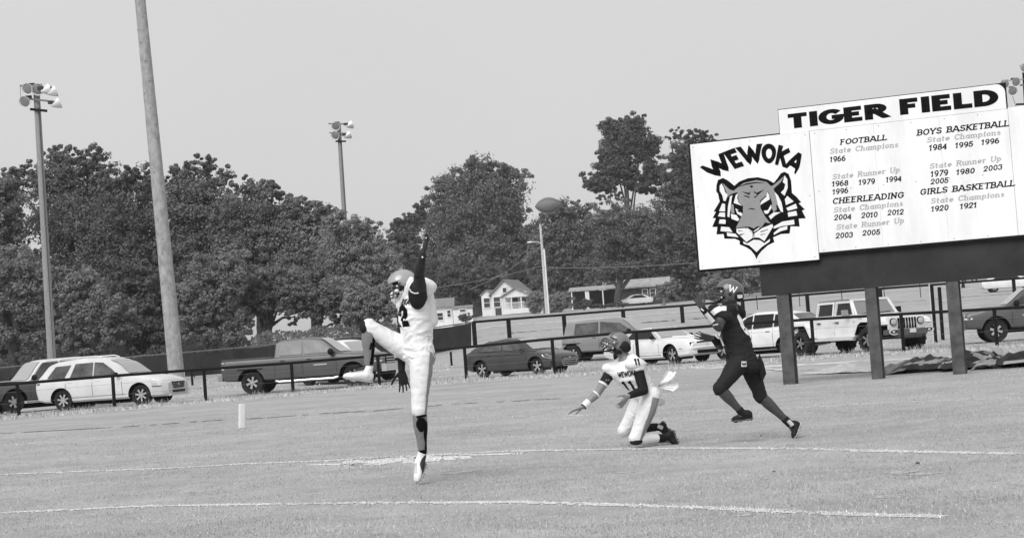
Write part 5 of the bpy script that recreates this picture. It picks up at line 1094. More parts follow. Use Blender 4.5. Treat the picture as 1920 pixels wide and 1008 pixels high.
# --- boxy white off-road pickup (seven-slot grille)
def offroad():
    rz = math.atan2(-math.sin(R(64)), math.cos(R(64))); g = G(1634, 661); wt = PAINT['white']
    lx, ly = 1.72 * 1.08, -.80 * 1.12; loc = g - Matrix.Rotation(rz, 3, 'Z') @ Vector((lx, ly, 0)); loc.z = 0
    o = thing('offroad_truck', 'boxy white off-road pickup with seven-slot grille and round headlights behind the middle post', 'pickup truck', loc, rz, 'vehicles parked beyond the low fence'); o.scale = (1.08, 1.12, 1.0)
    def prism_side(name, poly, w_, mat, y0=None, bevel=.02, par=None):
        mb = MB(); a = -w_ if y0 is None else y0; mb.prism([(x, a, z) for x, z in poly], (0, 2 * w_ if y0 is None else w_, 0)); ob = build(name, mb, mat, par or o)
        if bevel:
            bm = bmesh.new(); bm.from_mesh(ob.data); bmesh.ops.bevel(bm, geom=bm.edges[:], offset=bevel, segments=2, affect='EDGES', clamp_overlap=True); bm.to_mesh(ob.data); bm.free(); ob.data.shade_smooth(); ob.data.set_sharp_from_angle(angle=R(40))
        return ob
    prism_side('bed', [(-2.72, .62), (-2.72, 1.22), (-.98, 1.22), (-.98, .56), (-1.2, .56), (-1.42, 1.02), (-2.12, 1.02), (-2.36, .62)], .80, wt)
    mb = MB(); mb.box((-1.85, 0, 1.19), (1.5, 1.4, .08)); build('bed_liner', mb, WELL, o)
    prism_side('body', [(-.97, .52), (-.97, 1.24), (1.05, 1.24), (1.05, .95), (1.05, .52)], .80, wt)
    prism_side('hood', [(1.07, .80), (1.07, 1.27), (2.35, 1.15), (2.38, .80)], .62, wt, bevel=.05)
    prism_side('grille_panel', [(2.385, .66), (2.385, 1.13), (2.44, 1.12), (2.47, .90), (2.44, .66)], .66, wt, bevel=.02)
    for k in range(7): mb = MB(); y = -.30 + k * .10; mb.box((2.462, y, .90), (.05, .044, .34)); build('grille_slot', mb, WELL, o)
    for sd in (-1, 1):
        mb = MB(); mb.lathe((2.44, sd * .49, .95), (1, 0, 0), [(0, .125), (.05, .125), (.055, .105)], 22); hl = build('headlight', mb, TRB, o, 40)
        mb = MB(); mb.lathe((2.47, sd * .49, .95), (1, 0, 0), [(0, .105), (.035, .10), (.05, .05), (.052, .003)], 22); build('lens', mb, HLM, hl, 60)
        # flat fender
        mb = MB(); yo = sd * .62; W_ = sd * .30; pts = [(1.02, .62), (1.22, 1.0), (1.38, 1.10), (2.2, 1.08), (2.38, 1.0), (2.42, .88), (2.30, .93), (2.12, 1.0), (1.45, 1.02), (1.30, .93), (1.12, .62)]
        mb.prism([(x, yo, z) for x, z in pts], (0, W_, 0)); build('front_fender', mb, wt, o)
        mb = MB(); pts = [(-1.12, .60), (-1.36, 1.02), (-1.46, 1.10), (-2.08, 1.10), (-2.22, 1.0), (-2.45, .62), (-2.34, .62), (-2.12, .98), (-2.02, 1.02), (-1.5, 1.02), (-1.42, .96), (-1.22, .60)]
        mb.prism([(x, sd * .78, z) for x, z in pts], (0, sd * .14, 0)); build('rear_fender', mb, wt, o)
        for cx_, y0_, wd_, ins in ((1.77, .62, .295, [(1.125, .62), (1.30, .925), (1.45, 1.015), (2.12, .995), (2.30, .925), (2.41, .875)]), (-1.78, .78, .135, [(-1.225, .60), (-1.425, .955), (-1.5, 1.015), (-2.02, 1.015), (-2.12, .975), (-2.335, .62)])):
            mb = MB(); mb.prism([(x, sd * y0_, z) for x, z in ins + [(cx_ + (x - cx_) * .955, .55 + (z - .55) * .955) for x, z in reversed(ins)]], (0, sd * wd_, 0)); build('arch_liner', mb, WELL, o)
        mb = MB(); mb.box((0, sd * .86, .50), (2.0, .12, .09)); mb.box((.9, sd * .84, .47), (.2, .1, .07)); build('rock_rail', mb, PAINT['silver'], o)
        # doors with window frames
        for nm, x0, x1, xt0, xt1 in (('rear_door', -.95, -.02, -.93, -.04), ('front_door', .0, 1.02, .02, .78)):
            mb = MB(); y0 = sd * .80; yt = sd * .70; z0, z1, zt_ = .56, 1.24, 1.72
            lo = [(x0, y0, z0), (x1, y0, z0), (x1, y0, z1), (x0, y0, z1)]; mb.prism(lo, (0, sd * .018, 0)); f = .07
            def bar_(a, b): mb.beam(a, b, .05, .07)
            bar_((x0 + f / 2, y0, z1), (xt0 + f / 2, yt, zt_)); bar_((x1 - f / 2, y0, z1), (xt1 - f / 2, yt, zt_)); bar_((xt0, yt, zt_), (xt1, yt, zt_)); bar_((x0, y0, z1 + .02), (x1, y0, z1 + .02))
            dr = build(nm, mb, wt, o); mb = MB(); mb.prism([(x0 + f, y0 - sd * .02, z1 + .03), (x1 - f, y0 - sd * .02, z1 + .03), (xt1 - f, yt - sd * .02, zt_ - .03), (xt0 + f, yt - sd * .02, zt_ - .03)], (0, -sd * .01, 0)); build('pane', mb, GLM, dr)
            mb = MB(); mb.box((x0 + .16, y0 + sd * .045, 1.06), (.17, .03, .035)); build('handle', mb, TRB, dr)
            for zz in (.75, 1.08): mb = MB(); mb.box((x1 - .02, y0 + sd * .03, zz), (.09, .02, .05)); build('hinge', mb, wt, dr)
        mb = MB(); mb.box((.80, sd * .98, 1.36), (.10, .18, .2)); mb.beam((.84, sd * .80, 1.27), (.82, sd * .95, 1.3), .04, .04); build('wing_mirror', mb, TRB if sd > 0 else M('mirror_grey', .3, .3), o)
        mb = MB(); mb.box((-2.70, sd * .74, .98), (.06, .12, .26)); build('tail_light', mb, TLM, o)
    # windshield frame, glass, roof
    mb = MB()
    for sd in (-1, 1): mb.beam((1.04, sd * .74, 1.24), (.74, sd * .66, 1.76), .07, .06)
    mb.beam((.74, -.69, 1.77), (.74, .69, 1.77), .08, .07); mb.beam((1.06, -.78, 1.25), (1.06, .78, 1.25), .06, .06); build('windshield_frame', mb, wt, o)
    mb = MB(); mb.prism([(1.02, -.70, 1.29), (1.02, .70, 1.29), (.76, .63, 1.73), (.76, -.63, 1.73)], (-.012, 0, 0)); build('windshield', mb, M('windshield_mid', .2, .08, 1.), o)
    prism_side('roof', [(-.98, 1.74), (-.90, 1.80), (.3, 1.82), (.70, 1.80), (.70, 1.75), (-.98, 1.70)], .70, M('soft_roof', .22, .8, ns=6, na=.15), bevel=.02)
    mb = MB(); mb.prism([(-.99, -.78, 1.25), (-.99, .78, 1.25), (-.97, .68, 1.73), (-.97, -.68, 1.73)], (.03, 0, 0)); build('rear_window', mb, GLM, o)
    mb = MB(); mb.box((-.1, 0, 1.25), (1.5, 1.3, .04)); 
    for y in (-.4, .4): mb.box((.15, y, 1.32), (.16, .44, .55)); mb.box((.15, y, 1.60), (.12, .26, .16))
    build('seats', mb, WELL, o)
    for x0, x1, yy, z1 in ((1.12, 2.32, .60, .99), (-2.34, -1.2, .77, 1.0)): mb = MB(); mb.box(((x0 + x1) / 2, 0, (z1 + .5) / 2), (x1 - x0, 2 * yy, z1 - .5)); build('wheel_housing', mb, WELL, o)
    # bumper, lamps, winch, wheels
    DS = M('steel_bumper', .09, .5, .4); mb = MB(); mb.box((2.60, 0, .60), (.22, 1.05, .20)); mb.box((2.54, .68, .63), (.18, .36, .16)); mb.box((2.54, -.68, .63), (.18, .36, .16)); mb.box((2.5, 0, .46), (.1, .9, .12)); bp = build('front_bumper', mb, DS, o)
    for sd in (-1, 1):
        mb = MB(); n_ = 20; ring = [(2.66, sd * .62 + .17 * math.cos(2 * math.pi * k / n_), .63 + .085 * math.sin(2 * math.pi * k / n_)) for k in range(n_ + 1)]; mb.tube(ring, .022, 6); fr = build('fog_lamp', mb, PAINT['silver'], o, 60); mb = MB(); mb.sph((2.66, sd * .64, .63), .045); build('bulb', mb, HLM, fr, 60)
    mb = MB(); mb.box((2.72, .0, .64), (.06, .2, .13)); build('winch', mb, PAINT['silver'], o)
    for sd in (-.25, .32): mb = MB(); mb.beam((1.08, sd - .3, 1.29), (1.04, sd + .2, 1.33), .02, .02); build('wiper', mb, TRB, o)
    mb = MB(); mb.box((0, 0, .5), (3.6, 1.1, .2)); build('underbody', mb, WELL, o)
    for x in (-1.74, 1.72):
        for sd in (-1, 1):
            r_, tw = .42, .29; mb = MB(); mb.lathe((0, 0, 0), (0, sd, 0), [(-tw / 2, .24), (-tw / 2, .38), (-tw * .38, .41), (0, .42), (tw * .38, .41), (tw / 2, .38), (tw / 2, .25), (tw * .35, .23)], 32)
            for k in range(32): a = 2 * math.pi * k / 32; mb.box((r_ * math.cos(a), sd * tw * .2 * (1 if k % 2 else -1), r_ * math.sin(a)), (.02, tw * .5, .045), Matrix.Rotation(-a, 3, 'Y'))
            wh = build('wheel', mb, TYR, o, 40); wh.location = (x, sd * .80, r_); wh.rotation_euler = (0, 0, .0 if x < 0 else .02)
            mb = MB(); mb.lathe((0, 0, 0), (0, sd, 0), [(tw * .40, .24), (tw * .48, .24), (tw * .46, .20), (tw * .2, .19), (tw * .2, .01)], 26, 1)
            for k in range(5): a = 2 * math.pi * k / 5; mb.beam((.02 * math.cos(a), sd * tw * .38, .02 * math.sin(a)), (.21 * math.cos(a), sd * tw * .42, .21 * math.sin(a)), .06, .03, (0, 1, 0))
            build('rim', mb, [M('dusty_rim', .2, .6), WELL], wh, 40)
offroad()
# ------------------------------------------------------------ people
def fromnp(mb): return mb
def remesh(mb, vox, sm=4, name='tmp', fac=.5):
    o = build(name, mb, []) if False else None
    me = bpy.data.meshes.new('t'); me.from_pydata([tuple(v) for v in mb.v], [], mb.f); o = bpy.data.objects.new('t', me); COL.objects.link(o)
    bm = bmesh.new(); bm.from_mesh(me); bmesh.ops.recalc_face_normals(bm, faces=bm.faces); bm.to_mesh(me); bm.free()
    r = o.modifiers.new('r', 'REMESH'); r.mode = 'VOXEL'; r.voxel_size = vox
    if sm: s = o.modifiers.new('s', 'SMOOTH'); s.factor = fac; s.iterations = sm
    dg = bpy.context.evaluated_depsgraph_get(); m2 = bpy.data.meshes.new_from_object(o.evaluated_get(dg)); bpy.data.objects.remove(o); bpy.data.meshes.remove(me); return m2
def wrinkle(me, amp, freq=(9, 9, 9), seed=0., fine=.35, mask=None):
    me.update(); n = len(me.vertices)
    for v in me.vertices:
        c = v.co; p = Vector((c.x * freq[0] + seed, c.y * freq[1], c.z * freq[2])); q = p + Vector((noise.noise(p * .5), noise.noise(p * .5 + Vector((7, 3, 1))), 0)) * 1.2
        f = (1 - abs(noise.noise(q)) * 2.2); f = f * .7 + fine * (1 - abs(noise.noise(q * 2.3)) * 2.2); a = amp * (mask(c) if mask else 1.)
        v.co = c + v.normal * (f - .5) * a
def place(name, me, mats, parent, label=None):
    inv = Matrix.Translation(parent_root(parent).location).inverted(); me.transform(inv)
    for q in (mats if isinstance(mats, (list, tuple)) else [mats]): me.materials.append(q)
    me.shade_smooth(); me.name = name; o = bpy.data.objects.new(name, me); COL.objects.link(o); o.parent = parent
    if label: o['label'] = label
    return o
def parent_root(p):
    while p.parent: p = p.parent
    return p
def bvh_world(me_obj):
    loc = parent_root(me_obj).location; me = me_obj.data
    return BVHTree.FromPolygons([v.co + loc for v in me.vertices], [p.vertices[:] for p in me.polygons])
def V3(*a): return Vector(a)
def limb(mb, a, b, ra, rb, mid=None, n=14, seg=6, cap=True):
    """tapered limb with an optional muscle bulge (t, extra)"""
    a = Vector(a); b = Vector(b); d = (b - a); u = d.orthogonal().normalized(); r = d.cross(u).normalized(); rg = []
    for i in range(seg + 1):
        t = i / seg; q = lerp(ra, rb, t)
        if mid: q += mid[1] * math.exp(-((t - mid[0]) / .25) ** 2)
        rg.append((a + d * t, u * q, r * q))
    mb.rings(rg, n)
    if cap: mb.sph(a, ra, n, 8); mb.sph(b, rb, n, 8)
def hand(mb, W, d, nrm, thumb=1, curl=.35, spread=.22, s=1., curls=None):
    W = Vector(W); d = Vector(d).normalized(); nrm = Vector(nrm); nrm = (nrm - d * nrm.dot(d)).normalized(); l = d.cross(nrm) * thumb
    mb.rings([(W - d * .01 * s, l * .024 * s, nrm * .018 * s), (W + d * .03 * s, l * .036 * s, nrm * .017 * s), (W + d * .075 * s, l * .043 * s, nrm * .014 * s), (W + d * .098 * s, l * .038 * s, nrm * .010 * s)], 12)
    for i, (off, ln, r_, sp) in enumerate(((.033, .078, .0095, 1.), (.011, .088, .0098, .33), (-.011, .081, .0093, -.33), (-.031, .064, .0083, -1.))):
        p = W + d * .088 * s + l * off * s; dd = (d + l * spread * sp * .6).normalized(); cu = (curls[i] if curls else curl)
        mb.sph(p, r_ * 1.15 * s, 8, 6)
        for k, f in enumerate((.45, .32, .26)):
            q = p + dd * ln * f * s; limb(mb, p, q, r_ * s * (1 - .1 * k), r_ * s * (1 - .1 * (k + 1)), None, 8, 1); p = q
            dd = (dd * math.cos(cu) + nrm * math.sin(cu)).normalized()
    p = W + d * .022 * s + l * .030 * s + nrm * .004; dd = (d * .62 + l * .75 + nrm * .25).normalized()
    for ln, r_ in ((.042, .0125), (.034, .0108), (.026, .0095)):
        q = p + dd * ln * s; limb(mb, p, q, r_ * s, r_ * s * .92, None, 8, 1); p = q; dd = (dd + d * .3).normalized()
def face(mb, c, f, u, s=1.):
    """head with skull, jaw, nose, brow, lips, ears; c centre, f forward, u up"""
    f = Vector(f).normalized(); u = Vector(u); u = (u - f * u.dot(f)).normalized(); r = f.cross(u); S = s
    mb.ell(c + u * .022 * S, f * .096 * S, r * .077 * S, u * .098 * S, 18, 12); mb.ell(c + f * .028 * S - u * .055 * S, f * .062 * S, r * .054 * S, u * .062 * S, 14, 10)
    mb.rings([(c + f * .094 * S + u * .018 * S, r * .008 * S, u * .006 * S), (c + f * .112 * S - u * .012 * S, r * .014 * S, u * .012 * S), (c + f * .09 * S - u * .022 * S, r * .017 * S, u * .009 * S)], 8)
    mb.ell(c + f * .086 * S + u * .03 * S, f * .014 * S, r * .05 * S, u * .011 * S, 10, 6); mb.ell(c + f * .086 * S - u * .052 * S, f * .014 * S, r * .026 * S, u * .007 * S, 10, 6); mb.ell(c + f * .083 * S - u * .065 * S, f * .014 * S, r * .022 * S, u * .007 * S, 10, 6); mb.ell(c + f * .075 * S - u * .10 * S, f * .018 * S, r * .02 * S, u * .016 * S, 10, 6)
    for sd in (-1, 1): mb.ell(c + r * sd * .08 * S - f * .005 * S, f * .02 * S, r * .008 * S, u * .032 * S, 8, 6); mb.ell(c + f * .07 * S + r * sd * .042 * S - u * .012 * S, f * .022 * S, r * .022 * S, u * .016 * S, 8, 6)
def helmet(root, c, f, u, shell, trim, bars, pad=None, stripes=None, s=1., logo=None, decals=True, maskside=None):
    f = Vector(f).normalized(); u = Vector(u); u = (u - f * u.dot(f)).normalized(); r = f.cross(u); c = Vector(c) + u * .012
    A, B, Cc = .148 * s, .122 * s, .138 * s; NU, NV = 48, 34; vs = []; fs = []; ok = {}
    def pt(th, ph, k=1.):              # th: from the crown down, ph around from the front
        x = math.sin(th) * math.cos(ph); y = math.sin(th) * math.sin(ph); z = math.cos(th)
        if z < 0: z *= 1.0; x *= 1 - .10 * abs(z)
        return c + f * A * x * k + r * B * y * k + u * Cc * z * k
    for j in range(NV + 1):
        for i in range(NU):
            vs.append(pt(math.pi * .80 * j / NV + .001, 2 * math.pi * i / NU))
    for j in range(NV):
        for i in range(NU):
            th = math.pi * .80 * (j + .5) / NV; ph = (2 * math.pi * (i + .5) / NU + math.pi) % (2 * math.pi) - math.pi; a = abs(ph)
            front = th > math.pi * .43 and a < lerp(R(62), R(47), min(1, (th - math.pi * .43) / 1.1)) ; low = th > math.pi * .60 and a > R(118)
            if front or low: continue
            fs.append((j * NU + i, j * NU + (i + 1) % NU, (j + 1) * NU + (i + 1) % NU, (j + 1) * NU + i))
    mb = MB(); mb.add(vs, fs); loc = root.location
    me = bpy.data.meshes.new('t'); me.from_pydata([tuple(v) for v in mb.v], [], mb.f); bm = bmesh.new(); bm.from_mesh(me); bmesh.ops.delete(bm, geom=[v for v in bm.verts if not v.link_faces], context='VERTS'); bmesh.ops.remove_doubles(bm, verts=bm.verts, dist=.0004); bmesh.ops.recalc_face_normals(bm, faces=bm.faces)
    bmesh.ops.solidify(bm, geom=bm.faces[:], thickness=.010); bm.to_mesh(me); bm.free()
    h = place('helmet', me, shell, root); h.data.set_sharp_from_angle(angle=R(50))
    def arc_pts(zk, span, reach, n=14, drop=0.):
        return [c + f * (A * reach * math.cos(t)) + r * (B * 1.02 * math.sin(t)) + u * (zk - drop * abs(t)) for t in np.linspace(-span, span, n)]
    fm = MB()
    for zk, span, reach in ((-.012, R(66), 1.22), (-.045, R(64), 1.36), (-.085, R(60), 1.38), (-.118, R(52), 1.30)): fm.tube(arc_pts(zk * s, span, reach), .0052, 6)
    for t in (-.42, -.14, .14, .42): fm.tube([c + f * A * rch * math.cos(t) + r * B * 1.02 * math.sin(t) + u * z * s for z, rch in ((-.012, 1.22), (-.045, 1.36), (-.085, 1.38), (-.118, 1.30))], .0048, 6)
    for sd in (-1, 1): fm.tube([c + f * A * .42 + r * sd * B * .95 + u * .01, c + f * A * .60 + r * sd * B * .92 - u * .05, c + f * A * .80 + r * sd * B * .74 - u * .118 * s], .0055, 6)
    build('face_mask', fm, bars, h, 60, world=True)
    mb = MB()
    for sd in (-1, 1):
        mb.lathe(c + r * sd * B * 1.0 - f * .0 - u * .03, r * sd, [(0, .018), (.004, .018), (.005, .012)], 12)
    build('ear_hole', mb, M('black_rubber', .01, .7), h, world=True)
    mb = MB()
    for sd in (-1, 1): mb.sph(c + f * A * .64 + r * sd * B * .86 - u * .015, .010); mb.sph(c + f * A * .56 + r * sd * B * .9 - u * .075, .009)
    build('mask_clip', mb, M('white_plastic', .75, .5), h, 60, world=True)
    mb = MB(); mb.tube([c + r * sd_ * B * k_ + f * A * ff_ - u * uu_ for sd_, k_, ff_, uu_ in ((-1, .9, .35, .06), (-1, .6, .72, .125), (0, 0, .86, .145), (1, .6, .72, .125), (1, .9, .35, .06))], .010, 6); build('chin_strap', mb, trim, h, 60, world=True)
    if stripes:
        for off, w_ in ((0, .03),) if stripes == 1 else ((-.022, .012), (.022, .012)):
            vs = []
            for i in range(25):
                t = lerp(-R(70), R(105), i / 24)   # from the brow over the crown
                for e in (-1, 1):
                    p = c + (f * A * math.sin(-t) + u * Cc * math.cos(t)) * 1.012 + r * (off + e * w_ / 2); vs.append(p)
            mb = MB(); mb.add(vs, [(2 * i, 2 * i + 1, 2 * i + 3, 2 * i + 2) for i in range(24)]); build('stripe', mb, trim if stripes == 2 else M('helmet_stripe', .2, .4), h, 60, world=True)
    return h, c, f, r, u
def project(bvh, mb2d, fn, ray_dir, off=.004):
    """map 2D letters onto a garment: fn(u, v) gives the start of the ray"""
    out = MB(); rd = Vector(ray_dir).normalized()
    for k, (L, Rr) in enumerate(mb2d):
        vs = []; okk = True
        for a, b in zip(L, Rr):
            for q in (a, b):
                st = fn(q.x, q.y); hit = bvh.ray_cast(st, rd)
                if hit[0] is None: hit = bvh.find_nearest(st + rd * .3)
                vs.append(hit[0] - rd * (off + .0005 * (k % 5)) + hit[1] * .001)
        out.add(vs, [(2 * i, 2 * i + 1, 2 * i + 3, 2 * i + 2) for i in range(len(L) - 1)])
    return out
def proj_strip(bvh, pts, width, ray_dir, off=.004, back=.3, n=26, rows=6):
    """a band following pts (3D), laid on the garment along ray_dir"""
    rd = Vector(ray_dir).normalized(); P_ = [Vector(p) for p in pts]; vs = []; 
    L = [0];
    for a, b in zip(P_[:-1], P_[1:]): L.append(L[-1] + (b - a).length)
    for i in range(n + 1):
        t = L[-1] * i / n; k = min(len(P_) - 2, int(np.searchsorted(L, t, 'right') - 1)); q = P_[k].lerp(P_[k + 1], (t - L[k]) / max(1e-6, L[k + 1] - L[k])); tg = (P_[k + 1] - P_[k]).normalized(); sd = tg.cross(rd).normalized()
        w_ = width(i / n) if callable(width) else width
        for j in range(rows + 1):
            st = q + sd * w_ * (j / rows - .5) - rd * back; h = bvh.ray_cast(st, rd)
            vs.append(h[0] - rd * off if h[0] is not None else bvh.find_nearest(q + sd * w_ * (j / rows - .5))[0] - rd * off)
    m = MB(); m.add(vs, [(i * (rows + 1) + j, i * (rows + 1) + j + 1, (i + 1) * (rows + 1) + j + 1, (i + 1) * (rows + 1) + j) for i in range(n) for j in range(rows)]); return m
def shoe(root, heel, toe, up, mat, solemat, ankle, lace=None, cleats=True, label=None):
    heel = Vector(heel); toe = Vector(toe); f = (toe - heel).normalized(); up = Vector(up); u = (up - f * up.dot(f)).normalized(); r = f.cross(u); L = (toe - heel).length; mb = MB()
    mb.rings([(heel + u * .045, r * .018, u * .03), (heel + f * .02 + u * .045, r * .032, u * .045), (heel + f * L * .25 + u * .05, r * .036, u * .05), (heel + f * L * .48 + u * .042, r * .037, u * .042), (heel + f * L * .7 + u * .032, r * .045, u * .032), (heel + f * L * .88 + u * .026, r * .040, u * .026), (toe + u * .020, r * .018, u * .014)], 16)
    an = Vector(ankle); limb(mb, heel + f * L * .22 + u * .06, an, .043, .040, None, 14, 3)
    me = remesh(mb, .007, 4); s_ = place('shoe', me, mat, root, label)
    mb = MB(); mb.rings([(heel - f * .004 + u * .006, r * .02, u * .008), (heel + f * .03 + u * .004, r * .037, u * .010), (heel + f * L * .45 + u * .004, r * .034, u * .010), (heel + f * L * .72 + u * .004, r * .047, u * .010), (heel + f * L * .92 + u * .006, r * .036, u * .010), (toe + f * .004 + u * .012, r * .014, u * .008)], 16); build('sole', mb, solemat, s_, 50, world=True)
    if cleats:
        mb = MB()
        for t, q in ((.08, .02), (.08, -.02), (.22, .022), (.22, -.022), (.58, .034), (.58, -.034), (.72, .036), (.72, -.036), (.88, .02), (.88, -.02)): b_ = heel + f * L * t + r * q; mb.tube([b_, b_ - u * .014], [.008, .005], 6)
        build('cleats', mb, solemat, s_, world=True, kind='stuff')
    if lace:
        mb = MB()
        for i in range(6):
            t = .34 + i * .065; c = heel + f * L * t + u * (.098 - i * .0065); mb.tube([c - r * .022 + f * .006, c + u * .003, c + r * .022 - f * .006], .0035, 5)
        build('laces', mb, lace, s_, world=True)
    return s_
def skin_body(root, J, skin, hands, neck_r=.058, arms=('L', 'R'), facev=None, thick=1.):
    """one continuous body: J holds world points"""
    mb = MB(); lat_s = (J['shR'] - J['shL']).normalized(); lat_h = (J['hipR'] - J['hipL']).normalized(); ch = J['chestf']; pe = J['pelf']; pel = (J['hipL'] + J['hipR']) / 2; shm = (J['shL'] + J['shR']) / 2
    def rg(c, lat, fr, a, b): lat = lat.normalized(); fr = (fr - lat * fr.dot(lat)).normalized(); return (c, lat * a, fr * b)
    chest = pel.lerp(shm, .62); waist = pel.lerp(shm, .3)
    mb.rings([rg(pel - (shm - pel).normalized() * .09, lat_h, pe, .10, .08), rg(pel, lat_h, pe, .165, .12), rg(waist, lat_h.lerp(lat_s, .4), pe.lerp(ch, .4), .14, .10), rg(chest, lat_s, ch, .165, .12), rg(shm - (shm - pel).normalized() * .03, lat_s, ch, .15, .09), rg(J['neck'], lat_s, ch, .06, .06)], 18)
    limb(mb, J['neck'] - (J['head'] - J['neck']).normalized() * .04, J['head'] - (J['head'] - J['neck']) * .3, neck_r, neck_r * .93, None, 14, 4)
    face(mb, J['head'], *J['headfu'])
    for s_ in 'LR':
        sh, el, wr = J['sh' + s_], J['el' + s_], J['wr' + s_]; limb(mb, sh, el, .056 * thick, .040 * thick, (.4, .008), 14, 8); limb(mb, el, wr, .041 * thick, .027 * thick, (.25, .007), 14, 8)
        mb.sph(sh, .064 * thick); h_ = hands[s_]; hand(mb, wr, *h_[:2], **h_[2])
        hp, kn, an = J['hip' + s_], J['kn' + s_], J['an' + s_]; limb(mb, hp, kn, .088, .056, (.3, .008), 16, 8); limb(mb, kn, an, .054, .034, (.28, .012), 14, 8); limb(mb, an, J['toe' + s_], .034, .024, None, 10, 3)
    me = remesh(mb, .0072, 3); return place('body', me, skin, root)
def jersey(root, J, mat, pads=.115, sleeve=.45, hem=.06, wr=.010, seed=0., padw=.10, sleeve_r=.085, sleeves='LR', lift={}):
    mb = MB(); lat_s = (J['shR'] - J['shL']).normalized(); lat_h = (J['hipR'] - J['hipL']).normalized(); ch = J['chestf']; pe = J['pelf']; pel = (J['hipL'] + J['hipR']) / 2; shm = (J['shL'] + J['shR']) / 2; ax = (shm - pel).normalized()
    def rg(c, lat, fr, a, b): lat = lat.normalized(); fr = (fr - lat * fr.dot(lat)).normalized(); return (c, lat * a, fr * b)
    mb.rings([rg(pel + ax * (-hem), lat_h, pe, .178, .140), rg(pel + ax * .03, lat_h, pe, .178, .138), rg(pel.lerp(shm, .3), lat_h.lerp(lat_s, .4), pe.lerp(ch, .4), .168, .135), rg(pel.lerp(shm, .62), lat_s, ch, .195, .155), rg(pel.lerp(shm, .85), lat_s, ch, .20, .145), rg(shm + ax * .02, lat_s, ch, .15, .10), rg(J['neck'] - ax * .03, lat_s, ch, .080, .075)], 22)
    for s_ in 'LR':
        sh = J['sh' + s_]; out = (sh - shm).normalized(); lf = lift.get(s_, V3(0, 0, 0)); c = sh + ax * .028 + lf
        mb.ell(c, out * padw * 1.12, ch.normalized() * pads * 1.05, ax * pads * .72, 18, 12); limb(mb, J['neck'] + out * .07 - ax * .045, c - ax * .01, .060, .076, None, 14, 4)
        if s_ in sleeves: e = sh.lerp(J['el' + s_], sleeve); limb(mb, sh, e, sleeve_r * 1.05, sleeve_r * .86, None, 16, 5, False)
    me = remesh(mb, .0095, 6); wrinkle(me, wr, (6, 6, 13), seed, mask=lambda c: .55 + .45 * smooth(.2, -.25, (c - shm).dot(ax) + .1)); return place('jersey', me, mat, root)
def pants(root, J, mat, wr=.007, seed=3., kn_pad=True, bottom=1.0):
    mb = MB(); lat_h = (J['hipR'] - J['hipL']).normalized(); pe = J['pelf']; pel = (J['hipL'] + J['hipR']) / 2; shm = (J['shL'] + J['shR']) / 2; ax = (shm - pel).normalized()
    pf = (pe - lat_h * pe.dot(lat_h)).normalized()
    mb.rings([(pel - ax * .10, lat_h * .12, pf * .10), (pel - ax * .04, lat_h * .168, pf * .135), (pel + ax * .04, lat_h * .170, pf * .128), (pel + ax * .12, lat_h * .152, pf * .115)], 20); mb.ell(pel - pf * .055 - ax * .03, lat_h * .15, pf * .09, ax * .11)
    for s_ in 'LR':
        hp, kn, an = J['hip' + s_], J['kn' + s_], J['an' + s_]; limb(mb, hp, kn, .103, .070, (.3, .010), 18, 8)
        if kn_pad: d = (kn - hp).normalized(); d2 = (an - kn).normalized(); fr = (d - d2); fr = fr.normalized() if fr.length > .2 else pf; mb.ell(kn + fr * .022, fr * .055, fr.cross(d).normalized() * .06, fr.cross(fr.cross(d)).normalized() * .075)
        limb(mb, kn, kn.lerp(an, .10 * bottom), .068, .064, None, 16, 3, False)
    me = remesh(mb, .0095, 5); wrinkle(me, wr, (11, 11, 11), seed); return place('pants', me, mat, root)
def sleeve_piece(root, name, a, b, ra, rb, mat, mid=None, parent=None):
    mb = MB(); limb(mb, a, b, ra, rb, mid, 16, 8, True); me = remesh(mb, .006, 2); wrinkle(me, .002, (20, 20, 20), 1.); return place(name, me, mat, parent or root)
def band(root, a, b, t, w_, r_, mat, name='wristband'):
    a = Vector(a); b = Vector(b); d = (b - a).normalized(); c = a.lerp(b, t); mb = MB(); mb.lathe(c, d, [(-w_ / 2, r_ * .8), (-w_ / 2, r_), (0, r_ * 1.03), (w_ / 2, r_), (w_ / 2, r_ * .8)], 20); return build(name, mb, mat, root, 40, world=True)

JW = M('white_jersey', .80, .75, .3, ns=3, na=.03, bump=.08, bs=260); PWT = M('white_pants', .78, .55, .4, ns=3, na=.03); BLC = M('black_compression', .016, .7, .15); SKD = M('skin_dark', .028, .6, .25, ns=14, na=.15); SKL = M('skin_light', .23, .5, .4, ns=12, na=.12); SKM = M('skin_mid', .055, .5, .45, ns=14, na=.15)
NUM = M('number_black', .006, .7, .06); JB = M('dark_jersey', .024, .8, .1, ns=3, na=.1, bump=.08, bs=260); PB = M('dark_pants', .019, .7, .15, ns=3, na=.1); SHW = M('white_shoe', .72, .45, .4, ns=18, na=.12); SHB = M('black_shoe', .014, .6, .2, ns=18, na=.3); SOG = M('grey_sole', .3, .6); MUD = M('muddy_sole', .11, .8, .2, ns=30, na=.5)
HSG = M('grey_helmet', .34, .2, .6); HSD = M('dark_helmet', .11, .2, .6); STG = M('grey_stripe_fabric', .25, .7); BARM = M('face_bar', .05, .4, .5); BARG = M('face_bar_grey', .22, .4, .5); SCKG = M('patterned_leg_sleeve', .20, .65)

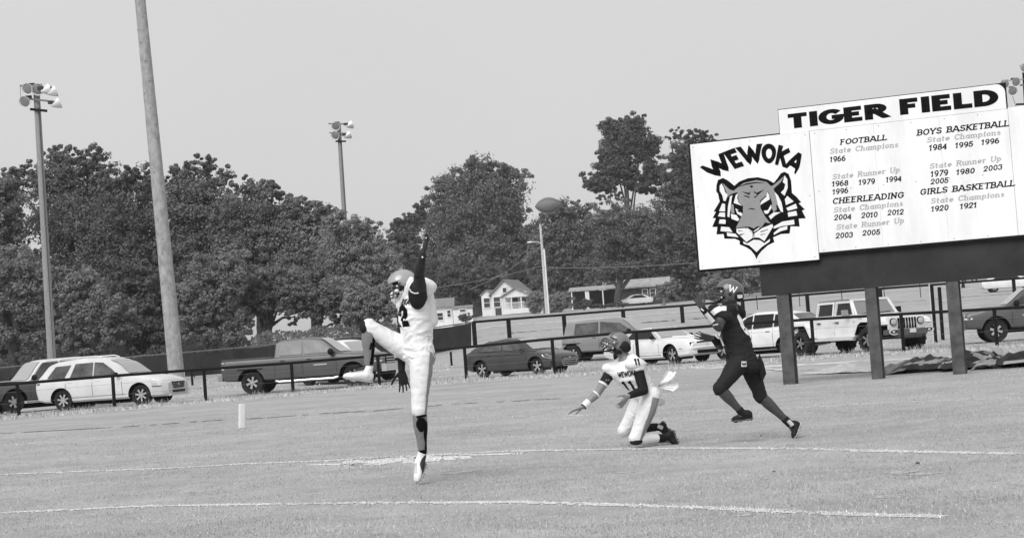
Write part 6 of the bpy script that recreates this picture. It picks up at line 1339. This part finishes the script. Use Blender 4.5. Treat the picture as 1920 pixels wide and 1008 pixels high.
# ---- jumping player in white
D = 15.85; s = F / D
o = thing('person', 'leaping player in white number 12 kit with one arm raised and one knee up', 'person', G(785, 905))
J = dict(neck=P(771, 548, D), head=P(756, 533, D + .02), headfu=(V3(-.86, -.30, -.18), V3(-.12, 0, 1)),
 shL=P(787, 556, D - .16), shR=P(762, 566, D + .18), elL=P(786, 510, D - .33), wrL=P(793, 476, D - .50), elR=P(752, 636, D + .22), wrR=P(753, 694, D + .10),
 hipL=P(791, 664, D - .07), hipR=P(778, 664, D + .08), knL=P(786, 768, D - .10), anL=P(793, 849, D - .04), toeL=P(788, 893, D - .12), knR=P(691, 613, D - .02), anR=P(692, 688, D + .02), toeR=P(655, 704, D + .02),
 chestf=V3(-.93, -.36, 0), pelf=V3(-.80, -.6, 0))
skin_body(o, J, SKD, {'L': (P(798, 455, D - .54) - J['wrL'], V3(-1, -.3, 0), dict(thumb=1, curl=.12, spread=.5, s=1.12)), 'R': (V3(.12, -.1, -1), V3(-.2, -.9, 0), dict(thumb=1, curl=.22, spread=.3))}, thick=1.12)
mbp = MB()
jy = jersey(o, J, JW, pads=.125, sleeves='', hem=.04, seed=2., wr=.017, padw=.085, lift={'L': V3(.03, .03, .05), 'R': V3(-.02, 0, .02)}); bv = bvh_world(jy)
# rear shoulder pad standing up beside the raised arm, compression shirt in the arm hole
mb = MB(); a_ = P(798, 532, D - .06); b_ = P(803, 600, D + .02); limb(mb, a_, b_, .055, .09, None, 16, 5); limb(mb, P(771, 524, D - .10), P(750, 572, D - .02), .026, .040, None, 14, 4); me = remesh(mb, .008, 5); wrinkle(me, .006, (9, 9, 7), 5.); place('shoulder_panel', me, JW, jy)
cam_dir = (P(783, 556, D) - CP).normalized(); bsh = P(784, 555, D - .2)
ap = MB(); pc = P(783, 552, D - .20); ap.ell(pc, IR * .085, IU * .135, FW * .075, 20, 14); me = remesh(ap, .007, 2); place('undershirt', me, BLC, o)
mb = MB(); mb.tube([P(767, 541, D - .285), P(771, 547, D - .292), P(778, 550, D - .295), P(785, 549, D - .292)], .006, 6); build('arm_hole_trim', mb, JW, o, 60, world=True)
sleeve_piece(o, 'arm_sleeve', J['shL'], J['elL'].lerp(J['shL'], .0), .060, .045, BLC); 
pn = pants(o, J, PWT, seed=4.); bp = bvh_world(pn)
latL = (J['hipL'] - J['hipR']).normalized(); sdir = V3(-.75, .66, 0)
build('side_stripe', proj_strip(bp, [P(806, 660, D), P(802, 700, D), P(798, 740, D), P(795, 779, D)], lambda t: lerp(.085, .075, t), V3(-.35, .93, 0), back=.5), STG, pn, 60, world=True)
# number and team name wrapped on the chest
Rv = V3(-.78, -.6, 0); dirn = V3(.66, .75, 0).normalized(); Uu = V3(.75, -.66, 0).normalized(); upv = (V3(0, 0, 1) * .98 + V3(-.10, 0, 0)).normalized()
n0 = P(737, 614, D - .03)
st, wd = text2d('12', .26, .0, -.05, .1); sc = .19
build('number', project(bv, st, lambda u, v: n0 - dirn * .6 + Uu * (u * sc * .95) + upv * (v * sc * 1.05), dirn, .005), NUM, jy, world=True)
n1 = P(738, 574, D - .03); st, wd = text2d('WEWOKA', .2, .0, .0, .1); sc = .06
build('team_name', project(bv, st, lambda u, v: n1 - dirn * .6 + Uu * (u * sc * .62) + upv * (v * sc + .16 * .0), dirn, .005), NUM, jy, world=True)
hm, c, f, r, u = helmet(o, J['head'], *J['headfu'], HSG, M('white_plastic', .75, .5), BARM, stripes=2, s=.90)
mb = MB(); mb.ell(P(752, 541, D - .09) + FW * .04, IR * .05, IU * .05, FW * .05); build('ear_pad', mb, BLC, hm, 60, world=True)
mb = MB(); mb.ell(P(746, 524, D - .14), IR * .026, IU * .016, FW * .02); mb.ell(P(744, 545, D - .14), IR * .02, IU * .016, FW * .02); build('mask_clip', mb, M('white_plastic', .75, .5), hm, 60, world=True)
# legs: knee pad, patterned sleeve, sock, shoes
lk = J['knL'].lerp(J['anL'], .10); le = J['knL'].lerp(J['anL'], .96)
sl = sleeve_piece(o, 'leg_sleeve', lk, le, .062, .040, SCKG, (.30, .010)); bl = bvh_world(sl); cdir = (P(790, 810, D) - CP).normalized()
build('sleeve_pattern', proj_strip(bl, [P(790, 783, D), P(790, 809, D)], lambda t: .02 + .075 * math.sin(math.pi * min(1, .12 + .85 * t)), cdir), NUM, sl, 60, world=True)
build('sleeve_pattern', proj_strip(bl, [P(801, 790, D), P(798, 815, D), P(801, 830, D), P(799, 853, D)], .035, cdir, .0045), NUM, sl, 60, world=True)
build('sleeve_pattern', proj_strip(bl, [P(783, 849, D), P(802, 846, D)], .045, cdir, .005, n=10), NUM, sl, 60, world=True); build('sleeve_pattern', proj_strip(bl, [P(781, 781, D), P(800, 777, D)], .03, cdir, .005, n=10), NUM, sl, 60, world=True)
sl2 = sleeve_piece(o, 'leg_sleeve', J['knR'].lerp(J['anR'], .08), J['knR'].lerp(J['anR'], .9), .062, .042, SCKG, (.30, .010)); bl = bvh_world(sl2); cdir = (P(695, 650, D) - CP).normalized()
build('sleeve_pattern', proj_strip(bl, [P(703, 632, D), P(703, 650, D), P(702, 668, D), P(700, 684, D)], lambda t: .04 + .03 * t, cdir), NUM, sl2, 60, world=True); build('sleeve_pattern', proj_strip(bl, [P(697, 642, D), P(694, 655, D)], .018, cdir, .005), NUM, sl2, 60, world=True)
mb = MB(); mb.ell(J['knR'] + V3(-.035, -.02, .0), (.045, 0, .01), (0, .05, 0), (-.01, 0, .062)); build('knee_pad', mb, BLC, o, 60, world=True)
shoe(o, P(797, 868, D + .0), P(784, 905, D - .16), V3(-.7, -.72, .25), SHW, SOG, J['anL'] + V3(0, 0, .02), SHW)
shoe(o, P(699, 716, D + .02), P(643, 708, D + .0), V3(.1, -.25, 1), SHW, SOG, J['anR'], SHW)
ar = sleeve_piece(o, 'arm_sleeve', J['elR'], J['wrR'], .046, .032, BLC); me_g = MB(); hand(me_g, J['wrR'], V3(.12, -.1, -1), V3(-.2, -.9, 0), thumb=1, curl=.22, spread=.3, s=1.12); place('glove', remesh(me_g, .0055, 1), BLC, o)
mb = MB(); mb.sph(P(799, 446, D - .60), .007); mb.sph(P(791, 464, D - .58), .008); mb.sph(P(792, 482, D - .53), .009)
build('finger_tape', mb, M('white_plastic', .75, .5), o, 60, world=True)

# ---- kneeling player in white
D = 18.7
o = thing('person', 'kneeling player in white number 11 kit looking up at the ball', 'person', G(1192, 835))
J = dict(neck=P(1171, 668, D), head=P(1158, 645, D), headfu=(V3(-.80, -.36, .46), V3(.45, 0, .9)),
 shL=P(1194, 686, D - .16), shR=P(1147, 694, D + .10), elL=P(1207, 731, D - .20), wrL=P(1178, 742, D - .33), elR=P(1121, 736, D + .04), wrR=P(1094, 762, D - .02),
 hipL=P(1222, 742, D - .08), hipR=P(1206, 744, D + .12), knL=P(1192, 821, D - .14), knR=P(1171, 806, D + .18), anL=P(1243, 821, D + .04), anR=P(1230, 800, D + .38), toeL=P(1268, 828, D + .06), toeR=P(1256, 806, D + .44),
 chestf=V3(-.72, -.66, -.16), pelf=V3(-.86, -.5, 0))
skin_body(o, J, SKL, {'L': (V3(-.62, -.2, -.62), V3(-.5, .6, .3), dict(thumb=-1, curl=.22, spread=.25)), 'R': (V3(-.94, -.05, -.28), V3(-.2, -.2, -1), dict(thumb=-1, curl=.16, spread=.3))})
jy = jersey(o, J, JW, pads=.112, sleeve=.22, hem=.05, seed=6., wr=.016, sleeve_r=.088, padw=.085, lift={'L': V3(.0, .0, .0), 'R': V3(.03, 0, .0)}); bv = bvh_world(jy)
pn = pants(o, J, PWT, seed=8.); bp = bvh_world(pn)
cdir = V3(-.25, .97, 0); build('side_stripe', proj_strip(bp, [P(1220, 745, D), P(1212, 775, D), P(1201, 802, D), P(1192, 830, D)], lambda t: lerp(.085, .06, t), cdir, back=.6), STG, pn, 60, world=True)
dirn = V3(.35, .92, .12).normalized(); Uu = V3(.93, -.35, .12).normalized(); upv = Uu.cross(dirn) * 1.0
if upv.z < 0: upv = -upv
n0 = P(1149, 714, D - .3); st, wd = text2d('WEWOKA', .2, 0, .1, .1); sc = .062
build('team_name', project(bv, st, lambda u, v: n0 - dirn * .5 + (IR * .97 + IU * .20) * (u * sc * .72) + (IU * .97 - IR * .2) * (v * sc), dirn, .005), NUM, jy, world=True)
n0 = P(1160, 741, D - .3); st, wd = text2d('11', .22, 0, 0, .25); sc = .165
build('number', project(bv, st, lambda u, v: n0 - dirn * .5 + (IR * .97 + IU * .2) * (u * sc * .8) + (IU * .9 - IR * .38) * (v * sc * .75), dirn, .006), NUM, jy, world=True)
n0 = P(1191, 684, D - .4); st, wd = text2d('11', .26, 0, 0, .1); sc = .075; d2 = (P(1195, 676, D) - CP).normalized()
build('sleeve_number', project(bv, st, lambda u, v: n0 - d2 * .3 + IR * (u * sc * .8) + (IU * .97 - IR * .22) * (v * sc), d2, .006), NUM, jy, world=True)
sleeve_piece(o, 'arm_sleeve', J['shL'].lerp(J['elL'], .25), J['elL'], .060, .052, BLC); sleeve_piece(o, 'arm_sleeve', J['elL'], J['wrL'].lerp(J['elL'], .12), .052, .036, BLC)
sleeve_piece(o, 'arm_sleeve', J['shR'].lerp(J['elR'], .18), J['shR'].lerp(J['elR'], .50), .062, .055, BLC)
WB_ = M('white_plastic', .75, .5); band(o, J['shR'], J['elR'], .62, .02, .056, WB_, 'arm_band'); band(o, J['elR'], J['wrR'], .12, .016, .049, WB_, 'arm_band'); band(o, J['elR'], J['wrR'], .80, .075, .040, WB_)
band(o, J['elR'], J['wrR'], .97, .02, .034, BLC)
h, c, f, r, u = helmet(o, J['head'], *J['headfu'], M('kneeler_helmet', .2, .2, .6), BLC, BARM, stripes=2, s=.90)
for nm, q, ra, rb in (('ear_pad', P(1173, 650, D - .12), .062, .060), ('ear_pad', P(1158, 659, D - .11), .05, .03)): mb = MB(); mb.ell(q + FW * .04, (IR - IU * .2).normalized() * ra, IU * rb, FW * .045); build(nm, mb, BLC, h, 60, world=True)

sk = sleeve_piece(o, 'sock', J['knL'].lerp(J['anL'], .12), J['knL'].lerp(J['anL'], .80), .064, .046, JW, (.25, .008)); sleeve_piece(o, 'sock', J['knR'].lerp(J['anR'], .15), J['knR'].lerp(J['anR'], .6), .060, .05, JW); sleeve_piece(o, 'ankle_tape', J['knL'].lerp(J['anL'], .80), J['anL'], .047, .046, BLC); sleeve_piece(o, 'ankle_tape', J['knR'].lerp(J['anR'], .55), J['anR'], .050, .044, BLC)
mb = MB(); mb.ell(J['knL'] + V3(.0, -.02, -.035), (.07, 0, 0), (0, .05, 0), (0, 0, .035)); build('knee_pad', mb, BLC, o, 60, world=True)
shoe(o, P(1262, 806, D + .02), P(1272, 837, D + .0), V3(-.9, -.3, .1), SHB, MUD, J['anL'], None, label='black cleat standing on its toe with a muddy sole'); shoe(o, P(1243, 789, D + .40), P(1258, 818, D + .42), V3(-.85, -.4, .25), SHB, MUD, J['anR'], None)
mb = MB(); mb.box(P(1238, 800, D + .3), (.06, .01, .04), Matrix.Rotation(.5, 3, 'Y')); build('shoe_tag', mb, WB_, o, world=True)
# towel flying from the waistband
tc_ = [(1233, 722), (1241, 708), (1249, 694), (1259, 696), (1266, 703), (1271, 714), (1272, 725), (1262, 733), (1249, 735), (1239, 734)]
vs = []; ctr = P(1235, 724, D - .12); NR, NA = 7, 18
for i in range(NR + 1):
    for k in range(NA + 1):
        t = k / NA * 6.0; a = int(min(5, t)); fr = t - a; e0 = tc_[2 + a] if 2 + a < 10 else tc_[-1]; e1 = tc_[min(9, 3 + a)]; ex = lerp(e0[0], e1[0], fr); ey = lerp(e0[1], e1[1], fr); g_ = i / NR
        vs.append(P(lerp(1234, ex, g_), lerp(724, ey, g_), D - .12 + .035 * g_ * math.sin(k * .75) + .03 * noise.noise(Vector((k * .9, i * .8, 2)))))
fs = [(i * (NA + 1) + k, i * (NA + 1) + k + 1, (i + 1) * (NA + 1) + k + 1, (i + 1) * (NA + 1) + k) for i in range(NR) for k in range(NA)]
mb = MB(); mb.add(vs, fs); mb.add([v + Vector((0, .008, 0)) for v in vs], [tuple(reversed(f)) for f in fs]); mb.tube([P(1262, 703, D - .1), P(1268, 698, D - .1)], .02, 8); build('towel', mb, JW, o, 60, world=True)

# ---- running player in the dark kit
D = 18.25
o = thing('person', 'running player in dark kit reaching up to catch the ball', 'person', G(1494, 820))
J = dict(neck=P(1373, 573, D), head=P(1368, 549, D), headfu=(V3(-.93, .05, .22), V3(.22, 0, 1)),
 shL=P(1353, 590, D - .18), shR=P(1378, 586, D + .22), elL=P(1352, 614, D - .30) + V3(0, 0, 0), wrL=P(1327, 596, D - .42), elR=P(1350, 648, D + .05), wrR=P(1337, 634, D - .10),
 hipL=P(1388, 676, D - .09), hipR=P(1402, 674, D + .08), knL=P(1350, 728, D - .20), anL=P(1393, 775, D - .12), toeL=P(1380, 788, D - .12), knR=P(1426, 742, D + .10), anR=P(1481, 794, D + .12), toeR=P(1492, 815, D + .06),
 chestf=V3(-.80, .42, .30), pelf=V3(-.92, .25, .1))
J['wrL'] = P(1319, 580, D - .44); J['elL'] = P(1348, 614, D - .32)
skin_body(o, J, SKM, {'L': (V3(-.42, .05, .85), V3(-.6, .7, .2), dict(thumb=-1, curl=.22, spread=.4)), 'R': (V3(-.95, -.1, .25), V3(-.1, .5, .6), dict(thumb=1, curl=.18, spread=.4))}, thick=1.05)
jy = jersey(o, J, JB, pads=.13, padw=.105, sleeve=.42, hem=.04, seed=11., wr=.015, sleeve_r=.088, lift={'L': V3(0, 0, -.01), 'R': V3(0, 0, 0)}); bv = bvh_world(jy)
d2 = (P(1395, 610, D) - CP).normalized()
st, wd = text2d('0', .30, 0, 0, .1); n0 = P(1388, 627, D - .3); side = V3(-.4, .916, 0); U_ = V3(.916, .4, 0)
build('number', project(bv, st, lambda u, v: P(1388, 630, D) - side * .6 + U_ * (u * .21 - .0) + (IU * .93 - IR * .36) * (v * .24), side, .006), JW, jy, world=True)
build('sleeve_stripe', proj_strip(bv, [P(1333, 590, D), P(1342, 582, D), P(1352, 577, D), P(1362, 577, D)], .055, (P(1350, 583, D) - CP).normalized(), .006, 1.), JW, jy, 60, world=True)
pn = pants(o, J, PB, seed=13., wr=.006); bp = bvh_world(pn); d3 = (P(1395, 682, D) - CP).normalized()
mbx = MB(); mbx = proj_strip(bp, [P(1390, 682, D), P(1400, 682, D)], .055, d3, .006, 1., n=6); build('hip_emblem', mbx, JW, pn, 60, world=True)
st, wd = text2d('W', .2, .2); build('emblem_letter', project(bp, st, lambda u, v: P(1391, 685, D) - d3 * .5 + IR * (u * .045) + IU * (v * .035), d3, .009), NUM, pn, world=True)
# towel tail at the waist
mb = MB(); tl_ = [P(1424, 662, D - .02), P(1432, 680, D - .02), P(1437, 700, D - .02), P(1429, 716, D - .02), P(1424, 700, D - .02), P(1420, 680, D - .02)]; mb.prism(tl_, (0, .02, 0)); build('waist_towel', mb, BLC, o, world=True)
h, c, f, r, u = helmet(o, J['head'], *J['headfu'], HSD, BLC, BARM, stripes=None, s=.98)
bh = bvh_world(h); st, wd = text2d('W', .16, .25, 0, .1); 
build('helmet_letter', project(bh, st, lambda a, b: P(1365, 547, D) - d3 * .5 + (IR * .95 - IU * .3) * (a * .080) + (IU * .95 + IR * .3) * (b * .075), d3, .006), JW, h, world=True)
mb = MB(); q = P(1387, 556, D - .15); mb.ell(q + FW * .03, IR * .047, IU * .055, FW * .03); build('ear_pad', mb, BLC, h, 60, world=True); mb = MB(); mb.prism([q + IR * a + IU * b - FW * .004 for a, b in ((-.026, .018), (.026, .022), (.028, -.01), (.008, -.016), (-.022, -.016))], -FW * .004); build('sticker', mb, M('sticker_grey', .55, .5), h, world=True)
sl = sleeve_piece(o, 'arm_sleeve', J['elL'].lerp(J['wrL'], .12), J['elL'].lerp(J['wrL'], 1.0), .046, .034, BLC); bs = bvh_world(sl); d4 = (P(1330, 595, D) - CP).normalized()
build('play_card', proj_strip(bs, [P(1323, 588, D), P(1337, 604, D)], .055, d4, .008, 1.), JW, sl, 60, world=True); build('sleeve_line', proj_strip(bs, [P(1336, 609, D), P(1346, 607, D)], .014, d4, .006, 1.), JW, sl, 60, world=True); build('glove_trim', proj_strip(bs, [P(1314, 578, D), P(1320, 583, D)], .012, d4, .006, 1.), JW, sl, 60, world=True)
sleeve_piece(o, 'arm_sleeve', J['elR'], J['elR'].lerp(J['wrR'], .95), .044, .034, BLC); mb = MB(); mb.tube([P(1343, 627, D - .2), P(1351, 634, D - .1), P(1357, 648, D - .1)], .010, 6); build('sleeve_line', mb, JW, o, 60, world=True)
mg = MB(); hand(mg, J['wrL'], V3(-.42, .05, .85), V3(-.6, .7, .2), thumb=-1, curl=.22, spread=.4, s=1.1); place('glove', remesh(mg, .0055, 1), M('dark_glove', .05, .6), o); mg = MB(); hand(mg, J['wrR'], V3(-.95, -.1, .25), V3(-.1, .5, .6), thumb=1, curl=.18, spread=.4, s=1.1); place('glove', remesh(mg, .0055, 1), M('dark_glove', .05, .6), o)
for s_ in 'LR':
    kn, an = J['kn' + s_], J['an' + s_]; sleeve_piece(o, 'sock', kn.lerp(an, .84), an, .042, .042, BLC)
shoe(o, P(1412, 785, D - .12), P(1372, 790, D - .10), V3(-.1, 0, 1), SHB, MUD, J['anL'], None); shoe(o, P(1502, 794, D + .12), P(1491, 822, D + .0), V3(-.85, -.1, .35), SHB, M('pale_sole', .4, .6, ns=40, na=.5), J['anR'], None)
mb = MB(); mb.tube([P(1478, 788, D + .02), P(1486, 797, D + .02)], .022, 8); build('ankle_tape', mb, M('sticker_grey', .55), o, 60, world=True)

# ---- football in the air
fb = thing('football', 'leather football spinning in the air above the street lamp pole', 'football', P(1028, 385, 18.4)); mb = MB(); ax = (IR * .985 + IU * .10 - FW * .1).normalized(); pr = []
for i in range(25): t = -1 + 2 * i / 24; pr.append((t * .141, max(.004, .0855 * (1 - abs(t) ** 2.0) ** .78)))
FBL = M('football_leather', .17, .45, .4, ns=60, na=.12, bump=.3, bs=700); mb.lathe((0, 0, 0), ax, pr, 36); sh = build('shell', mb, FBL, fb, 60)
mb = MB(); sd_ = (FW * .2 + IU * -1.).normalized(); sd_ = (sd_ - ax * sd_.dot(ax)).normalized(); tn = ax.cross(sd_)
for i in range(8): a = (-.045 + i * .013); rr_ = .0855 * (1 - abs(a / .141) ** 2.) ** .78 + .002; mb.tube([ax * a + sd_ * rr_ - tn * .016, ax * a + sd_ * (rr_ + .003), ax * a + sd_ * rr_ + tn * .016], .003, 5)
build('laces', mb, M('white_plastic', .75, .5), sh)
mb = MB()
for q in range(4): a_ = q * math.pi / 2 + .6; mb.tube([ax * (t * .141) + (sd_ * math.cos(a_) + tn * math.sin(a_)) * (.0855 * (1 - abs(t) ** 2.) ** .78 + .0005) for t in np.linspace(-.98, .98, 18)], .0012, 4)
build('seam', mb, BLC, sh)

# ------------------------------------------------------------ thin summer haze
hm_ = bpy.data.materials.new('haze_air'); hm_.use_nodes = True; n = hm_.node_tree; n.nodes.remove(n.nodes['Principled BSDF'])
pv = n.nodes.new('ShaderNodeVolumePrincipled'); pv.inputs['Color'].default_value = (.85, .85, .85, 1); pv.inputs['Density'].default_value = .00028; pv.inputs['Anisotropy'].default_value = .2
n.links.new(pv.outputs[0], n.nodes['Material Output'].inputs['Volume'])
hb_ = MB(); hb_.box((0, 1745, 20.5), (2640, 3550, 43)); hz_ = build('haze', hb_, hm_, kind='stuff')
